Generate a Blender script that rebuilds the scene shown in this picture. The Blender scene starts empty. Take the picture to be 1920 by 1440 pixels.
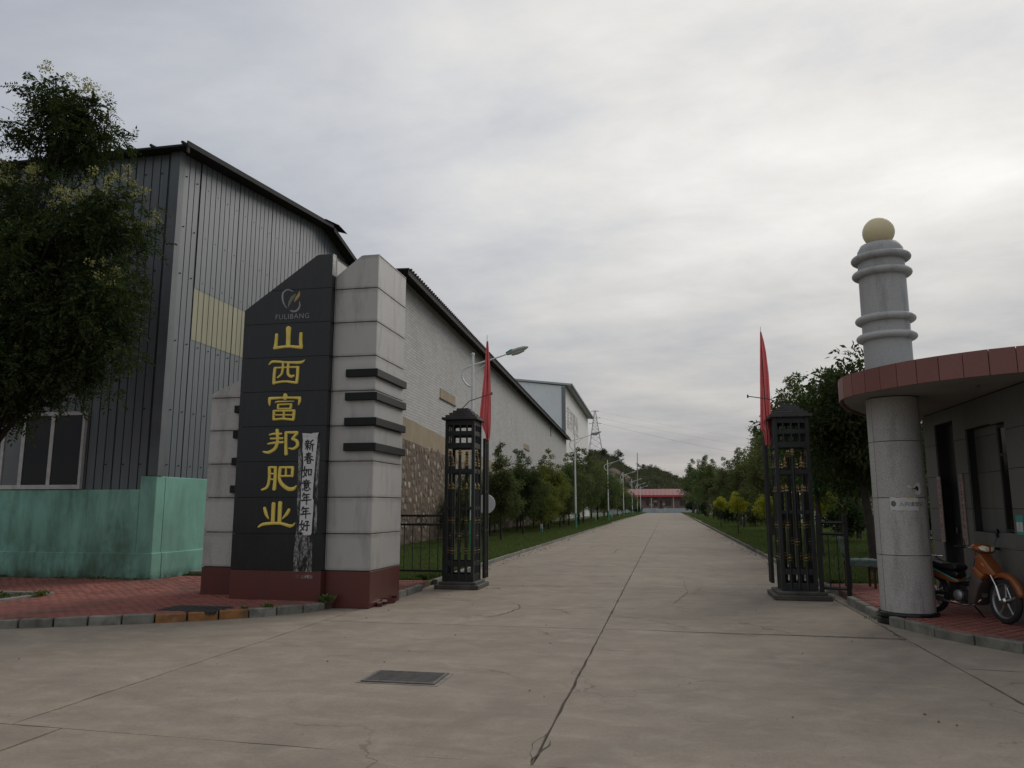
import bpy, bmesh, math, random
import numpy as np
from mathutils import Vector, Matrix, noise as mnoise
random.seed(7); RNG = np.random.default_rng(7)
SC = bpy.context.scene; COL = SC.collection
R = math.radians
# ------------------------------------------------------------------ camera
CAM_H = 1.6; FPX = 1441.0
PITCH = R(9.107); YAW = R(11.239)
cd = bpy.data.cameras.new('camera'); cam = bpy.data.objects.new('camera', cd); COL.objects.link(cam)
cam.location = (0, 0, CAM_H); cam.rotation_euler = (R(90) + PITCH, 0, YAW)
cd.sensor_fit = 'HORIZONTAL'; cd.sensor_width = 36.0; cd.lens = 36.0 * FPX / 1920.0
cd.clip_start = 0.05; cd.clip_end = 5000
SC.camera = cam
# ------------------------------------------------------------------ world
SUN_AZ, SUN_EL = R(28.0), R(34.0)
GLOW_AZ, GLOW_EL = R(11.0), R(26.0)
w = bpy.data.worlds.new('World'); SC.world = w; w.use_nodes = True
nt = w.node_tree; nt.nodes.clear()
def wn(t, **k):
    n = nt.nodes.new(t)
    for a, b in k.items(): setattr(n, a, b)
    return n
def wl(a, b): nt.links.new(a, b)
def wmath(op, a, b=None, c=None, clamp=False):
    n = wn('ShaderNodeMath', operation=op); n.use_clamp = clamp
    for i, v in enumerate((a, b, c)):
        if v is None: continue
        if isinstance(v, (int, float)): n.inputs[i].default_value = v
        else: wl(v, n.inputs[i])
    return n.outputs[0]
tc = wn('ShaderNodeTexCoord'); sep = wn('ShaderNodeSeparateXYZ'); wl(tc.outputs['Generated'], sep.inputs[0])
DX, DY, DZ = sep.outputs
zc = wmath('MAXIMUM', DZ, 0.0)
den = wmath('ADD', zc, 0.16)
cmb = wn('ShaderNodeCombineXYZ'); wl(wmath('DIVIDE', DX, den), cmb.inputs[0]); wl(wmath('DIVIDE', DY, den), cmb.inputs[1])
mp = wn('ShaderNodeMapping'); mp.inputs['Rotation'].default_value = (0, 0, R(22)); mp.inputs['Scale'].default_value = (1.0, 1.35, 1); mp.inputs['Location'].default_value = (10.1364, 19.0804, 0)
wl(cmb.outputs[0], mp.inputs['Vector'])
n1 = wn('ShaderNodeTexNoise'); n1.inputs['Scale'].default_value = 1.7; n1.inputs['Detail'].default_value = 9; n1.inputs['Roughness'].default_value = 0.6; n1.inputs['Distortion'].default_value = 0.15
wl(mp.outputs[0], n1.inputs['Vector'])
mp2 = wn('ShaderNodeMapping'); mp2.inputs['Rotation'].default_value = (0, 0, R(-14)); mp2.inputs['Scale'].default_value = (0.22, 0.6, 1); mp2.inputs['Location'].default_value = (4.00517, 26.08201, 0)
wl(cmb.outputs[0], mp2.inputs['Vector'])
n2 = wn('ShaderNodeTexNoise'); n2.inputs['Scale'].default_value = 1.6; n2.inputs['Detail'].default_value = 3
wl(mp2.outputs[0], n2.inputs['Vector'])
cl = wmath('ADD', wmath('MULTIPLY', wmath('SUBTRACT', n1.outputs[0], 0.5), 1.0), wmath('MULTIPLY', wmath('SUBTRACT', n2.outputs[0], 0.5), 0.9))
# glow where the sun stands behind the cloud
sd = (math.sin(SUN_AZ) * math.cos(SUN_EL), math.cos(SUN_AZ) * math.cos(SUN_EL), math.sin(SUN_EL))
dot = wn('ShaderNodeVectorMath', operation='DOT_PRODUCT'); wl(tc.outputs['Generated'], dot.inputs[0]); dot.inputs[1].default_value = (math.sin(GLOW_AZ) * math.cos(GLOW_EL), math.cos(GLOW_AZ) * math.cos(GLOW_EL), math.sin(GLOW_EL))
gt = wmath('MULTIPLY_ADD', dot.outputs['Value'], 0.5, 0.5)
gl = wn('ShaderNodeValToRGB'); gl.color_ramp.interpolation = 'B_SPLINE'; wl(gt, gl.inputs[0])
for i_, (p_, v_) in enumerate(((0.0, .60), (0.55, .58), (0.74, .46), (0.86, .50), (0.935, .64), (0.972, .75), (1.0, .88))):
    e_ = gl.color_ramp.elements[0] if i_ == 0 else (gl.color_ramp.elements[1] if i_ == 1 else gl.color_ramp.elements.new(p_)); e_.position = p_; e_.color = (v_, v_, v_, 1)
bri0 = wmath('MULTIPLY', gl.outputs[0], wmath('ADD', 1.0, wmath('MULTIPLY', cl, 0.72)))
hzd = wn('ShaderNodeMapRange'); hzd.interpolation_type = 'SMOOTHSTEP'; wl(DZ, hzd.inputs['Value']); hzd.inputs['From Min'].default_value = 0.06; hzd.inputs['From Max'].default_value = 0.44; hzd.inputs['To Min'].default_value = 0.67; hzd.inputs['To Max'].default_value = 1.0
bri = wmath('MULTIPLY', bri0, hzd.outputs[0])
# colour: bluish grey where thick, warm white where thin, faintly peach at the horizon ahead
cr = wn('ShaderNodeValToRGB'); e = cr.color_ramp.elements
e[0].position = 0.38; e[0].color = (0.90, 0.975, 1.14, 1); e[1].position = 0.80; e[1].color = (1.022, 1.008, 0.978, 1)
wl(bri0, cr.inputs[0])
hz = wmath('MULTIPLY', wmath('POWER', wmath('SUBTRACT', 1.0, zc), 14.0), wmath('MULTIPLY', wmath('MAXIMUM', DY, 0.0), 0.8))
mxh = wn('ShaderNodeMix', data_type='RGBA'); wl(hz, mxh.inputs[0]); wl(cr.outputs[0], mxh.inputs[6]); mxh.inputs[7].default_value = (1.14, 0.99, 0.88, 1)
vm = wn('ShaderNodeVectorMath', operation='SCALE'); wl(mxh.outputs[2], vm.inputs[0]); wl(bri, vm.inputs['Scale'])
bg = wn('ShaderNodeBackground'); wl(vm.outputs[0], bg.inputs[0]); bg.inputs[1].default_value = 1.0
sky = wn('ShaderNodeTexSky', sky_type='NISHITA'); sky.sun_disc = False; sky.sun_elevation = SUN_EL; sky.sun_rotation = SUN_AZ
bg2 = wn('ShaderNodeBackground'); wl(sky.outputs[0], bg2.inputs[0]); bg2.inputs[1].default_value = 0.05
ms = wn('ShaderNodeMixShader'); ms.inputs[0].default_value = 0.06; wl(bg.outputs[0], ms.inputs[1]); wl(bg2.outputs[0], ms.inputs[2])
wo = wn('ShaderNodeOutputWorld'); wl(ms.outputs[0], wo.inputs[0])
# ------------------------------------------------------------------ sun behind the cloud
sl = bpy.data.lights.new('sun', 'SUN'); sl.energy = 1.35; sl.angle = R(32); sl.color = (1.0, 0.95, 0.88)
so = bpy.data.objects.new('sun', sl); COL.objects.link(so)
so.rotation_euler = Vector(sd).to_track_quat('Z', 'Y').to_euler()
vs = SC.view_settings; vs.view_transform = 'Standard'; vs.look = 'None'; vs.exposure = 0.0; vs.gamma = 1.0; vs.use_curve_mapping = False
SC.cycles.max_bounces = 6; SC.cycles.transparent_max_bounces = 10; SC.cycles.use_denoising = True

# ------------------------------------------------------------------ pixel helper: a point of the photo on a plane of the place
_fw = Vector((-math.sin(YAW) * math.cos(PITCH), math.cos(YAW) * math.cos(PITCH), math.sin(PITCH)))
_rt = Vector((math.cos(YAW), math.sin(YAW), 0)); _up = _rt.cross(_fw)
def _ray(x, y): return (x - 960) * _rt - (y - 720) * _up + FPX * _fw
def PY(x, y, Y): d = _ray(x, y); t = Y / d.y; return Vector((d.x * t, Y, CAM_H + d.z * t))
def PX(x, y, X): d = _ray(x, y); t = X / d.x; return Vector((X, d.y * t, CAM_H + d.z * t))

# ------------------------------------------------------------------ object helpers
def tag(o, label=None, cat=None, group=None, kind=None):
    if label: o['label'] = label
    if cat: o['category'] = cat
    if group: o['group'] = group
    if kind: o['kind'] = kind
    return o
def thing(name, loc, label, cat, group=None, rz=0.0):
    o = bpy.data.objects.new(name, None); COL.objects.link(o); o.location = loc; o.rotation_euler = (0, 0, rz)
    o.empty_display_size = 0.2
    return tag(o, label, cat, group)
def origin(o):
    v = Vector((0, 0, 0))
    while o is not None: v = v + o.location; o = o.parent
    return v
def link(name, me, parent=None, mat=None, local=False):
    o = bpy.data.objects.new(name, me); COL.objects.link(o)
    if parent is not None:
        o.parent = parent
    if mat is not None and len(me.materials) == 0: me.materials.append(mat)
    return o
def kids(o): return [c for c in bpy.data.objects if c.parent is o]
_kidmap = None
def copy_tree(o, parent=None, depth=0, kmap=None):
    c = o.copy(); COL.objects.link(c); c.parent = parent
    for k in kmap.get(o.name, ()): copy_tree(k, c, depth + 1, kmap)
    return c
def kidmap(root):
    m = {}
    for ch in root.children_recursive: m.setdefault(ch.parent.name, []).append(ch)
    return m
class MB:
    def __init__(s): s.v = []; s.f = []
    def add(s, vs_, fs_):
        b = len(s.v); s.v += [tuple(p) for p in vs_]; s.f += [tuple(i + b for i in f) for f in fs_]; return s
    def box(s, x0, x1, y0, y1, z0, z1):
        x0, x1 = sorted((x0, x1)); y0, y1 = sorted((y0, y1)); z0, z1 = sorted((z0, z1))
        return s.add([(x0, y0, z0), (x1, y0, z0), (x1, y1, z0), (x0, y1, z0), (x0, y0, z1), (x1, y0, z1), (x1, y1, z1), (x0, y1, z1)],
                     [(0, 3, 2, 1), (4, 5, 6, 7), (0, 1, 5, 4), (1, 2, 6, 5), (2, 3, 7, 6), (3, 0, 4, 7)])
    def obox(s, c, hx, hy, hz, M=None):
        M = M or Matrix.Identity(3); c = Vector(c); vs_ = []
        for z in (-hz, hz):
            for x, y in ((-hx, -hy), (hx, -hy), (hx, hy), (-hx, hy)): vs_.append(c + M @ Vector((x, y, z)))
        return s.add(vs_, [(0, 3, 2, 1), (4, 5, 6, 7), (0, 1, 5, 4), (1, 2, 6, 5), (2, 3, 7, 6), (3, 0, 4, 7)])
    def ext(s, poly, d):
        """solid from a planar polygon (3-D points) and an extrusion vector"""
        poly = [Vector(p) for p in poly]; d = Vector(d); n = len(poly)
        nr = Vector((0, 0, 0))
        for i in range(n): nr += poly[i].cross(poly[(i + 1) % n])
        if nr.dot(d) > 0: poly = poly[::-1]
        vs_ = poly + [p + d for p in poly]
        return s.add(vs_, [tuple(range(n)), tuple(range(2 * n - 1, n - 1, -1))] + [(i, n + i, n + (i + 1) % n, (i + 1) % n) for i in range(n)])
    def tube(s, pts, r, n=8, caps=True, flat=1.0, up=None):
        pts = [Vector(p) for p in pts]; m = len(pts)
        rr = r if isinstance(r, (list, tuple)) else [r] * m
        up0 = Vector(up) if up else None; vs_ = []; prev = None
        for i, p in enumerate(pts):
            t = (pts[min(i + 1, m - 1)] - pts[max(i - 1, 0)])
            t = t.normalized() if t.length > 1e-9 else Vector((0, 0, 1))
            if up0 is not None: a = up0
            elif prev is not None: a = prev
            else: a = Vector((0, 0, 1)) if abs(t.z) < 0.9 else Vector((1, 0, 0))
            b = t.cross(a); b = b.normalized() if b.length > 1e-6 else t.orthogonal().normalized()
            a = b.cross(t).normalized(); prev = a
            for k in range(n):
                an = 2 * math.pi * k / n
                vs_.append(p + (b * math.cos(an) + a * math.sin(an) * flat) * rr[i])
        fs_ = []
        for i in range(m - 1):
            for k in range(n):
                k2 = (k + 1) % n; fs_.append((i * n + k, i * n + k2, (i + 1) * n + k2, (i + 1) * n + k))
        if caps: fs_ += [tuple(range(n - 1, -1, -1)), tuple((m - 1) * n + k for k in range(n))]
        return s.add(vs_, fs_)
    def lathe(s, c, prof, n=24, axis='z', a0=0.0, a1=2 * math.pi):
        c = Vector(c); full = abs(a1 - a0 - 2 * math.pi) < 1e-6; m = len(prof); cnt = n if full else n + 1; vs_ = []
        for k in range(cnt):
            an = a0 + (a1 - a0) * k / n
            for r, h in prof:
                if axis == 'z': q = Vector((r * math.cos(an), r * math.sin(an), h))
                elif axis == 'y': q = Vector((r * math.cos(an), h, r * math.sin(an)))
                else: q = Vector((h, r * math.cos(an), r * math.sin(an)))
                vs_.append(c + q)
        fs_ = []
        for k in range(n):
            k2 = (k + 1) % cnt
            for j in range(m - 1):
                f = (k * m + j, k2 * m + j, k2 * m + j + 1, k * m + j + 1)
                fs_.append(f if axis != 'y' else f[::-1])
        return s.add(vs_, fs_)
    def mesh(s, name, org=(0, 0, 0), bevel=0.0, seg=1, smooth=None):
        me = bpy.data.meshes.new(name); o = Vector(org)
        me.from_pydata([(p[0] - o.x, p[1] - o.y, p[2] - o.z) for p in s.v], [], s.f)
        if bevel > 0:
            bm = bmesh.new(); bm.from_mesh(me); bmesh.ops.remove_doubles(bm, verts=bm.verts, dist=1e-5)
            ed = [e_ for e_ in bm.edges if len(e_.link_faces) == 2 and e_.calc_face_angle(0) > R(28)]
            bmesh.ops.bevel(bm, geom=ed, offset=bevel, segments=seg, affect='EDGES', profile=0.5, clamp_overlap=True)
            bm.to_mesh(me); bm.free()
        me.validate(); me.update()
        if smooth is not None:
            me.shade_smooth()
            me.set_sharp_from_angle(angle=R(smooth))
        return me
    def build(s, name, mat, parent=None, bevel=0.0, seg=1, smooth=None):
        me = s.mesh(name, origin(parent) if parent is not None else (0, 0, 0), bevel, seg, smooth)
        return link(name, me, parent, mat)
def fast_mesh(name, V, F, org=(0, 0, 0), smooth=False):
    V = np.asarray(V, dtype=np.float32) - np.asarray(org, dtype=np.float32); F = np.asarray(F, dtype=np.int32)
    me = bpy.data.meshes.new(name); nf, k = F.shape
    me.vertices.add(len(V)); me.vertices.foreach_set('co', V.ravel())
    me.loops.add(nf * k); me.loops.foreach_set('vertex_index', F.ravel())
    me.polygons.add(nf); me.polygons.foreach_set('loop_start', np.arange(0, nf * k, k, dtype=np.int32)); me.polygons.foreach_set('loop_total', np.full(nf, k, dtype=np.int32))
    me.update(calc_edges=True); return me
# ------------------------------------------------------------------ material helper
def newmat(name):
    m = bpy.data.materials.new(name); m.use_nodes = True; m.node_tree.nodes.clear(); return m
class G:
    def __init__(s, m): s.t = m.node_tree
    def n(s, t, **k):
        x = s.t.nodes.new(t)
        for a, b in k.items(): setattr(x, a, b)
        return x
    def l(s, a, b): s.t.links.new(a, b)
    def set(s, n_, i, v):
        if isinstance(v, (int, float, tuple)): n_.inputs[i].default_value = v
        else: s.l(v, n_.inputs[i])
    def coord(s, scale=(1, 1, 1), rot=(0, 0, 0), kind='Object'):
        c = s.n('ShaderNodeTexCoord'); m = s.n('ShaderNodeMapping'); m.inputs['Scale'].default_value = scale; m.inputs['Rotation'].default_value = rot
        s.l(c.outputs[kind], m.inputs['Vector']); return m.outputs[0]
    def wcoord(s, scale=(1, 1, 1)):
        c = s.n('ShaderNodeNewGeometry'); m = s.n('ShaderNodeMapping'); m.inputs['Scale'].default_value = scale
        s.l(c.outputs['Position'], m.inputs['Vector']); return m.outputs[0]
    def noise(s, vec, scale, detail=4, rough=0.55, dist=0.0):
        x = s.n('ShaderNodeTexNoise'); s.l(vec, x.inputs['Vector']); x.inputs['Scale'].default_value = scale; x.inputs['Detail'].default_value = detail
        x.inputs['Roughness'].default_value = rough; x.inputs['Distortion'].default_value = dist; return x.outputs[0]
    def rng(s, v, a, b, c=0.0, d=1.0):
        x = s.n('ShaderNodeMapRange'); s.l(v, x.inputs[0])
        for i, q in zip((1, 2, 3, 4), (a, b, c, d)): x.inputs[i].default_value = q
        return x.outputs[0]
    def m(s, op, a, b=0.0, clamp=False):
        x = s.n('ShaderNodeMath', operation=op); x.use_clamp = clamp; s.set(x, 0, a); s.set(x, 1, b); return x.outputs[0]
    def mix(s, f, a, b, blend='MIX'):
        x = s.n('ShaderNodeMix', data_type='RGBA', blend_type=blend)
        s.set(x, 0, f); s.set(x, 6, a if not (isinstance(a, tuple) and len(a) == 3) else a + (1,)); s.set(x, 7, b if not (isinstance(b, tuple) and len(b) == 3) else b + (1,)); return x.outputs[2]
    def bump(s, h, strength=0.3, dist=0.01):
        x = s.n('ShaderNodeBump'); x.inputs['Strength'].default_value = strength; x.inputs['Distance'].default_value = dist; s.l(h, x.inputs['Height']); return x.outputs[0]
    def out(s, col, rough=0.7, normal=None, metal=0.0, spec=0.5, coat=0.0, trans=None, transcol=None):
        p = s.n('ShaderNodeBsdfPrincipled'); s.set(p, 'Base Color', col if not (isinstance(col, tuple) and len(col) == 3) else col + (1,))
        s.set(p, 'Roughness', rough); s.set(p, 'Metallic', metal); s.set(p, 'Specular IOR Level', spec); s.set(p, 'Coat Weight', coat)
        if normal is not None: s.l(normal, p.inputs['Normal'])
        o = s.n('ShaderNodeOutputMaterial')
        if trans:
            t = s.n('ShaderNodeBsdfTranslucent'); s.set(t, 'Color', transcol)
            mx = s.n('ShaderNodeMixShader'); mx.inputs[0].default_value = trans; s.l(p.outputs[0], mx.inputs[1]); s.l(t.outputs[0], mx.inputs[2]); s.l(mx.outputs[0], o.inputs[0])
        else: s.l(p.outputs[0], o.inputs[0])
        return p
def mul(c, k): return tuple(min(1, x * k) for x in c)
def simple(name, c, rough=0.6, var=0.18, scale=3.0, fine=40.0, metal=0.0, bump=0.15, spec=0.5, perobj=0.0, dirt=None, coat=0.0, streak=False, world=True):
    """two scales of mottling, optional dirt colour with its own patches"""
    m = newmat(name); g = G(m); v = g.wcoord() if world else g.coord()
    a = g.noise(v, scale, 5, 0.6); b = g.noise(v, fine, 3, 0.6)
    col = g.mix(g.rng(a, 0.3, 0.7), mul(c, 1 - var), mul(c, 1 + var))
    col = g.mix(g.rng(b, 0.25, 0.75, 0.0, 0.5), col, g.mix(1.0, col, (1 - var * 1.2,) * 3, 'MULTIPLY'))
    if perobj:
        oi = g.n('ShaderNodeObjectInfo'); k = g.rng(oi.outputs['Random'], 0, 1, 1 - perobj, 1 + perobj)
        cc = g.n('ShaderNodeCombineColor'); [g.l(k, cc.inputs[i]) for i in range(3)]
        col = g.mix(1.0, col, cc.outputs[0], 'MULTIPLY')
    if dirt:
        vv = g.wcoord((2.2, 2.2, 0.35)) if streak else v
        d = g.noise(vv, scale * 0.8 if not streak else 2.4, 6, 0.65)
        col = g.mix(g.rng(d, 0.5, 0.72, 0.0, dirt[1]), col, dirt[0])
    g.out(col, rough, g.bump(b, bump, 0.004) if bump else None, metal, spec, coat)
    return m
# ================================================================== materials of the ground
def mat_concrete():
    m = newmat('road_concrete'); g = G(m); v = g.wcoord()
    big = g.noise(v, 0.35, 5, 0.6); mid = g.noise(g.wcoord((0.7, 1.2, 1)), 1.1, 6, 0.62, 0.4); fine = g.noise(v, 38, 4, 0.7); grit = g.noise(v, 210, 2, 0.6)
    base = g.mix(g.rng(big, 0.3, 0.7), (0.280, 0.230, 0.172), (0.350, 0.292, 0.222))
    base = g.mix(g.rng(mid, 0.42, 0.68, 0, 0.62), base, (0.212, 0.177, 0.137))
    # tyre sweep: dark arcs turning in from the left
    c = g.n('ShaderNodeNewGeometry'); sp = g.n('ShaderNodeSeparateXYZ'); g.l(c.outputs['Position'], sp.inputs[0])
    dx = g.m('SUBTRACT', sp.outputs[0], -11.0); dy = g.m('SUBTRACT', sp.outputs[1], 17.5)
    rr = g.m('SQRT', g.m('ADD', g.m('MULTIPLY', dx, dx), g.m('MULTIPLY', dy, dy)))
    cb = g.n('ShaderNodeCombineXYZ'); g.l(rr, cb.inputs[0]); g.l(g.m('MULTIPLY', dx, 0.06), cb.inputs[1])
    arc = g.noise(cb.outputs[0], 1.9, 5, 0.6)
    base = g.mix(g.rng(arc, 0.48, 0.7, 0, 0.45), base, (0.195, 0.165, 0.132))
    # dark damp patches and tyre bands along the drive
    tb = g.noise(g.wcoord((1.5, 0.10, 1)), 1.5, 4, 0.55, 0.2)
    base = g.mix(g.rng(tb, 0.52, 0.72, 0, 0.28), base, (0.17, 0.145, 0.118))
    dp = g.noise(v, 0.62, 7, 0.68, 0.8)
    base = g.mix(g.rng(dp, 0.57, 0.72, 0, 0.42), base, (0.15, 0.128, 0.10))
    # soil washed out from the kerb at the foot of the gate towers
    kx = g.m('ABSOLUTE', g.m('ADD', sp.outputs[0], 4.1)); ky = g.m('ABSOLUTE', g.m('ADD', sp.outputs[1], -14.5)); km_ = g.m('MULTIPLY', g.rng(kx, 0.1, 1.5, 1, 0), g.rng(ky, 0.5, 5.0, 1, 0)); so_ = g.noise(g.wcoord((0.8, 1.8, 1)), 1.6, 6, 0.65)
    base = g.mix(g.m('MULTIPLY', km_, g.rng(so_, 0.38, 0.6, 0, 0.8)), base, (0.225, 0.165, 0.105))
    # brown spill stains stretched across
    st = g.noise(g.wcoord((0.55, 2.6, 1)), 1.35, 5, 0.6, 0.6)
    base = g.mix(g.rng(st, 0.6, 0.74, 0, 0.55), base, (0.21, 0.155, 0.112))
    # pale worn dust
    du = g.noise(g.wcoord((0.9, 1.3, 1)), 0.9, 6, 0.66, 0.3)
    base = g.mix(g.rng(du, 0.52, 0.75, 0, 0.5), base, (0.368, 0.312, 0.242))
    base = g.mix(g.rng(fine, 0.35, 0.7, 0.5, 0.0), base, (0.17, 0.150, 0.128))
    wr = g.noise(g.wcoord((0.8, 1.15, 1)), 2.6, 8, 0.74, 0.5); base = g.mix(g.rng(wr, 0.5, 0.66, 0, 0.35), base, (0.40, 0.345, 0.272)); base = g.mix(g.rng(wr, 0.33, 0.46, 0.4, 0), base, (0.175, 0.15, 0.122))
    base = g.mix(g.rng(grit, 0.62, 0.75, 0.0, 0.35), base, (0.14, 0.125, 0.11))
    # hairline crazing: the edges of large warped cells, broken up by patches
    nv = g.n('ShaderNodeTexNoise'); nv.inputs['Scale'].default_value = 2.2; nv.inputs['Detail'].default_value = 5; g.l(v, nv.inputs['Vector'])
    wv = g.n('ShaderNodeVectorMath', operation='MULTIPLY_ADD'); g.l(nv.outputs['Color'], wv.inputs[0]); wv.inputs[1].default_value = (0.8, 0.8, 0); g.l(v, wv.inputs[2])
    vo = g.n('ShaderNodeTexVoronoi', feature='DISTANCE_TO_EDGE'); vo.inputs['Scale'].default_value = 0.42; g.l(wv.outputs[0], vo.inputs['Vector'])
    ck = g.m('MULTIPLY', g.rng(vo.outputs['Distance'], 0.0015, 0.006, 1, 0), g.rng(g.noise(v, 0.5, 3, 0.5), 0.5, 0.6, 0, 0.55)); base = g.mix(ck, base, (0.09, 0.075, 0.06))
    oi = g.n('ShaderNodeObjectInfo'); k = g.rng(oi.outputs['Random'], 0, 1, 0.95, 1.04)
    cc = g.n('ShaderNodeCombineColor'); [g.l(k, cc.inputs[i]) for i in range(3)]
    base = g.mix(1.0, base, cc.outputs[0], 'MULTIPLY')
    h = g.m('ADD', g.m('MULTIPLY', fine, 0.6), g.m('MULTIPLY', grit, 0.4))
    g.out(base, 0.88, g.bump(h, 0.35, 0.004), spec=0.25); return m
M = {}
M['concrete'] = mat_concrete()
M['joint'] = simple('joint_dirt', (0.085, 0.07, 0.055), 0.95, 0.35, 6)
M['crack'] = simple('crack_dirt', (0.07, 0.058, 0.048), 0.95, 0.3, 9)
M['kerb'] = simple('kerb_stone', (0.20, 0.195, 0.165), 0.9, 0.28, 5, 60, perobj=0.18, dirt=((0.06, 0.06, 0.045), 0.8))
M['kerb_rust'] = simple('kerb_rust_paint', (0.28, 0.13, 0.045), 0.85, 0.3, 6, 60, dirt=((0.07, 0.055, 0.035), 0.8))
M['paver'] = simple('red_paver', (0.285, 0.098, 0.075), 0.9, 0.22, 0.9, 30, dirt=((0.12, 0.07, 0.05), 0.85), bump=0.4)
M['mortar'] = simple('paver_joint', (0.10, 0.06, 0.05), 0.95, 0.3)
M['soil'] = simple('soil', (0.10, 0.082, 0.055), 0.95, 0.3, 1.2, 25, bump=0.6)
M['lawn'] = simple('lawn_soil', (0.05, 0.078, 0.02), 0.95, 0.3, 0.8, 20, dirt=((0.09, 0.085, 0.035), 0.5), bump=0.6)
M['iron'] = simple('cast_iron', (0.045, 0.043, 0.04), 0.6, 0.3, 12, metal=0.3, dirt=((0.12, 0.08, 0.05), 0.6))
M['asphalt'] = M['concrete']

# ================================================================== ground
gm = MB(); gm.box(-600, 600, -200, 900, -1.0, -0.06); tag(gm.build('ground', M['soil']), kind='structure')
# road: a base sheet of dirt with each cast concrete slab lying on it
rb = MB(); rb.box(-60, 40, -30, 19.0, -0.055, -0.018); rb.box(-5.9, 4.2, 19.0, 224, -0.055, -0.018)
road = tag(rb.build('road', M['joint']), kind='structure')
SLAB_N = 0
def slab(poly, jit=0.006, gap=0.007, step=0.22, z=0.0):
    """a cast slab with ragged edges: the outline is cut finely and each point pushed in by a few millimetres"""
    n = len(poly); cx = sum(p[0] for p in poly) / n; cy = sum(p[1] for p in poly) / n; out = []
    for i in range(n):
        a = Vector(poly[i]); b = Vector(poly[(i + 1) % n]); L = (b - a).length
        near = min(a.y, b.y) < 20; k = max(1, int(L / (step if near else step * 6)))
        t = (b - a) / max(L, 1e-6); nrm = Vector((-t.y, t.x))
        if nrm.dot(Vector((cx, cy)) - a) < 0: nrm = -nrm
        k = min(k, 160)
        for j in range(k):
            q = a + (b - a) * (j / k); d = gap + random.random() ** 2 * jit * 2 + (0.02 * random.random() if random.random() < 0.04 else 0)
            if j == 0: q = q + (Vector((cx, cy)) - q).normalized() * gap * 1.3
            else: q = q + nrm * d
            out.append((q.x, q.y, z))
    mb = MB(); mb.ext(out, (0, 0, -0.1)); return mb.build('concrete_slab', M['concrete'], road)
JX = (-4.85, -0.88, 2.83)
# road beyond the gate: two lanes of slabs (the kerb cuts the outer edge)
ys = [5.1, 10.62, 16.1, 21.6, 27.2, 32.9, 38.5, 44.2, 50, 56, 62, 68.5, 75, 82, 89, 97, 105, 114, 124, 135, 147, 160, 173, 187, 204, 222]
for i in range(len(ys) - 1):
    a, b = ys[i], ys[i + 1]
    xl = -4.85 - max(0, a - 21) * 0.0052; xr = 2.83 + 0.22 + max(0, a - 24) * 0.0055
    if a >= 21:
        slab([(xl - 0.25, a), (-0.88, a), (-0.88, b), (xl - 0.25, b)]); slab([(-0.88, a), (xr, a), (xr, b), (-0.88, b)])
    elif a >= 10.6:
        slab([(-4.85, a), (-0.88, a), (-0.88, b), (-4.85, b)]); slab([(-0.88, a), (2.83, a), (2.83, b), (-0.88, b)])
        if a > 15: slab([(-5.2, a), (-4.85, a), (-4.85, b), (-5.2, b)]); slab([(2.83, a), (3.2, a), (3.2, b), (2.83, b)])
    else:
        slab([(-4.85, 5.22), (-0.88, 5.06), (-0.88, 10.62), (-4.85, 10.62)])
        slab([(-0.88, 5.06), (2.83, 4.95), (2.83, 10.5), (-0.88, 10.66)])
# apron left of the road and right of it, and the street the camera stands on
slab([(-13.5, 5.4), (-4.85, 5.22), (-4.85, 15.8), (-13.5, 15.8)])
slab([(-24, 5.7), (-13.5, 5.4), (-13.5, 15.8), (-24, 15.8)]); slab([(-40, 5.9), (-24, 5.7), (-24, 15.8), (-40, 15.8)])
slab([(2.83, 8.78), (9.5, 8.6), (9.5, 15.8), (2.83, 15.8)]); slab([(2.83, 4.95), (9.5, 4.7), (9.5, 8.6), (2.83, 8.78)]); slab([(9.5, 4.7), (17, 4.5), (17, 15.8), (9.5, 15.8)])
for k, x0 in enumerate((-40, -31, -22, -13.2, -4.4, 4.1, 12.8)):
    x1 = (-31, -22, -13.2, -4.4, 4.1, 12.8, 22)[k]
    def yl(x): return 5.08 - 0.037 * (x + 0.9)
    slab([(x0, -1.2), (x1, -1.2), (x1, yl(x1)), (x0, yl(x0))]); slab([(x0, -9), (x1, -9), (x1, -1.2), (x0, -1.2)])
# cracks: thin dirt-filled ribbons in the slabs, traced where the photo shows them
def crack(pts, w=0.012, br=0.35):
    P = []
    for i in range(len(pts) - 1):
        a = Vector(pts[i]); b = Vector(pts[i + 1]); L = (b - a).length; k = max(2, int(L / 0.09))
        for j in range(k):
            q = a + (b - a) * (j / k); q = q + Vector((random.uniform(-1, 1), random.uniform(-1, 1))) * 0.022; P.append(q)
    P.append(Vector(pts[-1])); w *= 0.62; mb = MB(); m = len(P); vs_ = []
    for i, p in enumerate(P):
        t = (P[min(i + 1, m - 1)] - P[max(i - 1, 0)]).normalized(); nn = Vector((-t.y, t.x)); ww = w * (0.35 + random.random()) * min(1, 0.25 + 4 * min(i, m - 1 - i) / m) * 0.5
        vs_ += [(p.x + nn.x * ww, p.y + nn.y * ww, 0.0035), (p.x - nn.x * ww, p.y - nn.y * ww, 0.0035)]
    mb.add(vs_, [(2 * i, 2 * i + 1, 2 * i + 3, 2 * i + 2) for i in range(m - 1)])
    mb.build('crack', M['crack'], road)
def gp(x, y): d = _ray(x, y); t = -CAM_H / d.z; return (d.x * t, d.y * t)
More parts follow.
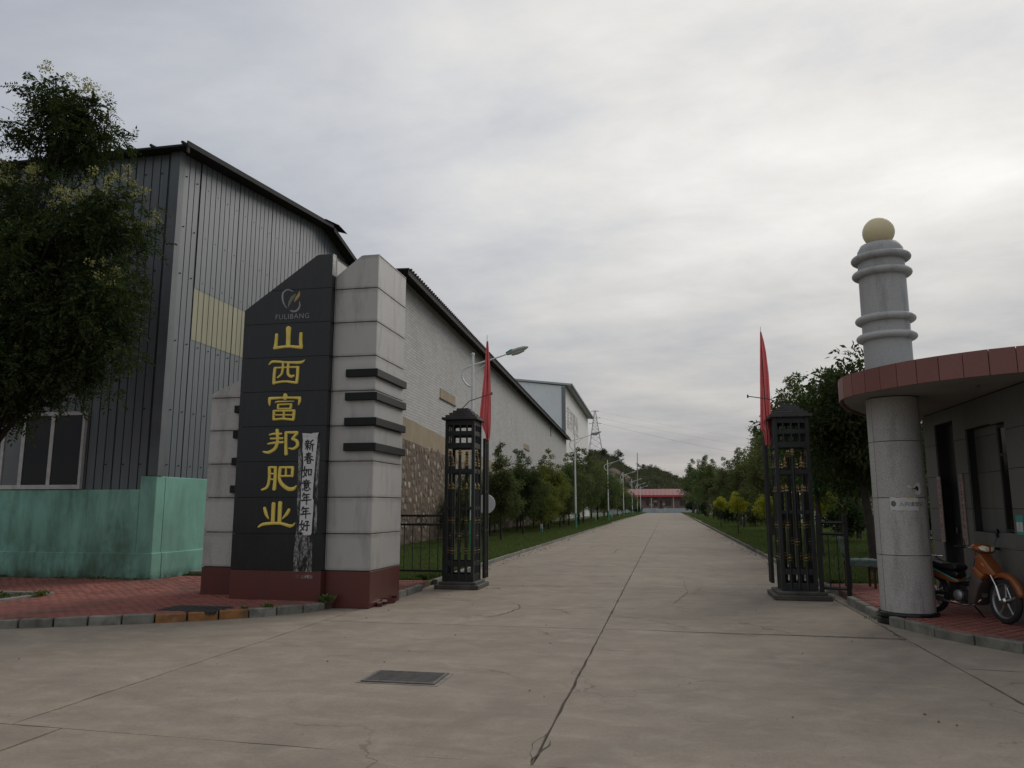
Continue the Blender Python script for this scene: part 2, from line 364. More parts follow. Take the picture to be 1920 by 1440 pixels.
for px, wd in (([(912, 1158), (950, 1150), (975, 1141), (972, 1134), (955, 1130)], .03), ([(975, 1141), (1050, 1143), (1150, 1138)], .022), ([(1050, 1146), (1070, 1152), (1145, 1150)], .014),
               ([(1050, 1144), (1062, 1149)], .014), ([(1155, 1140), (1200, 1141)], .014), ([(1162, 1131), (1262, 1134)], .018), ([(1262, 1134), (1280, 1118), (1290, 1111), (1302, 1110)], .024), ([(1302, 1111), (1448, 1116)], .014),
               ([(1148, 1155), (1190, 1159), (1240, 1166), (1305, 1183)], .014), ([(1142, 1179), (1240, 1183), (1460, 1194)], .018), ([(1290, 1111), (1284, 1100), (1282, 1088)], .012),
               ([(1104, 1028), (1112, 1025), (1127, 1024)], .05), ([(1150, 1038), (1158, 1030), (1170, 1028), (1195, 1027)], .04), ([(1790, 1252), (1830, 1255), (1920, 1262)], .02),
               ([(960, 1100), (996, 1100)], .03), ([(1040, 1101), (1075, 1097)], .02), ([(1650, 1170), (1690, 1198), (1720, 1215)], .02), ([(1430, 1076), (1450, 1076)], .03), ([(1160, 1071), (1300, 1072)], .012), ([(1300, 1050), (1400, 1053)], .012)):
    crack([gp(*p) for p in px], wd)
# chipped widening where the joints meet, close to the camera
crack([(-0.9, 5.05), (-0.86, 5.3), (-0.84, 5.6)], .02); crack([(-0.89, 5.12), (-0.945, 5.3), (-0.93, 5.6), (-.885, 5.8)], .008)
# ---- loose grit and leaf scraps on the slabs: nobody could count them
def scatter_bits(name, mat, n, area, size, lift=0.004, parent=None):
    x0, x1, y0, y1 = area; V = []; F = []
    for i in range(n):
        x = RNG.uniform(x0, x1); y = y0 + (y1 - y0) * RNG.random() ** 1.3; s = size * RNG.uniform(0.4, 1.4); a = RNG.uniform(0, 6.28); b = len(V)
        for k in range(4): V.append((x + math.cos(a + k * 1.57) * s * (1 if k % 2 else 0.6), y + math.sin(a + k * 1.57) * s * (1 if k % 2 else 0.6), lift))
        V.append((x, y, lift + s * 0.7)); F += [(b, b + 1, b + 4), (b + 1, b + 2, b + 4), (b + 2, b + 3, b + 4), (b + 3, b, b + 4)]
    me = fast_mesh(name, V, F); return tag(link(name, me, parent, mat), kind='stuff')
M['grit'] = simple('grit', (0.2, 0.175, 0.15), 0.9, 0.4, 8)
M['leafscrap'] = simple('dry_leaf', (0.13, 0.07, 0.03), 0.9, 0.4, 8)
scatter_bits('grit', M['grit'], 700, (-8, 4, 4.5, 16), 0.005)
scatter_bits('leaf_litter', M['leafscrap'], 130, (-7, 4, 6, 40), 0.014)
scatter_bits('leaf_litter', M['leafscrap'], 260, (-5.0, -4.55, 16, 70), 0.03)
scatter_bits('leaf_litter', M['leafscrap'], 200, (2.7, 3.05, 15.6, 60), 0.03)
# dust and washed-in soil lie against the kerbs
# ================================================================== kerbs
KERB_L = [(-20, 6.9), (-12.2, 7.75), (-10.2, 8.45), (-8.73, 9.06), (-7.16, 9.85), (-6.13, 10.58), (-5.50, 11.30), (-5.26, 11.80)]
def walk(poly, step):
    """points every `step` metres along a polyline"""
    P = [Vector(p) for p in poly]; out = [P[0].copy()]; i = 0; cur = P[0].copy(); need = step
    while i < len(P) - 1:
        seg = P[i + 1] - cur; L = seg.length
        if L >= need: cur = cur + seg.normalized() * need; out.append(cur.copy()); need = step
        else: need -= L; cur = P[i + 1].copy(); i += 1
    if (P[-1] - out[-1]).length > step * 0.4: out.append(P[-1])
    return out
def kerb_row(name, poly, side, step=0.45, w=0.11, h=0.12, rust=(), far=False):
    base = MB(); k = tag(None or bpy.data.objects.new(name, None), kind='structure'); COL.objects.link(k); k.location = (poly[0][0], poly[0][1], 0)
    pts = walk(poly, step)
    for i in range(len(pts) - 1):
        a, b = pts[i], pts[i + 1]; t = (b - a).normalized(); nn = Vector((-t.y, t.x)) * side; g_ = 0.012
        a2 = a + t * g_; b2 = b - t * g_; j = random.uniform(-0.006, 0.006); hh = h + random.uniform(-0.006, 0.008)
        q = [a2 + nn * j, b2 + nn * (j + random.uniform(-.004, .004)), b2 + nn * (w + j), a2 + nn * (w + j)]
        mb = MB(); mb.ext([(p.x, p.y, -0.04) for p in q], (0, 0, hh + 0.04))
        mb.build('kerb_stone', M['kerb_rust'] if i in rust else M['kerb'], k, bevel=0 if far else 0.012)
    return k
nst = walk(KERB_L, 0.42); 
ri = [i for i in range(len(nst) - 1) if -7.05 < (nst[i].x + nst[i + 1].x) / 2 < -6.2]
kerb_row('kerb', KERB_L, 1, 0.42, rust=ri)
kerb_row('kerb', [(-4.70, 13.32), (-4.70, 14.75)], 1, 0.5)
KL2 = [(-4.75, 15.9), (-4.92, 20), (-5.0, 24), (-5.3, 70), (-5.75, 150), (-6.1, 222)]
kerb_row('kerb', KL2[:3] + [(-5.03, 30)], 1, 0.8, h=0.11)
kerb_row('kerb', [(-5.03, 30), (-5.3, 70)], 1, 1.6, h=0.11, far=True); kerb_row('kerb', [(-5.3, 70), (-5.75, 150), (-6.1, 222)], 1, 4, h=0.11, far=True)
KR = [(9.5, 8.0), (6.0, 8.75), (4.6, 9.28), (3.79, 9.75), (3.30, 10.55), (3.08, 11.2), (2.93, 11.7)]
kerb_row('kerb', KR, -1, 0.6)
kerb_row('kerb', [(2.93, 12.35), (2.92, 14.2), (2.95, 14.35)], -1, 0.6)
kerb_row('kerb', [(3.02, 15.3), (3.0, 19), (3.04, 24.5), (3.1, 30)], -1, 0.8, h=0.11)
kerb_row('kerb', [(3.1, 30), (3.3, 70)], -1, 1.6, h=0.11, far=True); kerb_row('kerb', [(3.3, 70), (3.7, 143), (4.15, 222)], -1, 4, h=0.11, far=True)
# ================================================================== pavements of red pavers
def inside(p, poly):
    c = False; n = len(poly)
    for i in range(n):
        x1, y1 = poly[i]; x2, y2 = poly[(i + 1) % n]
        if (y1 > p[1]) != (y2 > p[1]) and p[0] < (x2 - x1) * (p[1] - y1) / (y2 - y1) + x1: c = not c
    return c
def pavement(name, poly, holes=(), pw=0.2, pd=0.1, fine=None):
    mb = MB(); mb.ext([(p[0], p[1], 0.108) for p in poly], (0, 0, -0.12)); pv = tag(mb.build(name, M['mortar']), kind='structure')
    x0 = min(p[0] for p in poly); x1 = max(p[0] for p in poly); y0 = min(p[1] for p in poly); y1 = max(p[1] for p in poly)
    V = []; F = []; r = 0; y = y0
    while y < y1:
        x = x0 - (pw / 2 if r % 2 else 0)
        while x < x1:
            cx, cy = x + pw / 2, y + pd / 2
            if inside((cx, cy), poly) and not any(a < cx < b and c_ < cy < d for a, b, c_, d in holes):
                z = 0.12 + RNG.normal(0, 0.0012) + 0.004 * mnoise.noise(Vector((cx * .8, cy * .8, 0))); tx, ty = RNG.normal(0, 0.0012, 2); b = len(V); g_ = 0.003
                A = [(x + g_, y + g_), (x + pw - g_, y + g_), (x + pw - g_, y + pd - g_), (x + g_, y + pd - g_)]
                V += [(q[0], q[1], z + (tx if k in (1, 2) else -tx) + (ty if k > 1 else -ty)) for k, q in enumerate(A)] + [(q[0], q[1], 0.1) for q in A]
                F += [(b, b + 1, b + 2, b + 3), (b, b + 4, b + 5, b + 1), (b + 1, b + 5, b + 6, b + 2), (b + 2, b + 6, b + 7, b + 3), (b + 3, b + 7, b + 4, b)]
            x += pw
        y += pd; r += 1
    me = fast_mesh('paver', V, F); tag(link('paver', me, pv, M['paver']), kind='stuff'); return pv
def off(poly, d):
    out = []; P = [Vector(p) for p in poly]
    for i, p in enumerate(P):
        t = (P[min(i + 1, len(P) - 1)] - P[max(i - 1, 0)]).normalized(); out.append((p.x - t.y * d, p.y + t.x * d))
    return out
PL = off(KERB_L, 0.112)
pavement('pavement', PL + [(-5.3, 12.0), (-4.82, 12.0), (-4.82, 15.55), (-10.5, 15.55), (-10.5, 14.7), (-20, 14.7)], holes=[(-11.5, -10.45, 10.75, 11.85), (-7.36, -6.4, 10.3, 10.92), (-20, -14, 0, 30)])
KRo = [(x, y) for x, y in off(KR, -0.112)]
pavement('pavement', KRo[1:] + [(3.04, 12.35), (3.04, 16.6), (7, 16.6), (7, 10.0)], holes=[(4.6, 8, 7, 14.6)])
# ================================================================== lawns
def lawn(poly, name='lawn'):
    mb = MB(); mb.ext([(p[0], p[1], 0.07) for p in poly], (0, 0, -0.12)); return tag(mb.build(name, M['lawn']), kind='structure')
lawn([(-4.86, 15.56), (-5.03, 20), (-5.11, 24), (-5.41, 70), (-5.86, 150), (-6.2, 223), (-40, 223), (-40, 15.56)])
lawn([(3.12, 16.61), (3.15, 24.5), (3.41, 70), (3.81, 143), (4.27, 223), (60, 223), (60, 16.61)])
def mat_grass():
    m = newmat('grass_blade'); g = G(m); v = g.wcoord(); a = g.noise(v, 0.9, 4, 0.6)
    gi = g.n('ShaderNodeNewGeometry'); col = g.mix(gi.outputs['Random Per Island'], (0.075, 0.105, 0.030), (0.16, 0.195, 0.065))
    col = g.mix(g.rng(a, 0.5, 0.72, 0, 0.7), col, (0.15, 0.15, 0.055)); g.out(col, 0.7, trans=0.3, transcol=(0.09, 0.14, 0.03, 1), spec=0.2); return m
M['grass'] = mat_grass()
def grass(name, n, samp, h0, h1, w=0.012, label=None, wf=1.0):
    X, Y = samp(n); n = len(X); a = RNG.uniform(0, 6.28, n); h = RNG.uniform(h0, h1, n); ww = w * (1 + Y * 0.05) * wf; lean = RNG.uniform(-.5, .5, (n, 2)) * h[:, None]
    dx = np.cos(a) * ww; dy = np.sin(a) * ww; z0 = np.full(n, 0.068)
    V = np.stack([np.stack([X - dx, Y - dy, z0], 1), np.stack([X + dx, Y + dy, z0], 1), np.stack([X + lean[:, 0], Y + lean[:, 1], z0 + h], 1)], 1).reshape(-1, 3)
    F = np.arange(3 * n).reshape(-1, 3); o = link(name, fast_mesh(name, V, F), None, M['grass']); return tag(o, label, 'grass', kind='stuff')
def sampL(n):
    Y = 15.7 + 70 * RNG.random(n) ** 2.2; X = -5.1 - (Y - 20).clip(0) * 0.006 - RNG.random(n) ** 1.0 * np.where(Y < 30, 5.6, 6.0); return X, Y
def sampR(n):
    Y = 16.7 + 70 * RNG.random(n) ** 2.0; X = 3.17 + (Y - 24).clip(0) * 0.007 + RNG.random(n) * 9; return X, Y
grass('grass', 120000, sampL, 0.03, 0.10, label='mown green grass growing on the lawn along the brick warehouse')
grass('grass', 110000, sampR, 0.03, 0.12, label='rough green grass growing under the trees right of the road')
def sampF(n):
    Y = 80 + 143 * RNG.random(n); X = np.where(RNG.random(n) < .5, -5.6 - RNG.random(n) * 4.5, 3.9 + RNG.random(n) * 5); return X, Y
grass('grass', 60000, sampF, 0.06, 0.16, label='far grass verges on both sides of the road')
def sampE(n):
    k = n // 4
    Y = 16 + 60 * RNG.random(n) ** 1.8; X = -5.02 - (Y - 20).clip(0) * 0.006 - RNG.random(n) * 0.22; return X, Y
grass('grass', 16000, sampE, 0.06, 0.16, label='longer tufts of grass hanging over the left kerb')
def sampE2(n):
    Y = 16.5 + 60 * RNG.random(n) ** 1.8; X = 3.1 + (Y - 24).clip(0) * 0.007 + RNG.random(n) * 0.25; return X, Y
grass('grass', 14000, sampE2, 0.06, 0.15, label='longer tufts of grass hanging over the right kerb')
# weeds in the paving joints and along walls
def weeds(pts, label, name='weed'):
    V = []; F = []
    for (x, y, z, r, h, n) in pts:
        for i in range(n):
            a = RNG.uniform(0, 6.28); rr = r * RNG.random(); px_, py_ = x + math.cos(a) * rr, y + math.sin(a) * rr; l = h * RNG.uniform(.4, 1); b = len(V); an = RNG.uniform(0, 6.28); wd = l * .22
            V += [(px_, py_, z), (px_ + math.cos(an) * wd - math.sin(an) * l * .35, py_ + math.sin(an) * wd + math.cos(an) * l * .35, z + l * .6), (px_ - math.sin(an) * l * .8, py_ + math.cos(an) * l * .8, z + l * .95), (px_ - math.cos(an) * wd - math.sin(an) * l * .35, py_ - math.sin(an) * wd + math.cos(an) * l * .35, z + l * .6)]
            F += [(b, b + 1, b + 2), (b, b + 2, b + 3)]
    o = link(name, fast_mesh(name, V, F), None, M['grass']); return tag(o, label, 'weeds', kind='stuff')
weeds([(-5.5, 11.42, .0, .07, .09, 40), (-5.35, 11.75, .1, .12, .16, 60), (-5.9, 10.95, .1, .1, .1, 50), (-6.15, 10.75, .1, .06, .08, 25), (-4.9, 12.1, 0, .1, .06, 20)], 'small green weeds sprouting between the kerb and the monument base')
weeds([(x, 14.5 + random.uniform(-.03, .03), .11, .12, random.uniform(.03, .09), 22) for x in [-14 + .21 * k for k in range(17)]], 'low moss and weeds along the foot of the green wall')
weeds([(-3.4, 15.3, 0, .2, .03, 20), (2.7, 14.9, 0, .2, .06, 40), (2.9, 12.3, 0, .15, .05, 30)], 'scattered small weeds round the feet of the gate towers')
# tree pit in the pavement with its concrete rim
tp = thing('tree_pit', (-11, 11.3, 0.1), 'square tree pit with a concrete rim and weeds in the left pavement', 'tree pit')
M['pitrim'] = simple('pit_rim', (0.24, 0.235, 0.215), 0.9, 0.25, 5)
for b_ in ((-11.55, -10.42, 10.72, 10.80), (-11.55, -10.42, 11.80, 11.88), (-11.55, -11.47, 10.80, 11.80), (-10.50, -10.42, 10.80, 11.80)):
    q = MB(); q.box(b_[0], b_[1], b_[2], b_[3], 0.02, 0.155); q.build('rim', M['pitrim'], tp, bevel=0.008)
q = MB(); q.box(-11.47, -10.50, 10.80, 11.80, 0.0, 0.105); q.build('earth', M['soil'], tp)
weeds([(-11 + random.uniform(-.45, .5), 11.3 + random.uniform(-.45, .45), .1, .15, random.uniform(.05, .14), 30) for k in range(14)] + [(-10.38, 11.5, .12, .12, .1, 60)], 'weeds filling the tree pit at the left edge')
# drain grate in the road
gr = thing('drain_grate', (-2.47, 7.29, 0), 'rectangular iron drain grate set in the concrete road in front of the gate', 'drain grate')
gx0, gx1, gy0, gy1 = -2.83, -2.12, 7.05, 7.53
q = MB(); q.box(gx0, gx1, gy0, gy1, -0.02, 0.003); q.build('sump', simple('sump_dark', (0.02, 0.018, 0.016), 0.9, 0.3), gr)
q = MB()
for a in ((gx0, gx1, gy0, gy0 + .03), (gx0, gx1, gy1 - .03, gy1), (gx0, gx0 + .03, gy0 + .03, gy1 - .03), (gx1 - .03, gx1, gy0 + .03, gy1 - .03)): q.box(a[0], a[1], a[2], a[3], 0.003, 0.016)
q.build('frame', simple('grate_frame', (0.12, 0.11, 0.10), .7, .3, 12), gr)
M['gratebar'] = simple('grate_bar', (0.10, 0.092, 0.085), 0.65, 0.3, 12)
for k in range(9):
    y = gy0 + 0.05 + k * 0.0455; q = MB(); q.box(gx0 + .03, gx1 - .03, y, y + 0.022, 0.003, 0.013); q.build('bar', M['gratebar'], gr)
q = MB(); q.box(-2.49, -2.46, gy0 + .03, gy1 - .03, 0.002, 0.009); q.build('cross_bar', M['iron'], gr)
M['patch'] = simple('grate_mortar', (0.235, 0.205, 0.17), 0.95, 0.3, 8)
q = MB(); 
for a in ((gx0 - .04, gx1 + .04, gy0 - .035, gy0 - .002), (gx0 - .04, gx1 + .04, gy1 + .002, gy1 + .035), (gx0 - .04, gx0 - .002, gy0, gy1), (gx1 + .002, gx1 + .04, gy0, gy1)): q.box(a[0], a[1], a[2], a[3], -.01, 0.005)
q.build('mortar_rim', M['patch'], gr)
# dark cover in the pavement
mc = thing('manhole_cover', (-6.9, 10.6, 0.12), 'dark rectangular cast cover sunk in the red pavement before the monument', 'manhole cover')
q = MB(); q.box(-7.36, -6.4, 10.3, 10.92, 0.09, 0.122); q.build('plate', simple('dark_cover', (0.03, 0.03, 0.028), 0.8, 0.3, 9), mc)
for k in range(8):
    q = MB(); q.box(-7.3 + k * .11, -7.3 + k * .11 + .05, 10.34, 10.88, 0.122, 0.127); q.build('rib', M['iron'], mc)
# ================================================================== steel warehouse on the left
def mat_steel(name, c, dirt=(0.09, 0.085, 0.075)):
    m = newmat(name); g = G(m); v = g.wcoord(); a = g.noise(v, 0.5, 4, 0.6); s = g.noise(g.wcoord((3.2, 3.2, 0.16)), 2.6, 5, 0.6); f = g.noise(v, 30, 3, 0.6)
    col = g.mix(g.rng(a, 0.3, 0.7), mul(c, 0.88), mul(c, 1.1)); col = g.mix(g.rng(s, 0.48, 0.75, 0, 0.55), col, dirt); col = g.mix(g.rng(f, 0.6, 0.8, 0, 0.25), col, (0.10, 0.075, 0.06))
    oi = g.n('ShaderNodeObjectInfo'); k = g.rng(oi.outputs['Random'], 0, 1, 0.92, 1.07); cc = g.n('ShaderNodeCombineColor'); [g.l(k, cc.inputs[i]) for i in range(3)]
    col = g.mix(1.0, col, cc.outputs[0], 'MULTIPLY'); g.out(col, 0.5, g.bump(a, 0.25, 0.02), 0.15, 0.45); return m
M['steel'] = mat_steel('steel_sheet_paint', (0.118, 0.137, 0.145))
M['yellow_sheet'] = mat_steel('translucent_sheet', (0.255, 0.245, 0.150), (0.12, 0.11, 0.065))
M['trim'] = simple('metal_trim', (0.115, 0.132, 0.14), 0.6, 0.15, 2, metal=0.0, dirt=((0.1, 0.09, 0.08), 0.5), streak=True)
M['roofdark'] = simple('roof_metal', (0.03, 0.03, 0.031), 0.8, 0.3, 1.5, spec=0.2)
def mat_green():
    m = newmat('green_plaster'); g = G(m); v = g.wcoord(); a = g.noise(v, 0.8, 5, 0.62); s = g.noise(g.wcoord((2.0, 2.0, 0.35)), 1.6, 6, 0.65); f = g.noise(v, 26, 4, 0.6)
    col = g.mix(g.rng(a, 0.3, 0.7), (0.20, 0.42, 0.33), (0.26, 0.52, 0.42)); c0 = g.n('ShaderNodeNewGeometry'); sp0 = g.n('ShaderNodeSeparateXYZ'); g.l(c0.outputs['Position'], sp0.inputs[0]); col = g.mix(g.m('MULTIPLY', g.rng(s, 0.44, 0.66, 0, 0.7), g.rng(sp0.outputs[0], -10.95, -10.62, 1.0, 0.45)), col, (0.10, 0.185, 0.135)); big = g.noise(g.wcoord((0.8, 0.8, 0.6)), 0.9, 6, 0.68); col = g.mix(g.m('MULTIPLY', g.rng(big, 0.46, 0.62, 0, 0.6) if False else g.m('MULTIPLY', g.rng(big, 0.46, 0.62, 0, 0.6), g.rng(sp0.outputs[0], -10.95, -10.62, 1.0, 0.25)), g.rng(g.n('ShaderNodeNewGeometry').outputs['Position'] if False else g.noise(v, 3.5, 4, .6), .35, .6, .4, 1)), col, (0.075, 0.11, 0.08))
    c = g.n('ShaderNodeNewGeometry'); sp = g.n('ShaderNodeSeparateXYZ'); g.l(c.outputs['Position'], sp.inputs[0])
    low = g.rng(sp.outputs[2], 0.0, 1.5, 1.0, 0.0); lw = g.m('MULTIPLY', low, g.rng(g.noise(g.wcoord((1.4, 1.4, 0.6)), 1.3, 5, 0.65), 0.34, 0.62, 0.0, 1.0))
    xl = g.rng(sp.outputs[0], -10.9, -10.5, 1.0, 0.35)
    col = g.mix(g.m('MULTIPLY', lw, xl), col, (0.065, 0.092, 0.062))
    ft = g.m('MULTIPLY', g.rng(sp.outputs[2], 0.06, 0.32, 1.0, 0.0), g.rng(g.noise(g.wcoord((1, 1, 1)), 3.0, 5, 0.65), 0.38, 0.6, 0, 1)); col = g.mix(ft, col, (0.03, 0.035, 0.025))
    col = g.mix(g.rng(f, 0.62, 0.8, 0, 0.3), col, (0.08, 0.12, 0.10))
    g.out(col, 0.85, g.bump(g.m('ADD', a, g.m('MULTIPLY', f, 0.3)), 0.25, 0.02), spec=0.25); return m
M['green'] = mat_green()
SX = -10.60; FY = 14.62
sw = thing('steel_warehouse', (SX, FY, 0), 'grey corrugated steel warehouse with yellow strip and green painted base on the left', 'warehouse')
def corr(run, a, b, zb, zt, wall, mat, name='steel_sheet', t=0.0):
    """one trapezoid-ribbed sheet; run='y' faces +X at X=wall, run='x' faces -Y at Y=wall; zb, zt functions of the run"""
    prof = []; p = 0.21; u = a
    while u < b - 1e-4:
        for du, h in ((0, 0), (0.172, 0), (0.178, -0.024), (0.196, -0.024), (0.202, 0)):
            if u + du < b - 1e-4: prof.append((u + du, h))
        u += p
    prof.append((b, 0)); vs_ = []
    for q, h in prof:
        for z in (zb(q), zt(q)): vs_.append((wall + h + t, q, z) if run == 'y' else (q, wall - h - t, z))
    fs_ = []
    for i in range(len(prof) - 1):
        f = (2 * i, 2 * i + 2, 2 * i + 3, 2 * i + 1); fs_.append(f if run == 'y' else f)
    mb = MB(); mb.add(vs_, fs_); o = mb.build(name, mat, sw); return o
def zr(y): return 9.60 + (y - FY) * 0.119 if y < 22 else 10.478 - (y - 22) * 0.25
y = FY + 0.02; i = 0
while y < 28.3:
    y1 = min(y + 0.84, 28.38); tt = 0.004 * (i % 2)
    ye = 15.32
    if y1 <= ye + 0.3: corr('y', y, y1 - 0.010, lambda q: 2.23, lambda q: zr(q) - .02, SX, M['steel'], t=tt)
    else:
        corr('y', y, y1 - 0.010, lambda q: 2.23, lambda q: 5.43, SX, M['steel'], t=tt)
        corr('y', y, y1 - 0.010, lambda q: 5.40, lambda q: 6.66, SX, M['yellow_sheet'], 'yellow_sheet', t=0.008 + tt)
        corr('y', y, y1 - 0.010, lambda q: 6.62, lambda q: zr(q) - .02, SX, M['steel'], t=0.014 + tt)
    y = y1; i += 1
x = -10.86; i = 0
while x > -21.5:
    x0 = x - 0.84; tt = 0.004 * (i % 2)
    zb = (lambda q: 3.68) if x0 < -12.56 and x > -14.2 else (lambda q: 1.975)
    corr('x', x0 + 0.004, x, zb, lambda q: 9.56, FY + 0.05, M['steel'], t=tt); x = x0; i += 1
q = MB(); q.box(-10.80, SX + 0.035, FY - 0.01, FY + 0.02, 2.26, 9.58); q.box(SX + 0.005, SX + 0.035, FY + 0.021, FY + 0.18, 2.26, 9.6); q.build('corner_trim', M['trim'], sw)
q = MB(); q.box(-21.5, SX - 0.03, FY + 0.06, FY + 0.25, 1.9, 9.5); q.ext([(SX - 0.03, FY + .26, 1.9), (SX - 0.03, 28.36, 1.9), (SX - 0.03, 28.36, zr(28.36) - .05), (SX - 0.03, 22, zr(22) - .05), (SX - 0.03, FY + .26, zr(FY) - .05)], (-0.2, 0, 0)); q.build('inner_wall', M['roofdark'], sw)
# roof: two slopes with the ridge along X, thin edge, ribs ending over the eave
def rslab(ya, yb, za, zb_, x0, x1, th=0.05):
    q = MB(); q.ext([(x0, ya, za), (x0, yb, zb_), (x0, yb, zb_ + th), (x0, ya, za + th)], (x1 - x0, 0, 0)); return q
rslab(FY - .25, 22, zr(FY - .25) + .0, zr(22), -21.8, -10.22).build('roof_slope', M['roofdark'], sw); rslab(22.002, 28.7, zr(22), zr(28.7), -21.8, -10.22).build('roof_slope', M['roofdark'], sw)
q = MB()
for k in range(15):
    xx = -21.4 + k * 0.79; q.tube([(xx, FY - .3, zr(FY - .3) + .075), (xx, 21.9, zr(21.9) + .075)], 0.035, 6)
tag(q.build('roof_rib', M['roofdark'], sw), kind='stuff')
q = MB(); q.box(-10.235, -10.205, FY - .28, FY - .2, 9.4, 9.66); q.ext([(-10.19, FY - .3, zr(FY) - .06), (-10.19, 21.96, zr(22) - .05), (-10.19, 21.96, zr(22) + .08), (-10.19, FY - .3, zr(FY) + .06)], (-.028, 0, 0)); q.build('barge_board', M['roofdark'], sw)
q = MB(); q.ext([(-10.19, 22.02, zr(22) - .12), (-10.19, 28.7, zr(28.7) - .12), (-10.19, 28.7, zr(28.7) + .04), (-10.19, 22.02, zr(22) + .02)], (-.028, 0, 0)); q.build('barge_board', M['roofdark'], sw)
q = MB(); q.add([(-10.15, 21.3, zr(21.3) + .09), (-10.6, 21.3, zr(21.3) + .1), (-10.6, 22.5, zr(22) + .12), (-10.05, 22.75, zr(22) + .02), (-10.12, 22.2, zr(22) + .14)], [(0, 4, 2, 1), (4, 3, 2)]); q.build('torn_ridge_flashing', M['roofdark'], sw)
scr = MB()
for zz_ in (2.5, 3.7, 5.25, 6.8, 7.9, 9.1):
    yy_ = FY + .3
    while yy_ < 28.2:
        if zz_ < zr(yy_) - .2: scr.box(SX, SX + .022, yy_, yy_ + .022, zz_, zz_ + .022)
        yy_ += 0.42
    xx_ = -11.05
    while xx_ > -21:
        if not (zz_ < 3.9 and -14.7 < xx_ < -12.3): scr.box(xx_, xx_ + .022, FY + .025, FY + .05, zz_, zz_ + .022)
        xx_ -= 0.42
tag(scr.build('sheet_screws', M['roofdark'], sw), kind='stuff')
# green painted plinth
q = MB(); q.box(-21.5, -10.96, FY - .01, FY + .3, 0.6, 1.972); q.box(-10.957, SX + .02, FY - .01, FY + .3, 0.6, 2.25); q.box(SX - .2, SX + .02, FY + .302, 28.5, 0.6, 2.25)
q.build('plinth', M['green'], sw, bevel=0.012)
q = MB(); q.box(-21.5, SX + .065, FY - .06, FY + .28, -0.02, 0.655); q.box(SX - .2, SX + .065, FY + .282, 28.5, -0.02, 0.65); q.build('plinth_base', M['green'], sw, bevel=0.015)
q = MB(); q.box(-10.45, -9.0, 15.75, 16.2, 0.1, 0.2); q.build('step', M['kerb'], sw, bevel=.01)
# window
M['winframe'] = simple('white_window_frame', (0.50, 0.50, 0.47), 0.5, 0.1, 5, dirt=((0.2, 0.18, 0.15), 0.5), bump=0)
def mat_glass(name, c, r=0.08, sp=0.2):
    m = newmat(name); g = G(m); a = g.noise(g.wcoord(), 1.2, 3, 0.5); g.out(g.mix(a, mul(c, 0.6), mul(c, 1.4)), r, g.bump(a, 0.05, 0.02), 0, sp); return m
M['glass'] = mat_glass('dark_glass', (0.012, 0.013, 0.013)); M['glass_pale'] = mat_glass('reflection_tinted_glass', (0.16, 0.17, 0.17), 0.3)  # pale glass: the reflected light is put into its base colour
wy = FY + 0.02; win = MB()
win.box(-14.52, -12.42, wy - .05, wy + .05, 1.985, 2.08); win.box(-14.52, -12.42, wy - .05, wy + .05, 3.6, 3.68); win.box(-14.52, -14.44, wy - .05, wy + .05, 2.08, 3.6); win.box(-12.49, -12.42, wy - .05, wy + .05, 2.08, 3.6)
wo_ = win.build('window', M['winframe'], sw, bevel=0.006)
for xm in (-13.97, -13.24):
    q = MB(); q.box(xm - .045, xm + .045, wy - .04, wy + .04, 2.08, 3.6); q.build('mullion', M['winframe'], wo_)
for a, b, mt in ((-14.44, -14.015, 'glass_pale'), (-13.925, -13.285, 'glass'), (-13.195, -12.49, 'glass')):
    q = MB(); q.box(a, b, wy - .025, wy - .015, 2.08, 3.6); q.build('pane', M[mt], wo_)
# ================================================================== brick warehouse
BA = R(-2.0); BP = Vector((-10.45, 28.55, 0)); BU = Vector((math.sin(BA), math.cos(BA), 0)); BN = Vector((math.cos(BA), -math.sin(BA), 0))
def BW(u, z, d=0.0): return BP + BU * u + BN * d + Vector((0, 0, z))
def PW(x, y):
    d = _ray(x, y); o = Vector((0, 0, CAM_H)); t = BN.dot(BP - o) / BN.dot(d); p = o + d * t; return ((p - BP).dot(BU), p.z)
def mat_brick():
    m = newmat('grey_brick'); g = G(m); c = g.n('ShaderNodeNewGeometry'); sp = g.n('ShaderNodeSeparateXYZ'); g.l(c.outputs['Position'], sp.inputs[0])
    cb = g.n('ShaderNodeCombineXYZ'); g.l(sp.outputs[1], cb.inputs[0]); g.l(sp.outputs[2], cb.inputs[1])
    b = g.n('ShaderNodeTexBrick'); g.l(cb.outputs[0], b.inputs['Vector']); b.inputs['Scale'].default_value = 1.0; b.inputs['Brick Width'].default_value = 0.49; b.inputs['Row Height'].default_value = 0.125
    b.inputs['Mortar Size'].default_value = 0.016; b.inputs['Mortar Smooth'].default_value = 0.4; b.inputs['Bias'].default_value = -0.1
    b.inputs['Color1'].default_value = (0.52, 0.51, 0.485, 1); b.inputs['Color2'].default_value = (0.42, 0.415, 0.395, 1); b.inputs['Mortar'].default_value = (0.24, 0.235, 0.225, 1)
    v = g.wcoord(); a = g.noise(v, 0.35, 5, 0.6); s = g.noise(g.wcoord((1, 0.7, 0.25)), 1.6, 5, 0.6)
    col = g.mix(g.rng(a, 0.35, 0.7, 0.0, 0.35), b.outputs[0], (0.50, 0.49, 0.465)); col = g.mix(g.rng(s, 0.5, 0.75, 0, 0.3), col, (0.25, 0.245, 0.235))
    g.out(col, 0.9, g.bump(b.outputs['Fac'], -0.5, 0.02), spec=0.2); return m
M['brick'] = mat_brick()
M['beige'] = simple('beige_render', (0.31, 0.245, 0.155), 0.9, 0.14, 0.7, 20, dirt=((0.20, 0.15, 0.10), 0.7), streak=True)
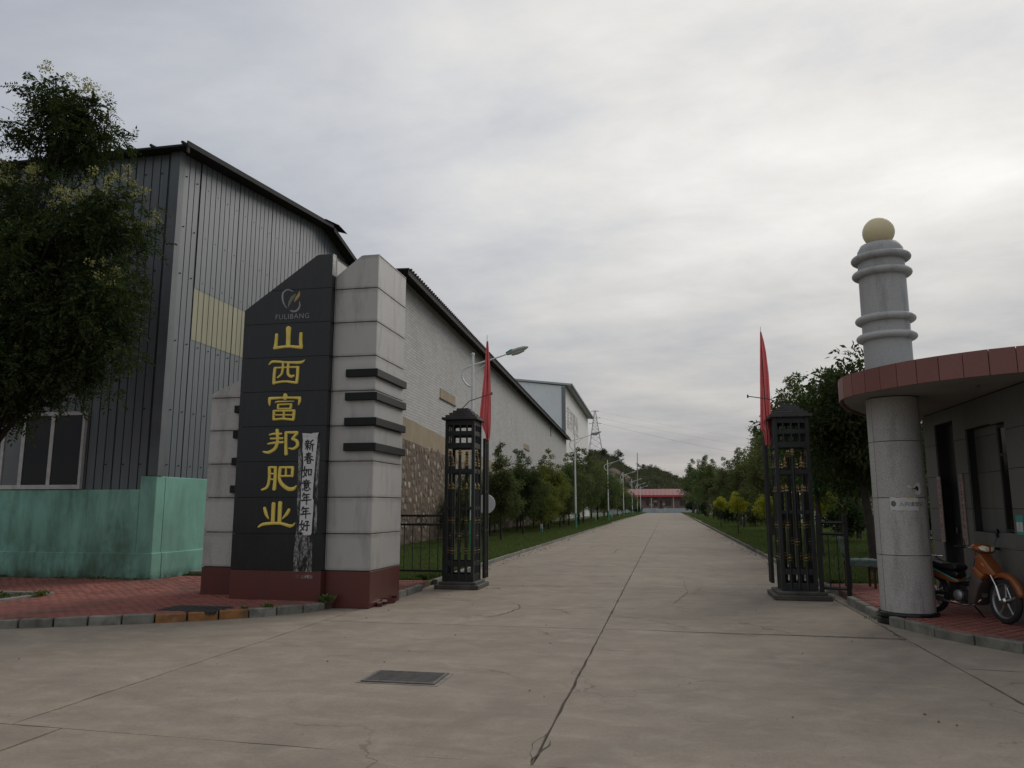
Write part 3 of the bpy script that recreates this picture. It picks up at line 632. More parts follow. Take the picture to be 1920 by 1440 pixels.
M['stonemortar'] = simple('brown_mortar', (0.135, 0.10, 0.07), 0.95, 0.35, 1.0, 15, bump=0.6)
def mat_stone():
    m = newmat('field_stone'); g = G(m); v = g.wcoord(); a = g.noise(v, 5, 4, 0.6); gi = g.n('ShaderNodeNewGeometry'); oi = g.n('ShaderNodeObjectInfo')
    r = g.m('FRACT', g.m('ADD', gi.outputs['Random Per Island'], oi.outputs['Random']))
    cr = g.n('ShaderNodeValToRGB'); g.l(r, cr.inputs[0]); e = cr.color_ramp.elements; e[0].position = 0; e[0].color = (0.15, 0.115, 0.08, 1); e[1].position = 1; e[1].color = (0.50, 0.45, 0.36, 1)
    x = e.new(0.4); x.color = (0.215, 0.165, 0.115, 1); x = e.new(0.75); x.color = (0.28, 0.215, 0.15, 1)
    col = g.mix(g.rng(a, 0.3, 0.7, 0.0, 0.5), cr.outputs[0], g.mix(1.0, cr.outputs[0], (0.6, 0.58, 0.55), 'MULTIPLY')); g.out(col, 0.85, g.bump(a, 0.5, 0.03), spec=0.25); return m
M['stone'] = mat_stone()
BL = 75.0
bw_ = thing('brick_warehouse', BP, 'long pale grey brick warehouse on a rubble stone base behind the lawn', 'warehouse')
def zband(u): return 5.32 - 0.0365 * u
def zbb(u): return zband(u) - 0.92 + 0.0045 * u
def zroof(u): return 11.0 - 0.005 * u
def wallstrip(z0, z1, d0, d1, name, mat, ua=0.0, ub=BL, n=10):
    q = MB(); vs_ = []; 
    for i in range(n + 1):
        u = ua + (ub - ua) * i / n
        vs_ += [BW(u, z0(u), d1), BW(u, z1(u), d1), BW(u, z1(u), d0), BW(u, z0(u), d0)]
    fs_ = [(0, 1, 2, 3), tuple(4 * n + k for k in (3, 2, 1, 0))]
    for i in range(n):
        for k in range(4): a = 4 * i + k; b = 4 * i + (k + 1) % 4; fs_.append((a, a + 4, b + 4, b))
    q.add(vs_, fs_); return q.build(name, mat, bw_)
wallstrip(zband, zroof, -0.4, 0.0, 'brick_wall', M['brick'])
wallstrip(zbb, zband, -0.4, 0.045, 'plaster_band', M['beige'])
base_o = wallstrip(lambda u: -0.1, zbb, -0.4, 0.06, 'stone_base', M['stonemortar'])
q = MB(); q.ext([BW(0, -0.1, -.41), BW(0, 10.9, -.41), BW(0, 10.9, -14), BW(0, -.1, -14)], (0, 0.3, 0)); q.build('end_wall', M['brick'], bw_); q = MB(); q.ext([BW(BL, -0.1, -.41), BW(BL, 10.5, -.41), BW(BL, 10.5, -14), BW(BL, -.1, -14)], (0, -0.3, 0)); q.build('end_wall', M['brick'], bw_)
q = MB(); q.ext([BW(-.3, zroof(0) + .02, 0.62), BW(BL + .4, zroof(BL) + .02, 0.62), BW(BL + .4, zroof(BL) + 2.2, -14), BW(-.3, zroof(0) + 2.2 - 1.5, -14)], (0, 0, 0.05)); 
q = MB(); q.ext([BW(-.3, zroof(0) - .0, 0.62), BW(-.3, zroof(0) + .06, 0.62), BW(-.3, zroof(0) + 0.3, -14), BW(-.3, zroof(0) + .22, -14)], BU * (BL + .7) + Vector((0, 0, zroof(BL) - zroof(0)))); q.build('roof', M['roofdark'], bw_)
q = MB(); q.ext([BW(-.3, zroof(0) - .22, 0.6), BW(-.3, zroof(0) - .01, 0.6), BW(-.3, zroof(0) - .01, 0.57), BW(-.3, zroof(0) - .22, 0.57)], BU * (BL + .6) + Vector((0, 0, zroof(BL) - zroof(0)))); q.build('eaves_board', M['roofdark'], bw_)
q = MB()
for k in range(230):
    u = k * 0.32; q.tube([BW(u, zroof(u) + .075, .66), BW(u, zroof(u) + .085, -.3)], 0.05, 5)
tag(q.build('roof_rib', M['roofdark'], bw_), kind='stuff')
for (pa, pb, lb) in (((825, 728), (853, 752), None), ((982, 831), (992, 845), None)):
    ua, za = PW(*pa); ub, zb2 = PW(*pb); zl = PW(pa[0], pa[1] + (17 if pa[0] < 900 else 9))[1]
    q = MB(); q.ext([BW(ua, zl, 0.002), BW(ub, zl + .02, 0.002), BW(ub, za + .02, 0.002), BW(ua, za, 0.002)], BN * 0.02); q.build('bricked_up_opening', M['beige'], bw_)
    q = MB(); q.ext([BW(ua - .1, zl - .07, 0.0), BW(ub + .1, zl - .05, 0.0), BW(ub + .1, zl - .0, 0.0), BW(ua - .1, zl - .02, 0.0)], BN * 0.06); q.build('opening_sill', M['stonemortar'], bw_)
ua, za = PW(1032, 808); q = MB(); q.ext([BW(ua, za - .6, 0.002), BW(ua + .5, za - .6, .002), BW(ua + .5, za + .5, .002), BW(ua, za + .5, .002)], BN * .03); q.build('vent', M['roofdark'], bw_)
# rubble stones
def stone_mb(mb, u, z, ru, rz):
    n = random.choice((6, 7, 7, 8)); a0 = random.uniform(0, 6.28); P0 = []; P1 = []; h = random.uniform(0.008, 0.028); tl = random.uniform(-.3, .3)
    for k in range(n):
        a = a0 + 2 * math.pi * k / n + random.uniform(-.2, .2); rr = random.uniform(0.82, 1.08); cu, cz = math.cos(a) * rr, math.sin(a) * rr
        du, dz = cu * ru * math.cos(tl) - cz * rz * math.sin(tl), cu * ru * math.sin(tl) + cz * rz * math.cos(tl)
        P0.append(BW(u + du, z + dz, 0.055)); P1.append(BW(u + du * .8, z + dz * .8, 0.06 + h * random.uniform(.75, 1)))
    mb.add(P0 + P1 + [BW(u, z, .06 + h)], [(k, (k + 1) % n, n + (k + 1) % n, n + k) for k in range(n)] + [(n + k, n + (k + 1) % n, 2 * n) for k in range(n)])
def stones(ua, ub, cw, chh, single):
    u = ua; cnt = 0; mb = MB()
    while u < ub:
        z = 0.0 - random.random() * chh
        while z < zbb(u) - chh * .35:
            if random.random() < 0.93:
                k = random.uniform(0.45, 1.15); m_ = mb if not single else MB()
                stone_mb(m_, u + random.uniform(-.42, .42) * cw, z + chh / 2 + random.uniform(-.12, .12) * chh, cw * .52 * k, chh * .54 * random.uniform(.6, 1.05))
                if single: m_.build('stone', M['stone'], base_o); cnt += 1
            z += chh * random.uniform(0.85, 1.1)
        u += cw
    if not single: tag(mb.build('far_stones', M['stone'], base_o), kind='stuff')
    return cnt
stones(0.5, 9.5, 0.40, 0.34, True); stones(9.75, 74.6, 0.42, 0.36, False)
# ================================================================== white warehouse beyond it
M['white_side'] = simple('white_sheet_wall', (0.74, 0.72, 0.68), 0.6, 0.05, 0.3, 8, dirt=((0.42, 0.41, 0.38), 0.5), streak=True, bump=0)
M['blue_front'] = simple('pale_blue_wall', (0.80, 0.84, 0.83), 0.6, 0.05, 0.2, 8, dirt=((0.60, 0.66, 0.66), 0.6), streak=True, bump=0)
ww = thing('white_warehouse', (-13.5, 106, 0), 'tall white and pale blue warehouse rising beyond the brick warehouse', 'warehouse')
WX = -13.45; WY0 = 105.5; WY1 = 138.0; WZ0 = 18.35; WZ1 = 17.3
q = MB(); q.ext([(WX, WY0, 0), (WX, WY1, 0), (WX, WY1, WZ1), (WX, WY0, WZ0)], (-0.4, 0, 0)); q.build('side_wall', M['white_side'], ww)
q = MB(); q.ext([(WX - .41, WY0, 0), (WX - .41, WY0, WZ0), (-21.6, WY0, 19.4), (-36, WY0, 17.6), (-36, WY0, 0)], (0, 0.4, 0)); q.build('front_wall', M['blue_front'], ww)
q = MB(); q.box(WX - .45, WX + .1, WY0 - .1, WY0 - .003, 0, WZ0 - .1); q.build('corner_trim', simple('dark_trim', (0.2, 0.21, 0.22), .6, .1), ww)
M['pale_roof'] = simple('pale_roof_metal', (0.42, 0.46, 0.47), 0.5, 0.08, 0.6, bump=0); M['soffit'] = simple('soffit_grey', (0.22, 0.21, 0.2), 0.7, 0.2, 0.8)
q = MB(); q.ext([(WX + .9, WY0 - .3, WZ0 + .0), (-21.6, WY0 - .3, 19.45), (-36.5, WY0 - .3, 17.6), (-36.5, WY0 - .3, 17.85), (-21.6, WY0 - .3, 19.7), (WX + .9, WY0 - .3, WZ0 + .25)], (0, 0.5, 0)); q.build('verge', M['pale_roof'], ww)
q = MB(); q.ext([(WX + .95, WY0 - .2, WZ0 + .1), (WX + .95, WY1 + .4, WZ1 + .0), (-21.6, WY1 + .4, 18.4), (-21.6, WY0 - .2, 19.5)], (0, 0, 0.12)); q.ext([(-21.7, WY0 - .2, 19.5), (-21.7, WY1 + .4, 18.4), (-36.5, WY1 + .4, 16.6), (-36.5, WY0 - .2, 17.7)], (0, 0, .12)); q.build('roof', M['pale_roof'], ww)
q = MB()
for k in range(30): yy = WY0 + k * 1.1; zz = WZ0 + (WZ1 - WZ0) * (yy - WY0) / (WY1 - WY0); q.box(WX + .8, WX + 1.06, yy, yy + .55, zz - .05, zz + .3)
q.build('eaves_edge', M['soffit'], ww)
q = MB(); q.box(-21.2, -16.8, 112, 114, 19.3, 19.95); q.build('ridge_vent', M['roofdark'], ww)
# ---- writing helper: text as real raised geometry (built-in font, its own fallback for Chinese)
def text_obj(body, size, mat, parent, O, ux, uz, nrm, name='lettering', ext=0.003, spacing=1.0, offset=0.0, align='CENTER', vertical=False, lead=1.0, sx=1.0):
    ms_ = []; rows = list(body) if vertical else [body]
    O = Vector(O); ux = Vector(ux).normalized(); uz = Vector(uz).normalized(); nrm = Vector(nrm).normalized(); V = []; F = []
    for r_, tx in enumerate(rows):
        c = bpy.data.curves.new('tmp', 'FONT'); c.body = tx; c.size = size; c.extrude = ext; c.align_x = align; c.space_character = spacing; c.offset = offset; c.resolution_u = 3
        o = bpy.data.objects.new('tmp', c); COL.objects.link(o); dg = bpy.context.evaluated_depsgraph_get(); me = bpy.data.meshes.new_from_object(o.evaluated_get(dg)); b = len(V)
        V += [O + ux * v.co.x * sx + uz * (v.co.y - r_ * size * lead) + nrm * (v.co.z + ext) for v in me.vertices]; F += [tuple(i + b for i in p.vertices) for p in me.polygons]
        bpy.data.objects.remove(o); bpy.data.curves.remove(c); bpy.data.meshes.remove(me)
    mb = MB(); mb.add(V, F); me = mb.mesh(name, origin(parent)); return link(name, me, parent, mat)
M['faded'] = simple('faded_wall_paint', (0.46, 0.43, 0.41), 0.8, 0.25, 0.6, bump=0)
for k, ch_ in enumerate('富邦肥业'):
    text_obj(ch_, 3.6, M['faded'], ww, (WX + .01, 109.0 + k * 3.7, 12.9 - .1 * k), (0, 1, 0), (0, 0, 1), (1, 0, 0), 'painted_character', ext=0.006)
# ================================================================== entrance monument
def mat_granite(name, c, sp=0.35, rough=0.55, dirtc=(0.12, 0.115, 0.10), dk=0.5, joints=False):
    m = newmat(name); g = G(m); v = g.wcoord(); f = g.noise(v, 160, 2, 0.7); f2 = g.noise(v, 60, 3, 0.7); a = g.noise(v, 1.3, 5, 0.6); s = g.noise(g.wcoord((2.5, 2.5, 0.5)), 1.7, 5, 0.65)
    col = g.mix(g.rng(f, 0.35, 0.65), mul(c, 1 - sp), mul(c, 1 + sp * .7)); col = g.mix(g.rng(f2, 0.4, 0.7, 0, 0.35), col, mul(c, 0.6)); col = g.mix(g.rng(a, 0.4, 0.75, 0, 0.3), col, mul(c, 0.7))
    if joints:   # grime that settled along the horizontal joints
        c_ = g.n('ShaderNodeNewGeometry'); s_ = g.n('ShaderNodeSeparateXYZ'); g.l(c_.outputs['Position'], s_.inputs[0])
        fz = g.m('FRACT', g.m('DIVIDE', g.m('SUBTRACT', s_.outputs[2], 0.585), 0.588)); dz = g.m('MINIMUM', g.m('MULTIPLY', fz, 1.6), g.m('SUBTRACT', 1.0, fz))
        col = g.mix(g.m('MULTIPLY', g.rng(dz, 0.0, 0.16, 1, 0), g.rng(g.noise(g.wcoord((1.6, 1.6, 2.5)), 2.2, 5, .65), .3, .62, .12, .62)), col, dirtc)
    col = g.mix(g.rng(s, 0.52, 0.78, 0, dk), col, dirtc); oi = g.n('ShaderNodeObjectInfo'); k = g.rng(oi.outputs['Random'], 0, 1, 0.9, 1.08); cc = g.n('ShaderNodeCombineColor'); [g.l(k, cc.inputs[i]) for i in range(3)]
    col = g.mix(1.0, col, cc.outputs[0], 'MULTIPLY'); g.out(col, rough, g.bump(f2, 0.1, 0.003), spec=0.4); return m
M['granite'] = mat_granite('grey_granite', (0.45, 0.437, 0.412), 0.45, joints=True)
M['red_granite'] = mat_granite('red_granite', (0.105, 0.030, 0.024), 0.3, 0.32, (0.05, 0.03, 0.03), 0.6)
def mat_black():
    m = newmat('black_granite'); g = G(m); v = g.wcoord(); a = g.noise(v, 1.5, 4, 0.6); s = g.noise(g.wcoord((5, 5, 0.6)), 2.2, 5, 0.65); f = g.noise(v, 120, 2, 0.6)
    col = g.mix(g.rng(f, 0.5, 0.75, 0, 0.5), (0.010, 0.011, 0.011), (0.022, 0.023, 0.023)); col = g.mix(g.rng(s, 0.52, 0.8, 0, 0.25), col, (0.045, 0.045, 0.042))
    g.out(col, g.rng(a, 0.3, 0.7, 0.14, 0.30), spec=0.38); return m
M['black'] = mat_black()
M['core'] = simple('joint_core', (0.028, 0.027, 0.025), 0.95, 0.3)
M['gold'] = simple('gold_paint', (0.70, 0.54, 0.11), 0.42, 0.10, 6, 60, metal=0.15, bump=0.08, dirt=((0.40, 0.28, 0.05), 0.35))
mo = thing('entrance_monument', (-6.2, 12.2, 0), 'stepped stone entrance sign of black and grey granite with gold company name', 'monument')
CO = [0.0, 0.585] + [0.585 + 0.588 * k for k in range(1, 10)]
def clipz(poly, z0, z1):
    def cut(P, z, keep_above):
        out = []
        for i in range(len(P)):
            a, b = P[i], P[(i + 1) % len(P)]; ia = (a[1] >= z) if keep_above else (a[1] <= z); ib = (b[1] >= z) if keep_above else (b[1] <= z)
            if ia: out.append(a)
            if ia != ib: t = (z - a[1]) / (b[1] - a[1]); out.append((a[0] + (b[0] - a[0]) * t, z))
        return out
    P = cut(poly, z0, True); return cut(P, z1, False) if P else P
def courses(prof, y, th, levels, mat, name, parent, ax='x', flip=1, gap=0.006, bev=0.005, base_mat=None):
    """cladding slabs of a face: prof = outline in (run, z); each course a slab of thickness th standing proud of the core"""
    for i in range(len(levels) - 1):
        P = clipz(prof, levels[i] + gap, levels[i + 1] - gap)
        if len(P) < 3: continue
        if ax == 'x': pts = [(p[0], y, p[1]) for p in P]; d = (0, th * flip, 0)
        else: pts = [(y, p[0], p[1]) for p in P]; d = (th * flip, 0, 0)
        q = MB(); q.ext(pts, d); q.build(name, (base_mat if i == 0 and base_mat else mat), parent, bevel=bev)
def block(name, prof, y0, y1, levels, mat_front, mat_side, side_r=True, side_l=False, th=0.03, base=True, rmat=None):
    """a slab monument block: dark core + cladding on the front and the end faces + capping"""
    xs = [p[0] for p in prof]; xr, xl = max(xs), min(xs); zt = max(p[1] for p in prof)
    pf = [(min(max(p[0], xl + th), xr - th), max(p[1] - (0.01 if p[1] > 1 else 0), 0)) for p in prof]
    q = MB(); q.ext([(p[0], y0 + th, p[1]) for p in pf], (0, y1 - y0 - 2 * th, 0)); body = q.build(name, M['core'], mo)
    front = [(min(max(p[0], xl), xr), p[1]) for p in prof]
    courses(front, y0, th - .001, levels, mat_front, 'granite_slab', body, 'x', 1, base_mat=rmat)
    def top_at(x): 
        zz = [p[1] for p in prof if abs(p[0] - x) < 1e-6]; return max(zz)
    if side_r: courses([(y0 + th, 0), (y1, 0), (y1, top_at(xr)), (y0 + th, top_at(xr))], xr, th - .001, levels, mat_side, 'granite_slab', body, 'y', -1, base_mat=rmat)
    if side_l: courses([(y0 + th, 0), (y1, 0), (y1, top_at(xl)), (y0 + th, top_at(xl))], xl, th - .001, levels, mat_side, 'granite_slab', body, 'y', 1, base_mat=rmat)
    # capping slabs along the top outline
    tp_ = [p for p in prof if p[1] > 1]
    for a, b in zip(tp_[:-1], tp_[1:]):
        if abs(a[0] - b[0]) < 1e-6: continue
        q = MB(); q.ext([(a[0], y0 + th, a[1]), (b[0], y0 + th, b[1]), (b[0], y0 + th, b[1] - .03), (a[0], y0 + th, a[1] - .03)], (0, y1 - y0 - th, 0)); q.build('capping', mat_side, body)
    return body
LV = CO[:]
# right pillar
pr_ = block('right_pillar', [(-5.455, 0), (-5.455, 5.53), (-4.99, 5.885), (-4.70, 5.885), (-4.70, 0)], 11.95, 13.38, LV, M['granite'], M['granite'], True, False, rmat=M['red_granite'])
# centre body behind the black panel
block('centre_block', [(-7.0, 0), (-7.0, 4.95), (-5.70, 5.86), (-5.462, 5.86), (-5.462, 0)], 11.952, 13.2, LV, M['granite'], M['granite'], True, True, rmat=M['red_granite'])
# left pillar
block('left_pillar', [(-7.93, 0), (-7.93, 3.60), (-7.02, 4.02), (-7.02, 0)], 12.33, 13.3, LV, M['granite'], M['granite'], False, True, rmat=M['red_granite'])
# black inscription panel
bp = MB(); bp.ext([(-7.03, 11.83, 0.02), (-7.03, 11.83, 4.93), (-5.73, 11.83, 5.84), (-5.5, 11.83, 5.84), (-5.5, 11.83, 0.02)], (0, 0.115, 0)); bpo = bp.build('inscription_panel', M['core'], mo)
PR = [(-7.065, 0), (-7.065, 4.96), (-5.735, 5.895), (-5.468, 5.895), (-5.468, 0)]
courses(PR, 11.80, 0.028, LV, M['black'], 'black_slab', bpo, 'x', 1, gap=0.0022, bev=0.002, base_mat=M['red_granite'])
courses([(11.829, 0), (11.945, 0), (11.945, 5.89), (11.829, 5.89)], -5.468, 0.028, LV, M['black'], 'black_slab', bpo, 'y', -1, gap=0.0022, bev=0.002, base_mat=M['red_granite'])
q = MB(); q.ext([(-7.065, 11.829, 4.96), (-5.735, 11.829, 5.895), (-5.735, 11.829, 5.865), (-7.065, 11.829, 4.93)], (0, .118, 0)); q.ext([(-5.735, 11.829, 5.895), (-5.468, 11.829, 5.895), (-5.468, 11.829, 5.865), (-5.735, 11.829, 5.865)], (0, .118, 0)); q.build('capping', M['black'], bpo)
# dark bars wrapping the right pillar, short ones on the left pillar
M['barblack'] = simple('black_stone_bar', (0.008, 0.009, 0.009), 0.55, .3, 6, spec=.25)
for zc_ in (3.815, 3.42, 3.00, 2.58):
    q = MB(); q.ext([(-5.20, 11.949, zc_ - .065), (-5.20, 11.88, zc_ - .065), (-4.635, 11.88, zc_ - .065), (-4.635, 13.36, zc_ - .065), (-4.699, 13.36, zc_ - .065), (-4.699, 11.949, zc_ - .065)], (0, 0, 0.13)); q.build('stone_bar', M['barblack'], mo, bevel=0.006)
for zc_ in (3.31, 2.86, 2.39, 1.91):
    q = MB(); q.box(-7.44, -7.10, 12.26, 12.328, zc_ - .065, zc_ + .065); q.build('stone_bar', M['barblack'], mo, bevel=0.006)
# broken corner of the red base: chips of stone
for k in range(5):
    q = MB(); yy = 12.3 + k * .2; q.obox((-4.66 + random.uniform(0, .04), yy, 0.03 + random.uniform(0, .02)), .04, random.uniform(.05, .09), random.uniform(.02, .045), Matrix.Rotation(random.uniform(-.5, .5), 3, 'Z') @ Matrix.Rotation(random.uniform(-.3, .3), 3, 'X')); q.build('chip', M['red_granite'], mo)
# ---- raised gilded characters: brush strokes traced in photo pixels on the panel plane
def cat(pts, ws, n=6):
    P = [Vector(p) for p in pts]; m = len(P)
    if m == 2: return [P[0].lerp(P[1], t / n) for t in range(n + 1)], [ws[0] + (ws[1] - ws[0]) * t / n for t in range(n + 1)]
    out = []; W = []
    for i in range(m - 1):
        p0, p1, p2, p3 = P[max(i - 1, 0)], P[i], P[i + 1], P[min(i + 2, m - 1)]
        for k in range(n):
            t = k / n; out.append(0.5 * ((2 * p1) + (p2 - p0) * t + (2 * p0 - 5 * p1 + 4 * p2 - p3) * t * t + (3 * p1 - p0 - 3 * p2 + p3) * t ** 3)); W.append(ws[i] + (ws[i + 1] - ws[i]) * t)
    return out + [P[-1]], W + [ws[-1]]
def stroke(mb, pts, ws, tf, wscale, depth, y_off=0.0):
    P, W = cat([Vector((p[0], p[1], 0)) for p in pts], ws); Q = [tf(p.x, p.y) + Vector((0, y_off, 0)) for p in P]; r = [max(w_ * wscale / 2, 0.0015) for w_ in W]
    # rounded ends
    d0 = (Q[0] - Q[1]).normalized() * r[0] * .55; d1 = (Q[-1] - Q[-2]).normalized() * r[-1] * .55
    Q = [Q[0] + d0, Q[0] + d0 * .6] + Q + [Q[-1] + d1 * .6, Q[-1] + d1]; r = [r[0] * .35, r[0] * .75] + r + [r[-1] * .75, r[-1] * .35]
    vs_ = []; n = len(Q); fs_ = []
    for i, p in enumerate(Q):
        t = (Q[min(i + 1, n - 1)] - Q[max(i - 1, 0)]); t = t.normalized() if t.length > 1e-9 else Vector((1, 0, 0)); s_ = Vector((t.z, 0, -t.x))
        for off_, dp in ((-1, 0), (-.82, depth * .8), (-.35, depth), (.35, depth), (.82, depth * .8), (1, 0)): vs_.append(p + s_ * off_ * r[i] + Vector((0, -dp, 0)))
    for i in range(n - 1):
        for k in range(5): fs_.append((i * 6 + k, i * 6 + k + 1, (i + 1) * 6 + k + 1, (i + 1) * 6 + k))
    fs_ += [tuple(range(5, -1, -1)), tuple((n - 1) * 6 + k for k in range(6))]
    mb.add(vs_, fs_)
PXM = 11.9 / FPX * 1.02
A_ = lambda x, y: PY(470 + x / 5.7588, 530 + y / 5.76, 11.7995); B_ = lambda x, y: PY(470 + x / 4.3647, 760 + y / 4.3636, 11.7995)
GL = [
 (A_, 5.76, [([(410, 490), (408, 580), (405, 690)], [60, 50, 50]), ([(283, 560), (278, 630), (270, 700)], [34, 36, 44]), ([(258, 708), (405, 690), (556, 702)], [36, 28, 38]), ([(546, 548), (542, 630), (546, 700)], [36, 38, 42])]),
 (A_, 5.76, [([(200, 888), (235, 856), (300, 855), (400, 862), (540, 862), (590, 834)], [12, 30, 26, 24, 34, 6]), ([(266, 925), (256, 1000), (252, 1092)], [36, 32, 34]), ([(262, 922), (400, 915), (515, 912)], [22, 18, 24]), ([(512, 912), (508, 1000), (498, 1085)], [34, 32, 32]), ([(252, 1085), (370, 1068), (498, 1082)], [26, 24, 28]),
             ([(352, 870), (350, 930), (335, 990), (292, 1028)], [24, 26, 26, 16]), ([(410, 870), (406, 930), (408, 990), (440, 1016), (470, 1004)], [28, 28, 30, 30, 24])]),
 (A_, 5.76, [([(375, 1210), (375, 1250)], [44, 56]), ([(205, 1252), (375, 1243), (538, 1246)], [34, 22, 32]), ([(208, 1250), (206, 1290), (208, 1330)], [36, 30, 12]), ([(532, 1250), (530, 1285), (520, 1322)], [34, 30, 12]), ([(268, 1298), (300, 1286), (472, 1282)], [8, 20, 10]),
             ([(300, 1318), (298, 1358)], [24, 24]), ([(295, 1318), (448, 1312)], [18, 18]), ([(442, 1312), (434, 1362)], [24, 26]), ([(296, 1362), (440, 1360)], [18, 18]),
             ([(256, 1385), (252, 1480)], [30, 30]), ([(252, 1386), (480, 1382)], [24, 24]), ([(474, 1384), (464, 1482)], [32, 30]), ([(252, 1480), (350, 1472), (466, 1482)], [26, 24, 28]), ([(258, 1430), (466, 1430)], [18, 18]), ([(364, 1390), (360, 1474)], [24, 24])]),
 (B_, 4.36, [([(155, 242), (190, 234), (255, 233)], [12, 18, 16]), ([(165, 273), (265, 270)], [16, 18]), ([(142, 316), (190, 308), (268, 302)], [12, 20, 20]), ([(218, 202), (222, 290), (202, 352), (150, 385), (104, 380)], [28, 26, 28, 26, 12]),
             ([(292, 222), (290, 310), (292, 402)], [26, 24, 30]), ([(288, 223), (385, 222)], [20, 22]), ([(385, 226), (345, 272)], [24, 20]), ([(342, 275), (378, 292), (384, 330), (352, 356), (316, 352)], [20, 26, 26, 22, 12])]),
 (B_, 4.36, [([(155, 512), (154, 600), (136, 668), (92, 692)], [26, 24, 24, 16]), ([(150, 508), (212, 507)], [18, 18]), ([(205, 508), (202, 600), (194, 688)], [26, 26, 32]), ([(160, 560), (205, 560)], [14, 14]), ([(158, 606), (205, 606)], [14, 14]),
             ([(240, 508), (350, 508)], [18, 20]), ([(245, 508), (238, 600), (262, 650), (310, 684), (352, 682), (380, 655)], [26, 26, 30, 32, 30, 6]), ([(347, 508), (341, 582)], [24, 24]), ([(292, 512), (290, 572)], [16, 16]), ([(245, 580), (342, 578)], [16, 18])]),
 (B_, 4.36, [([(189, 802), (185, 880), (182, 958)], [32, 32, 32]), ([(243, 795), (239, 880), (236, 958)], [34, 32, 32]), ([(115, 838), (128, 888), (149, 930)], [22, 28, 6]), ([(317, 852), (296, 890), (260, 930)], [24, 28, 6]), ([(66, 996), (112, 972), (240, 966), (330, 988), (366, 962)], [14, 26, 22, 26, 6])])]
for ci, (tf, sc_, st_) in enumerate(GL):
    mb = MB()
    for k, (pp, wws) in enumerate(st_): stroke(mb, pp, wws, tf, 1.13 * PXM / sc_, 0.020 + 0.0008 * k)
    mb.build('gilded_character', M['gold'], bpo, smooth=50)
# emblem above: two grey arcs and a yellow and grey leaf, and thin Latin letters
M['silver'] = simple('silver_paint', (0.26, 0.265, 0.26), 0.5, 0.15, 8, bump=0); M['leafy'] = simple('yellow_leaf_paint', (0.36, 0.26, 0.07), 0.5, 0.15, 8, bump=0); M['leafg'] = simple('grey_leaf_paint', (0.14, 0.145, 0.11), 0.5, 0.15, 8, bump=0)
mb = MB(); stroke(mb, [(460, 96), (400, 76), (350, 112), (345, 180), (365, 240), (392, 276)], [6, 16, 22, 22, 14, 6], A_, PXM / 5.76, 0.004)
stroke(mb, [(526, 205), (530, 250), (505, 295), (465, 312), (432, 302)], [8, 20, 24, 24, 14], A_, PXM / 5.76, 0.004); mb.build('emblem_arc', M['silver'], bpo)
mb = MB(); stroke(mb, [(405, 265), (420, 215), (450, 165), (485, 125)], [4, 34, 46, 14], A_, PXM / 5.76, 0.004); mb.build('emblem_leaf', M['leafg'], bpo)
mb = MB(); stroke(mb, [(470, 210), (495, 170), (520, 130), (528, 92)], [4, 40, 34, 4], A_, PXM / 5.76, 0.0055); mb.build('emblem_leaf', M['leafy'], bpo)
pA = PY(548, 597.5, 11.7995); text_obj('FULIBANG', 0.125, M['silver'], bpo, pA, (1, 0, -0.0), (0, 0, 1), (0, -1, 0), 'lettering', ext=0.0015, spacing=1.12, offset=-0.0012)
# ---- paper strip of a spring couplet pasted over the panel, with the glue marks of older ones
M['paper'] = simple('white_paper', (0.56, 0.555, 0.54), 0.9, 0.07, 10, 60, bump=0.1); M['ink'] = simple('black_ink', (0.010, 0.010, 0.011), 0.6, 0.1, bump=0)
L_ = [(567, 812), (568, 826), (567, 845), (568, 850), (569, 870), (567, 890), (565, 915), (564, 940), (562.5, 960), (561, 985), (560.5, 996), (567, 999), (568, 1003)]
R_ = [(596, 814), (595, 828), (593, 845), (591, 868), (589, 890), (587, 915), (586, 934), (588, 938), (587, 960), (585, 980), (584, 1000), (582, 1003), (575, 1004)]
cp = thing('couplet_strip', PY(578, 1003, 11.79), 'torn white paper strip with black brush characters pasted beside the gold name', 'paper strip')
V = []; n = len(L_)
for k in range(n): V += [PY(*L_[k], 11.796 - .004 * math.sin(k)), PY(L_[k][0] * .5 + R_[k][0] * .5, L_[k][1] * .5 + R_[k][1] * .5, 11.790), PY(*R_[k], 11.795 + .003 * math.sin(k * 1.7))]
V += [p + Vector((0, .003, 0)) for p in V]; F = []
N3 = 3 * n
for k in range(n - 1):
    for j in (0, 1): a = 3 * k + j; F += [(a, a + 1, a + 4, a + 3), (N3 + a, N3 + a + 3, N3 + a + 4, N3 + a + 1)]
mb = MB(); mb.add(V, F); mb.add([PY(585, 812, 11.792), PY(598, 811, 11.77), PY(594, 822, 11.785), PY(589, 820, 11.79)], [(0, 1, 2, 3)]); mb.add([PY(569, 813, 11.79), PY(577, 816, 11.775), PY(573, 819, 11.78)], [(0, 1, 2)]); mb.build('paper', M['paper'], cp)
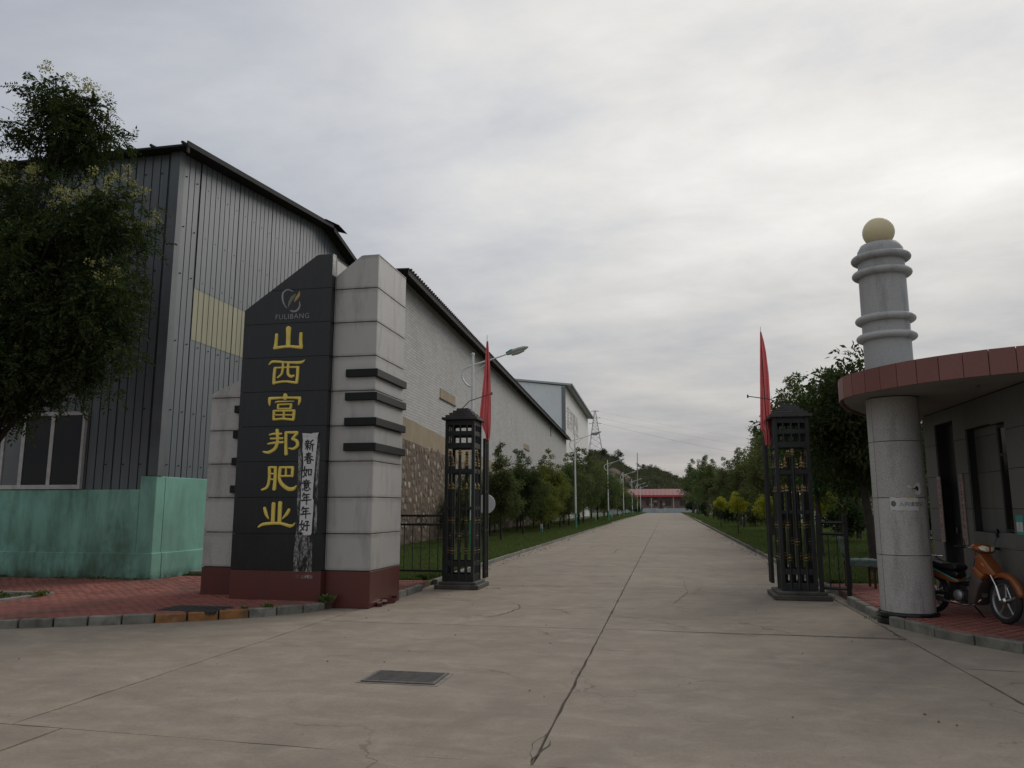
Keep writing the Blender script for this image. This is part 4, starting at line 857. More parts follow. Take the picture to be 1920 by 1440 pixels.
S = {
 'xin': [[(3, .3), (3.5, 1)], [(1, 1.7), (5.2, 1.3)], [(2, 2.2), (2.3, 3)], [(4.2, 2), (3.8, 3)], [(.5, 3.8), (5.7, 3.3)], [(1, 5.5), (5.2, 5.1)], [(3.1, 3.6), (3.1, 9.5)], [(2.9, 6), (1, 8.2)], [(3.4, 6), (5, 7.5)], [(8.8, .4), (6.4, 1.8)], [(6.5, 1.8), (6.4, 5), (5.4, 9)], [(6.6, 4.5), (9.8, 4)], [(8.2, 4.2), (8.1, 10.4)]],
 'chun': [[(2.5, 1.4), (7.5, 1.1)], [(2.8, 2.7), (7.2, 2.4)], [(.8, 4.2), (9, 3.8)], [(5, 0), (4.8, 3), (3.5, 5), (.5, 7.4)], [(5.2, 3.9), (7, 5.8), (9.8, 6.9)], [(3.4, 5.8), (3.4, 9.6)], [(3.4, 5.8), (6.8, 5.7)], [(6.8, 5.7), (6.8, 9.6)], [(3.4, 7.6), (6.8, 7.5)], [(3.4, 9.5), (6.8, 9.5)]],
 'ru': [[(2.4, .2), (1.6, 5), (4, 8.6)], [(4.4, 2.6), (3.4, 6.6), (.4, 9.4)], [(.2, 3.6), (5.2, 2.9)], [(6, 3), (6.2, 8)], [(6, 3), (9, 2.7)], [(9, 2.7), (8.8, 8)], [(6.2, 7.6), (8.8, 7.4)]],
 'yi': [[(5, 0), (5.2, .8)], [(2, 1.4), (8, 1.1)], [(3.4, 1.8), (3.8, 2.6)], [(6.6, 1.6), (6.2, 2.6)], [(.6, 3.1), (9.4, 2.8)], [(3, 3.9), (3, 6.9)], [(3, 3.9), (7.2, 3.8)], [(7.2, 3.8), (7.2, 6.8)], [(3, 5.3), (7.2, 5.2)], [(3, 6.7), (7.2, 6.7)], [(1.6, 8), (1, 9.4)], [(3.2, 7.8), (3.6, 9.6), (6.6, 9.7), (7.2, 8.8)], [(4.8, 7.4), (5.3, 8.2)], [(8, 7.5), (9, 8.8)]],
 'nian': [[(3, 0), (1, 3.2)], [(2.6, 1.7), (8.6, 1.2)], [(2.8, 4), (8, 3.7)], [(2.8, 4), (2.7, 6.4)], [(.2, 6.7), (10.2, 6.0)], [(5.6, 1.5), (5.4, 10.4)]],
 'hao': [[(2.6, .4), (1.4, 5), (4.2, 8.8)], [(4.6, 2.8), (3.6, 6.8), (.4, 9.6)], [(.0, 4), (5, 3.4)], [(5.8, 1.4), (9, 1.1), (7.4, 3.2)], [(7.4, 3), (7.6, 9), (6.2, 8.4)], [(5.2, 5), (10.2, 4.5)]]}
for nm, cx, cy in (('xin', 580, 835), ('chun', 578.8, 859), ('ru', 576.3, 885), ('yi', 574.4, 910), ('nian', 574, 935), ('nian', 572.4, 961), ('hao', 571, 986)):
    mb = MB(); tf = lambda x, y: PY(cx - 9.2 + x * 1.84, cy - 10.8 + y * 2.12, 11.787)
    for k, pts in enumerate(S[nm]): stroke(mb, pts, [1.55, 1.0, 1.35, .9][:len(pts)] if len(pts) > 2 else [1.5, 1.05], tf, 1.95 * PXM, 0.0008 + .00012 * k)
    mb.build('ink_character', M['ink'], cp)
def mat_glue():
    m = newmat('glue_residue'); g = G(m); v = g.wcoord((9, 9, 2.6)); a = g.noise(v, 1.5, 6, 0.7, 0.4); b = g.noise(g.wcoord((30, 30, 14)), 1.2, 4, 0.7)
    k = g.m('MULTIPLY', g.rng(a, 0.44, 0.60), g.rng(b, 0.34, 0.58)); p = g.n('ShaderNodeBsdfPrincipled'); p.inputs['Base Color'].default_value = (0.40, 0.39, 0.37, 1); p.inputs['Roughness'].default_value = .9
    t = g.n('ShaderNodeBsdfTransparent'); mx = g.n('ShaderNodeMixShader'); g.l(g.m('MULTIPLY', k, 0.85), mx.inputs[0]); g.l(t.outputs[0], mx.inputs[1]); g.l(p.outputs[0], mx.inputs[2]); o = g.n('ShaderNodeOutputMaterial'); g.l(mx.outputs[0], o.inputs[0]); return m
M['glue'] = mat_glue()
def gluepatch(poly):
    mb = MB(); mb.add([PY(x, y, 11.7975) for x, y in poly], [tuple(range(len(poly)))]); mb.build('glue_residue', M['glue'], bpo)
gluepatch([(548, 1072), (584, 1073), (586, 1003), (554, 1002)]); gluepatch([(555, 1001), (561, 1001), (566, 840), (560, 842)]); gluepatch([(588, 1001), (593, 1000), (600, 832), (594, 830)]); gluepatch([(549, 1084), (586, 1085), (585, 1078), (549, 1077)])
# ================================================================== gate towers
M['paint_black'] = simple('black_gate_paint', (0.011, 0.014, 0.014), 0.5, 0.3, 3, 40, bump=0.15, dirt=((0.05, 0.045, 0.04), 0.5))
M['brass'] = simple('brass_paint', (0.26, 0.175, 0.06), 0.4, 0.25, 12, 60, metal=0.45, bump=0.1, dirt=((0.08, 0.055, 0.03), 0.6))
M['roof_tier'] = simple('stepped_cap_paint', (0.042, 0.040, 0.040), 0.6, 0.3, 4, 40, dirt=((0.12, 0.10, 0.085), 0.6))
M['plinth'] = simple('dark_plinth', (0.075, 0.068, 0.058), 0.85, 0.3, 4, 40, dirt=((0.14, 0.12, 0.09), 0.6))
def zv(v, k=1.0): return 0.14 + (1338 - v) / 356 * k
def bead(mb, c, prof, n=10): mb.lathe(c, prof, n)
def gate_tower(x0, x1, y0, y1, k, label, pl, fl_side):
    t = thing('gate_tower', ((x0 + x1) / 2, (y0 + y1) / 2, 0), label, 'gate tower', 'pair of black metal gate towers')
    q = MB(); q.box(*pl, 0, 0.085); q.build('plinth', M['plinth'], t, bevel=.012)
    q = MB(); q.box(pl[0] + .07, pl[1] - .07, pl[2] + .07, pl[3] - .07, 0.086, 0.135); q.build('plinth', M['plinth'], t, bevel=.008)
    pw = 0.062; zt = zv(185, k)
    for xx in (x0, x1 - pw):
        for yy in (y0, y1 - pw):
            q = MB(); q.box(xx, xx + pw, yy, yy + pw, 0.136, zt); q.build('post', M['paint_black'], t, bevel=.004)
    rails = [(190, 225), (268, 300), (355, 392), (545, 575), (815, 838), (1200, 1235), (1290, 1337)]
    for ra, rb_ in rails:
        za, zb_ = zv(rb_, k), zv(ra, k); q = MB()
        for yy in (y0 + .01, y1 - .045): q.box(x0 + pw, x1 - pw, yy, yy + .035, za, zb_)
        for xx in (x0 + .01, x1 - .045): q.box(xx, xx + .035, y0 + pw, y1 - pw, za, zb_)
        q2 = q; 
        for i in range(4):
            s_ = MB(); s_.add(q.v[i * 8:i * 8 + 8], [(0, 3, 2, 1), (4, 5, 6, 7), (0, 1, 5, 4), (1, 2, 6, 5), (2, 3, 7, 6), (3, 0, 4, 7)]); s_.build('rail', M['paint_black'], t, bevel=.003)
    sides = [((x0, y0 + .028), (x1, y0 + .028)), ((x1 - .028, y0), (x1 - .028, y1)), ((x1, y1 - .028), (x0, y1 - .028)), ((x0 + .028, y1), (x0 + .028, y0))]
    for a, b in sides:
        for fi, fr in enumerate((0.27, 0.5, 0.73)):
            cx, cy = a[0] + (b[0] - a[0]) * fr, a[1] + (b[1] - a[1]) * fr
            q = MB(); ztop = zv(190, k)
            r_ = .029 if fi != 1 else .031
            q.tube([(cx, cy, 0.15), (cx, cy, zv(690, k) if fi != 1 else zv(440, k))], r_, 8); q.tube([(cx, cy, zv(545, k)), (cx, cy, zv(522, k))], .014, 6)
            q.tube([(cx, cy, zv(392, k)), (cx, cy, ztop)], .018, 8); br = q.build('bar', M['paint_black'], t, smooth=40)
            g_ = MB()
            def collar(v, s=1.0):
                z = zv(v, k); bead(g_, (cx, cy, z), [(.020, -.06 * s), (.034 * s, -.055 * s), (.034 * s, -.045 * s), (.024, -.038 * s), (.026, -.015), (.042 * s, -.012), (.046 * s, 0), (.042 * s, .012), (.026, .015), (.024, .038 * s), (.034 * s, .045 * s), (.034 * s, .055 * s), (.020, .06 * s)])
            def spear(v0, v1):
                z0, z1 = zv(v1, k), zv(v0, k); h = z1 - z0; bead(g_, (cx, cy, z0), [(.0, -.012), (.044, -.012), (.044, .004), (.026, .012), (.02, .03), (.032, .045), (.034, .058), (.018, .072), (.015, h * .45), (.024, h * .55), (.012, h * .8), (.0, h)])
            if fi == 1: collar(425); collar(1022)
            else: collar(912); collar(1125); spear(448, 520); spear(637, 684)
            tag(g_.build('brass_fittings', M['brass'], br, smooth=35), kind='stuff')
    for i in range(5):
        ov = 0.065 - i * 0.062; za = zt + i * 0.052; q = MB(); q.box(x0 - ov, x1 + ov, y0 - ov, y1 + ov, za, za + .0505); q.build('cap_tier', M['roof_tier'], t, bevel=.004)
    return t, zt + .26
t1, zt1 = gate_tower(-4.42, -3.80, 15.2, 15.82, 1.0, 'black metal gate tower left of the road, with a round white sign behind it', (-4.56, -3.66, 15.02, 15.98), 1)
t2, zt2 = gate_tower(1.97, 2.58, 14.72, 15.33, 0.955, 'black metal gate tower right of the road, beside the granite column', (1.80, 2.76, 14.42, 15.5), -1)
# folded gate leaves hung on the road side of the towers
for nm, xa, xb, ya, z0, z1, lb in (('L', -3.80, -3.745, 15.95, .14, 3.05, 'folded black gate leaf hung behind the left tower'), ('R', 1.875, 1.935, 15.42, .2, 2.95, 'folded black gate leaf hung behind the right tower')):
    gt = thing('folded_gate_leaf', ((xa + xb) / 2, ya, 0), lb, 'gate leaf', 'folded gate leaves')
    for i in range(3):
        q = MB(); y = ya + i * .14; q.box(xa, xb, y, y + .05, z0, z1); q.build('stile', M['paint_black'], gt, bevel=.004)
    for z in (z0 + .1, 1.1, 1.9, z1 - .1):
        q = MB(); q.box(xa + .01, xb - .01, ya + .05, ya + .28, z, z + .05); q.build('rail', M['paint_black'], gt)
# thin rods with knobs on top of the towers
M['rusty'] = simple('rusty_rod', (0.07, 0.05, 0.04), 0.8, 0.3, 8)
for pts, Yp, lb in ((((866, 758), (880, 752), (922, 738)), 15.45, 'thin rusty rod with a knob sticking out from the left tower cap'), (((1480, 757), (1440, 748), (1402, 743)), 15.0, 'thin rusty rod with a knob sticking out from the right tower cap')):
    P_ = [PY(*p, Yp) for p in pts]; P_[0].z = (zt1 if Yp > 15.2 else zt2) - .01
    o = thing('rod', P_[0], lb, 'rod', 'rods on the tower caps'); q = MB(); q.tube(P_, .009, 6); q.build('shaft', M['rusty'], o, smooth=50)
    q = MB(); q.tube([P_[-1] - Vector((0, 0, .03)), P_[-1] + Vector((0, 0, .03))], .016, 6); q.build('knob', M['rusty'], o)
# ------------------------------------------------------------------ flags, furled on their poles
def mat_flag():
    m = newmat('red_flag_cloth'); g = G(m); v = g.wcoord(); a = g.noise(g.wcoord((3, 3, 1)), 3, 4, 0.6); f = g.noise(v, 90, 2, 0.5)
    col = g.mix(g.rng(a, 0.3, 0.7), (0.40, 0.055, 0.065), (0.55, 0.13, 0.14)); g.out(col, 0.8, g.bump(f, 0.1, 0.002), spec=0.2, trans=0.38, transcol=(0.68, 0.17, 0.18, 1)); return m
M['flag'] = mat_flag()
def flag(rows, Yp, pole, label, seed):
    """rows: (y, xl, xr) of the hanging cloth; folds run down the cloth"""
    f = thing('red_flag', PY(pole[0][0], pole[0][1], Yp), label, 'flag', 'red flags on the gate towers')
    q = MB(); q.tube([PY(p[0], p[1], Yp) for p in pole], [.013, .010, .004], 6); q.build('pole', M['rusty'], f, smooth=50)
    rnd = random.Random(seed); NS = 33; rows2 = []
    for i in range(len(rows) - 1):
        for k in range(6): t = k / 6; rows2.append(tuple(rows[i][j] + (rows[i + 1][j] - rows[i][j]) * t for j in range(3)))
    rows2.append(rows[-1]); V = []; F = []; ph = rnd.uniform(0, 6)
    for i, (y, xl, xr) in enumerate(rows2):
        for s in range(NS):
            u = s / (NS - 1); L = PY(xl, y, Yp); Rr = PY(xr, y, Yp); wdt = (Rr - L).length; p = L.lerp(Rr, u)
            amp = 0.28 * wdt; dep = math.sin(u * 11 + ph + i * .04) * amp * .5 + math.sin(u * 23 + i * .05) * amp * .22; wob = math.sin(u * 9 + i * .11) * wdt * .03
            V.append((p.x + wob * (1 - abs(2 * u - 1)), p.y + dep, p.z - abs(math.sin(u * 7 + 1)) * .03 * i / len(rows2)))
    n = len(rows2)
    for i in range(n - 1):
        for s in range(NS - 1): a = i * NS + s; F.append((a, a + NS, a + NS + 1, a + 1))
    o = link('cloth', fast_mesh('cloth', V, F, origin(f)), f, M['flag']); o.data.shade_smooth(); return f
flag([(640, 912, 915.5), (660, 910.8, 917), (676, 909.3, 918.6), (700, 907, 919.4), (726, 904.3, 920), (755, 901, 920.3), (782, 898.5, 920), (795, 903, 919.6), (812, 910, 919), (823, 911.5, 917.5)], 16.0, [(914, 830), (914.5, 700), (913.3, 628)], 'red flag furled on its pole at the left gate tower', 3)
flag([(622, 1425, 1427.5), (640, 1424.9, 1432.5), (660, 1424.8, 1436.5), (700, 1424.8, 1441.5), (740, 1425, 1444), (780, 1425.2, 1446), (802, 1425.5, 1447), (808, 1431, 1447.5), (822, 1433.5, 1447.5), (833, 1434.5, 1445)], 15.25, [(1440, 836), (1432, 720), (1425.5, 613)], 'red flag furled on its pole at the right gate tower', 9)
# round sign behind left tower
rs = thing('round_sign', PY(911, 1075, 17.3), 'white round sign half hidden behind the left gate tower', 'sign')
cS = PY(911, 945, 17.3); q = MB(); q.lathe(cS, [(0, -.012), (.215, -.012), (.222, 0), (.215, .012), (0, .012)], 32, axis='y'); q.build('disc', simple('white_sign', (0.60, 0.61, 0.61), .5, .06), rs, smooth=40)
q = MB(); q.tube([(cS.x, 17.33, .07), (cS.x, 17.33, cS.z + .1)], .02, 8); q.build('post', M['paint_black'], rs)
# ------------------------------------------------------------------ low fences beside the towers
fl = thing('iron_fence', (-5.6, 15.42, 0), 'low black iron fence with a ring ornament between the monument and the left tower', 'fence')
for z in (1.405, 1.225, 0.30):
    q = MB(); q.box(-7.6, -4.45, 15.40, 15.44, z, z + .045); q.build('rail', M['paint_black'], fl, bevel=.003)
k = 0; x = -7.5
while x < -4.5:
    q = MB(); q.tube([(x, 15.42, 0.302), (x, 15.42, 1.226)], .0105, 6); q.build('bar', M['paint_black'], fl, smooth=50); x += 0.181
for x in (-7.58, -6.0, -4.47): q = MB(); q.box(x - .03, x + .03, 15.39, 15.45, 0.05, 1.5); q.build('post', M['paint_black'], fl)
for xr_ in (-6.75, -4.97):
    q = MB()
    for s in (-.05, .05): q.tube([(xr_ + s + math.cos(a) * .062, 15.42, 1.337 + math.sin(a) * .062) for a in [R(20 * j) for j in range(19)]], .008, 5, caps=False)
    q.build('ring_ornament', M['paint_black'], fl, smooth=60)
fr_ = thing('iron_fence', (2.8, 14.55, 0), 'short black iron fence panel between the right tower and the column', 'fence')
FA, FB = Vector((2.62, 14.62, 0)), Vector((3.03, 14.44, 0))
for p in (FA, FB): q = MB(); q.box(p.x - .035, p.x + .035, p.y - .035, p.y + .035, 0.02, 1.47); q.build('post', M['paint_black'], fr_, bevel=.004)
for z in (1.33, 1.14, .21): q = MB(); q.tube([FA + Vector((.036, 0, z)), FB + Vector((-.036, 0, z))], .024, 4); q.build('rail', M['paint_black'], fr_)
for f_ in (.33, .66): q = MB(); p = FA.lerp(FB, f_); q.tube([p + Vector((0, 0, .21)), p + Vector((0, 0, 1.14 if f_ < .5 else 1.33))], .011, 6); q.build('bar', M['paint_black'], fr_)
# ------------------------------------------------------------------ chair with a cloth on it behind the fence
ch = thing('chair', (3.5, 15.75, .12), 'old wooden chair draped with a pale green cloth behind the short fence', 'chair')
M['chairwood'] = simple('red_brown_wood', (0.10, 0.04, 0.025), .6, .3, 8); M['cloth'] = simple('green_cloth', (0.16, 0.22, 0.19), .9, .3, 14, 80, bump=.4)
for x, y, h in ((3.3, 15.55, .5), (3.72, 15.55, .5), (3.3, 15.95, .5), (3.72, 15.95, .5)):
    q = MB(); q.box(x - .018, x + .018, y - .018, y + .018, .12, .12 + h - .03); q.build('leg', M['chairwood'], ch)
q = MB(); q.box(3.27, 3.75, 15.52, 15.98, .592, .63); q.build('seat', M['chairwood'], ch)
for y in (15.55, 15.93): q = MB(); q.tube([(3.30, y, .63), (3.24, y, 1.02)], .018, 6); q.build('back_post', M['chairwood'], ch)
def cloth_sheet(pts, nu, nv, amp, name, parent):
    V = []; F = []; a, b, c, d = [Vector(p) for p in pts]; nn = (b - a).cross(d - a).normalized()
    for j in range(nv):
        for i in range(nu):
            u, v = i / (nu - 1), j / (nv - 1); p = a.lerp(b, u).lerp(d.lerp(c, u), v); V.append(p + nn * (amp * math.sin(u * 19 + v * 5) * (.3 + v) + amp * .6 * math.sin(v * 11 + u * 3)))
    for j in range(nv - 1):
        for i in range(nu - 1): q_ = j * nu + i; F.append((q_, q_ + 1, q_ + nu + 1, q_ + nu))
    o = link(name, fast_mesh(name, V, F, origin(parent)), parent, M['cloth']); o.data.shade_smooth(); sm = o.modifiers.new('solid', 'SOLIDIFY'); sm.thickness = .006; return o
cloth_sheet([(3.26, 15.5, .64), (3.78, 15.5, .64), (3.78, 16.0, .64), (3.26, 16.0, .64)], 12, 12, .006, 'seat_cloth', ch)
cloth_sheet([(3.25, 15.5, .642), (3.79, 15.5, .642), (3.8, 15.47, .50), (3.24, 15.47, .53)], 16, 6, .012, 'seat_cloth', ch)
cloth_sheet([(3.795, 15.5, .642), (3.79, 16.0, .642), (3.82, 16.0, .50), (3.82, 15.48, .49)], 16, 6, .012, 'seat_cloth', ch)
cloth_sheet([(3.30, 15.50, .70), (3.26, 15.98, .70), (3.20, 15.96, 1.05), (3.23, 15.52, 1.05)], 14, 8, .012, 'back_cloth', ch)
# ================================================================== granite column with rings and a ball
CX, CY = 3.275, 12.0
co = thing('granite_column', (CX, CY, 0), 'round grey granite column with rings and a cream ball on top piercing the red canopy', 'column')
M['granite_c'] = mat_granite('column_granite', (0.46, 0.445, 0.42), 0.65, 0.5, (0.14, 0.135, 0.12), 0.8)
M['granite_u'] = mat_granite('ring_granite', (0.44, 0.44, 0.43), 0.3, 0.6, (0.16, 0.16, 0.15), 0.75)
q = MB(); q.lathe((CX, CY, 0), [(.0, .16), (.338, .16), (.338, 3.16), (0, 3.16)], 40); core_ = q.build('shaft_core', M['core'], co, smooth=40)
cam_a = math.atan2(-CY, -CX)
seam = cam_a - R(52)
for z0, z1 in ((.165, .94), (.94, 1.73), (1.73, 2.525), (2.525, 3.16)):
    for s in range(3):
        a0 = seam + s * R(120) + .009; a1 = seam + (s + 1) * R(120) - .009
        q = MB(); q.lathe((CX, CY, 0), [(.339, z0 + .004), (.347, z0 + .004), (.350, z0 + .008), (.350, z1 - .008), (.347, z1 - .004), (.339, z1 - .004)], 20, a0=a0, a1=a1); q.build('granite_drum_slab', M['granite_c'], core_, smooth=30)
q = MB(); q.lathe((CX, CY, 0), [(0, -.02), (.385, -.02), (.405, .01), (.412, .045), (.405, .078), (.385, .088), (.37, .09), (.385, .1), (.395, .125), (.388, .155), (.368, .165), (0, .168)], 48); q.build('base_moulding', M['black'], co, smooth=45)
q = MB(); q.lathe((CX, CY, 0), [(.0, 3.452), (.328, 3.452), (.322, 5.36), (.314, 5.42), (.27, 5.50), (.18, 5.53), (0, 5.535)], 48); q.build('upper_shaft', M['granite_u'], co, smooth=45)
for z in (5.285, 5.045, 4.345, 4.075):
    q = MB(); pr = []; 
    for j in range(13): a = -math.pi / 2 + math.pi * j / 12; pr.append((.352 + math.cos(a) * .062, z + math.sin(a) * .052))
    q.lathe((CX, CY, 0), [(.31, z - .052)] + pr + [(.31, z + .052)], 48); q.build('ring', M['granite_u'], co, smooth=60)
q = MB(); q.lathe((CX, CY, 5.71), [(max(.001, .226 * math.sin(R(7.5 * j))), -.226 * math.cos(R(7.5 * j))) for j in range(25)], 40); q.build('ball', simple('cream_paint', (0.62, 0.54, 0.33), .45, .06, 3, bump=.05), co, smooth=80)
# paper notices pasted on the column
def cyl(th, z, r=.3525): a = cam_a + R(th); return Vector((CX + math.cos(a) * r, CY + math.sin(a) * r, z))
nt_ = thing('paper_notice', cyl(10, 1.55), 'creased white paper notice with grey letters pasted on the granite column', 'notice')
V = []; F = []; NT = 14
for j in range(5):
    for i in range(NT): th = -20 + 60 * i / (NT - 1); z = 1.735 - j * .044 + .004 * math.sin(i * 1.3) * (j in (0, 4)) - .006 * i / NT; V.append(cyl(th, z, .3535 + .0015 * random.random()))
for j in range(4):
    for i in range(NT - 1): a = j * NT + i; F.append((a, a + NT, a + NT + 1, a + 1))
mb = MB(); mb.add(V, F); mb.build('paper', M['paper'], nt_)
mb = MB(); mb.add([cyl(14 + 4 * k, 1.738, .3558) for k in range(5)] + [cyl(30 - 3.6 * k, 1.708 + .006 * abs(k - 2), .3558) for k in range(5)], [tuple(range(10))]); mb.build('yellow_scrap', simple('yellow_paper', (.55, .45, .05), .8, .1), nt_)
M['greyink'] = simple('grey_ink', (0.13, 0.13, 0.13), .8, .2, bump=0)
def cyl_text(body, size, th0, z, mat, parent, r=.3555, offset=0.0):
    c = bpy.data.curves.new('tmp', 'FONT'); c.body = body; c.size = size; c.extrude = .0004; c.resolution_u = 2; c.offset = offset
    o = bpy.data.objects.new('tmp', c); COL.objects.link(o); dg = bpy.context.evaluated_depsgraph_get(); me = bpy.data.meshes.new_from_object(o.evaluated_get(dg))
    mb = MB(); mb.add([cyl(th0 + math.degrees(v.co.x / .3525), z + v.co.y, r + .0002 + v.co.z) for v in me.vertices], [tuple(p.vertices) for p in me.polygons]); bpy.data.objects.remove(o); bpy.data.meshes.remove(me); mb.build('lettering', mat, parent)
cyl_text('入内请登记', .068, -2, 1.618, M['greyink'], nt_, offset=.0005)
mb = MB(); mb.add([cyl(-16 + 5.5 * math.cos(a) + 3, 1.648 + .042 * math.sin(a), .3556) for a in [R(30 * k) for k in range(12)]], [tuple(range(12))]); mb.build('printed_emblem', M['greyink'], nt_)
tn = thing('torn_poster', cyl(30, 1.78), 'torn scrap of a white poster with black print left on the column edge', 'notice')
mb = MB(); o_ = [(17, 1.885), (20, 1.905), (25, 1.89), (29, 1.87), (34, 1.90), (38, 1.93), (46, 1.945), (51, 1.90), (50, 1.80), (44, 1.765), (36, 1.785), (33, 1.80), (38, 1.82), (36, 1.845), (30, 1.85), (24, 1.86), (20, 1.87)]
mb.add([cyl(a, z, .354) for a, z in o_], [tuple(range(len(o_)))]); mb.build('paper', M['paper'], tn)
mb = MB(); o_ = [(25, 1.875), (30, 1.865), (35, 1.862), (38, 1.89), (43, 1.885), (44, 1.83), (40, 1.825), (37, 1.85), (31, 1.85)]; mb.add([cyl(a, z, .356) for a, z in o_], [tuple(range(len(o_)))]); mb.build('print', M['ink'], tn)
# ================================================================== gatehouse with curved canopy
gh = thing('gatehouse', (5.5, 12, .1), 'granite faced gatehouse with a curved red canopy behind the round column', 'gatehouse')
M['granite_d'] = mat_granite('gatehouse_granite', (0.145, 0.145, 0.132), 0.3, 0.5)
M['granite_r'] = mat_granite('canopy_red_granite', (0.21, 0.085, 0.070), 0.25, 0.45, (0.13, 0.06, 0.055), 0.3)
M['soffit2'] = simple('canopy_soffit', (0.22, 0.22, 0.205), .85, .2, 1.2, 20)
CZ0, CZ1 = 3.15, 3.45
front = [(9.2, 9.55), (6.5, 9.45), (4.8, 9.58), (4.15, 9.76), (3.81, 9.92), (3.53, 10.12), (3.28, 10.33), (3.03, 10.62), (2.83, 10.95), (2.66, 11.3), (2.58, 11.6), (2.58, 11.95), (2.69, 12.45), (2.95, 13.2), (3.4, 14.1), (4.0, 14.9), (4.7, 15.35), (9.2, 15.35)]
q = MB(); q.ext([(p[0] + (0.03 if p[0] < 4 else 0), p[1], CZ0 + .02) for p in front], (0, 0, CZ1 - CZ0 - .03)); q.build('canopy', M['soffit2'], gh)
cpts, _w = cat([(p[0], p[1], 0) for p in front[1:-1]], [1] * (len(front) - 2)); W2 = walk([(p.x, p.y) for p in cpts], 0.275)
for i in range(len(W2) - 1):
    a, b = W2[i], W2[i + 1]; t = (b - a).normalized(); nn = Vector((t.y, -t.x)); 
    if nn.dot(Vector((5, 12)) - a) > 0: nn = -nn
    a2, b2 = a + t * .003, b - t * .003; q = MB(); q.ext([(a2.x, a2.y, CZ0 - .005), (b2.x, b2.y, CZ0 - .005), (b2.x + nn.x * .03, b2.y + nn.y * .03, CZ0 - .005), (a2.x + nn.x * .03, a2.y + nn.y * .03, CZ0 - .005)], (0, 0, CZ1 - CZ0 + .01)); q.build('fascia_slab', M['granite_r'], gh)
GX = 4.44
q = MB()
for ya, yb, z0, z1, d in ((9.2, 11.28, .1, 3.17, .03), (11.28, 11.75, .1, 1.26, .03), (11.28, 11.75, 2.73, 3.17, .03), (11.75, 12.65, .1, 1.25, .03), (11.75, 12.65, 2.75, 3.17, .03), (11.75, 12.65, 1.25, 2.75, .15), (12.65, 13.14, .1, 3.17, .03), (13.14, 13.98, 2.95, 3.17, .03), (13.98, 14.53, .1, 3.17, .03)):
    q.box(GX + d, GX + .5, ya, yb, z0, z1)
q.box(GX + .501, 9, 9.2, 14.53, .1, 3.17); gw = q.build('wall', M['core'], gh)
ZJ = (.12, 1.05, 1.58, 2.1, 2.62, 3.15)
def tiles(ya, yb, cols, zlo, zhi, xf):
    zs = [zlo] + [z for z in ZJ if zlo + .05 < z < zhi - .05] + [zhi]
    for i in range(cols):
        for j in range(len(zs) - 1):
            a = ya + (yb - ya) * i / cols + .003; b = ya + (yb - ya) * (i + 1) / cols - .003; q = MB(); q.box(xf, xf + .028, a, b, zs[j] + .003, zs[j + 1] - .003); q.build('granite_tile', M['granite_d'], gw, bevel=.002)
tiles(9.2, 11.28, 4, .12, 3.15, GX); tiles(11.28, 11.75, 1, .12, 1.26, GX); tiles(11.28, 11.75, 1, 2.73, 3.15, GX); tiles(11.75, 12.65, 2, .12, 1.25, GX); tiles(11.75, 12.65, 2, 2.75, 3.15, GX); tiles(11.75, 12.65, 2, 1.25, 2.75, GX + .12)
tiles(12.65, 13.14, 1, .12, 3.15, GX); tiles(13.14, 13.98, 1, 2.95, 3.15, GX); tiles(13.98, 14.53, 1, .12, 3.15, GX)
q = MB(); q.box(GX + .03, GX + .5, 14.533, 14.56, .12, 3.15); q.build('end_slab', M['granite_d'], gw)
q = MB(); q.box(GX + .16, GX + .2, 13.16, 13.96, .12, 2.94); dr = q.build('door', simple('dark_door', (.022, .022, .022), .5, .3, 2), gh)
q = MB(); q.tube([(GX + .13, 13.3, 1.0), (GX + .13, 13.3, 1.3)], .012, 6); q.build('handle', M['iron'], dr)
wn_ = MB(); wn_.box(GX + .08, GX + .13, 11.29, 11.335, 1.27, 2.72); wn_.box(GX + .08, GX + .13, 11.70, 11.745, 1.27, 2.72); wn_.box(GX + .08, GX + .13, 11.335, 11.70, 1.27, 1.31); wn_.box(GX + .08, GX + .13, 11.335, 11.70, 2.29, 2.33); wn_.box(GX + .08, GX + .13, 11.335, 11.70, 2.68, 2.72)
wno = wn_.build('window', M['paint_black'], gh)
for z0, z1 in ((1.312, 2.288), (2.332, 2.678)): q = MB(); q.box(GX + .10, GX + .11, 11.336, 11.699, z0, z1); q.build('pane', M['glass'], wno)
M['board'] = simple('old_name_board', (0.34, 0.28, 0.245), .7, .2, 4, dirt=((.2, .12, .1), .6)); M['redink'] = simple('red_ink', (0.20, 0.035, 0.03), .7, .2, bump=0)
for y, lb in ((13.93, 'tall narrow name board with red characters left of the dark door'), (12.95, 'tall narrow name board with red characters right of the dark door')):
    b_ = thing('name_board', (GX, y, 1.05), lb, 'name board', 'name boards beside the gatehouse door'); q = MB(); q.box(GX - .022, GX - .002, y - .07, y + .07, 1.04, 2.1); q.build('board', M['board'], b_, bevel=.003)
    text_obj('山西富邦肥业有限公司', .092, M['redink'], b_, (GX - .0225, y, 1.985), (0, -1, 0), (0, 0, 1), (-1, 0, 0), 'lettering', ext=.0006, vertical=True, lead=1.1)
gn = thing('green_notice', (GX, 11.1, 1.25), 'small green and white notice on the wall above the motorcycle', 'notice'); q = MB(); q.box(GX - .007, GX - .001, 11.0, 11.19, 1.25, 1.50); q.build('sheet', simple('green_print', (.06, .30, .26), .6, .1), gn)
for a in ((11.11, 11.18), (11.01, 11.09)): q = MB(); q.box(GX - .0095, GX - .0072, a[0], a[1], 1.29, 1.41); q.build('white_panel', M['paper'], gn)
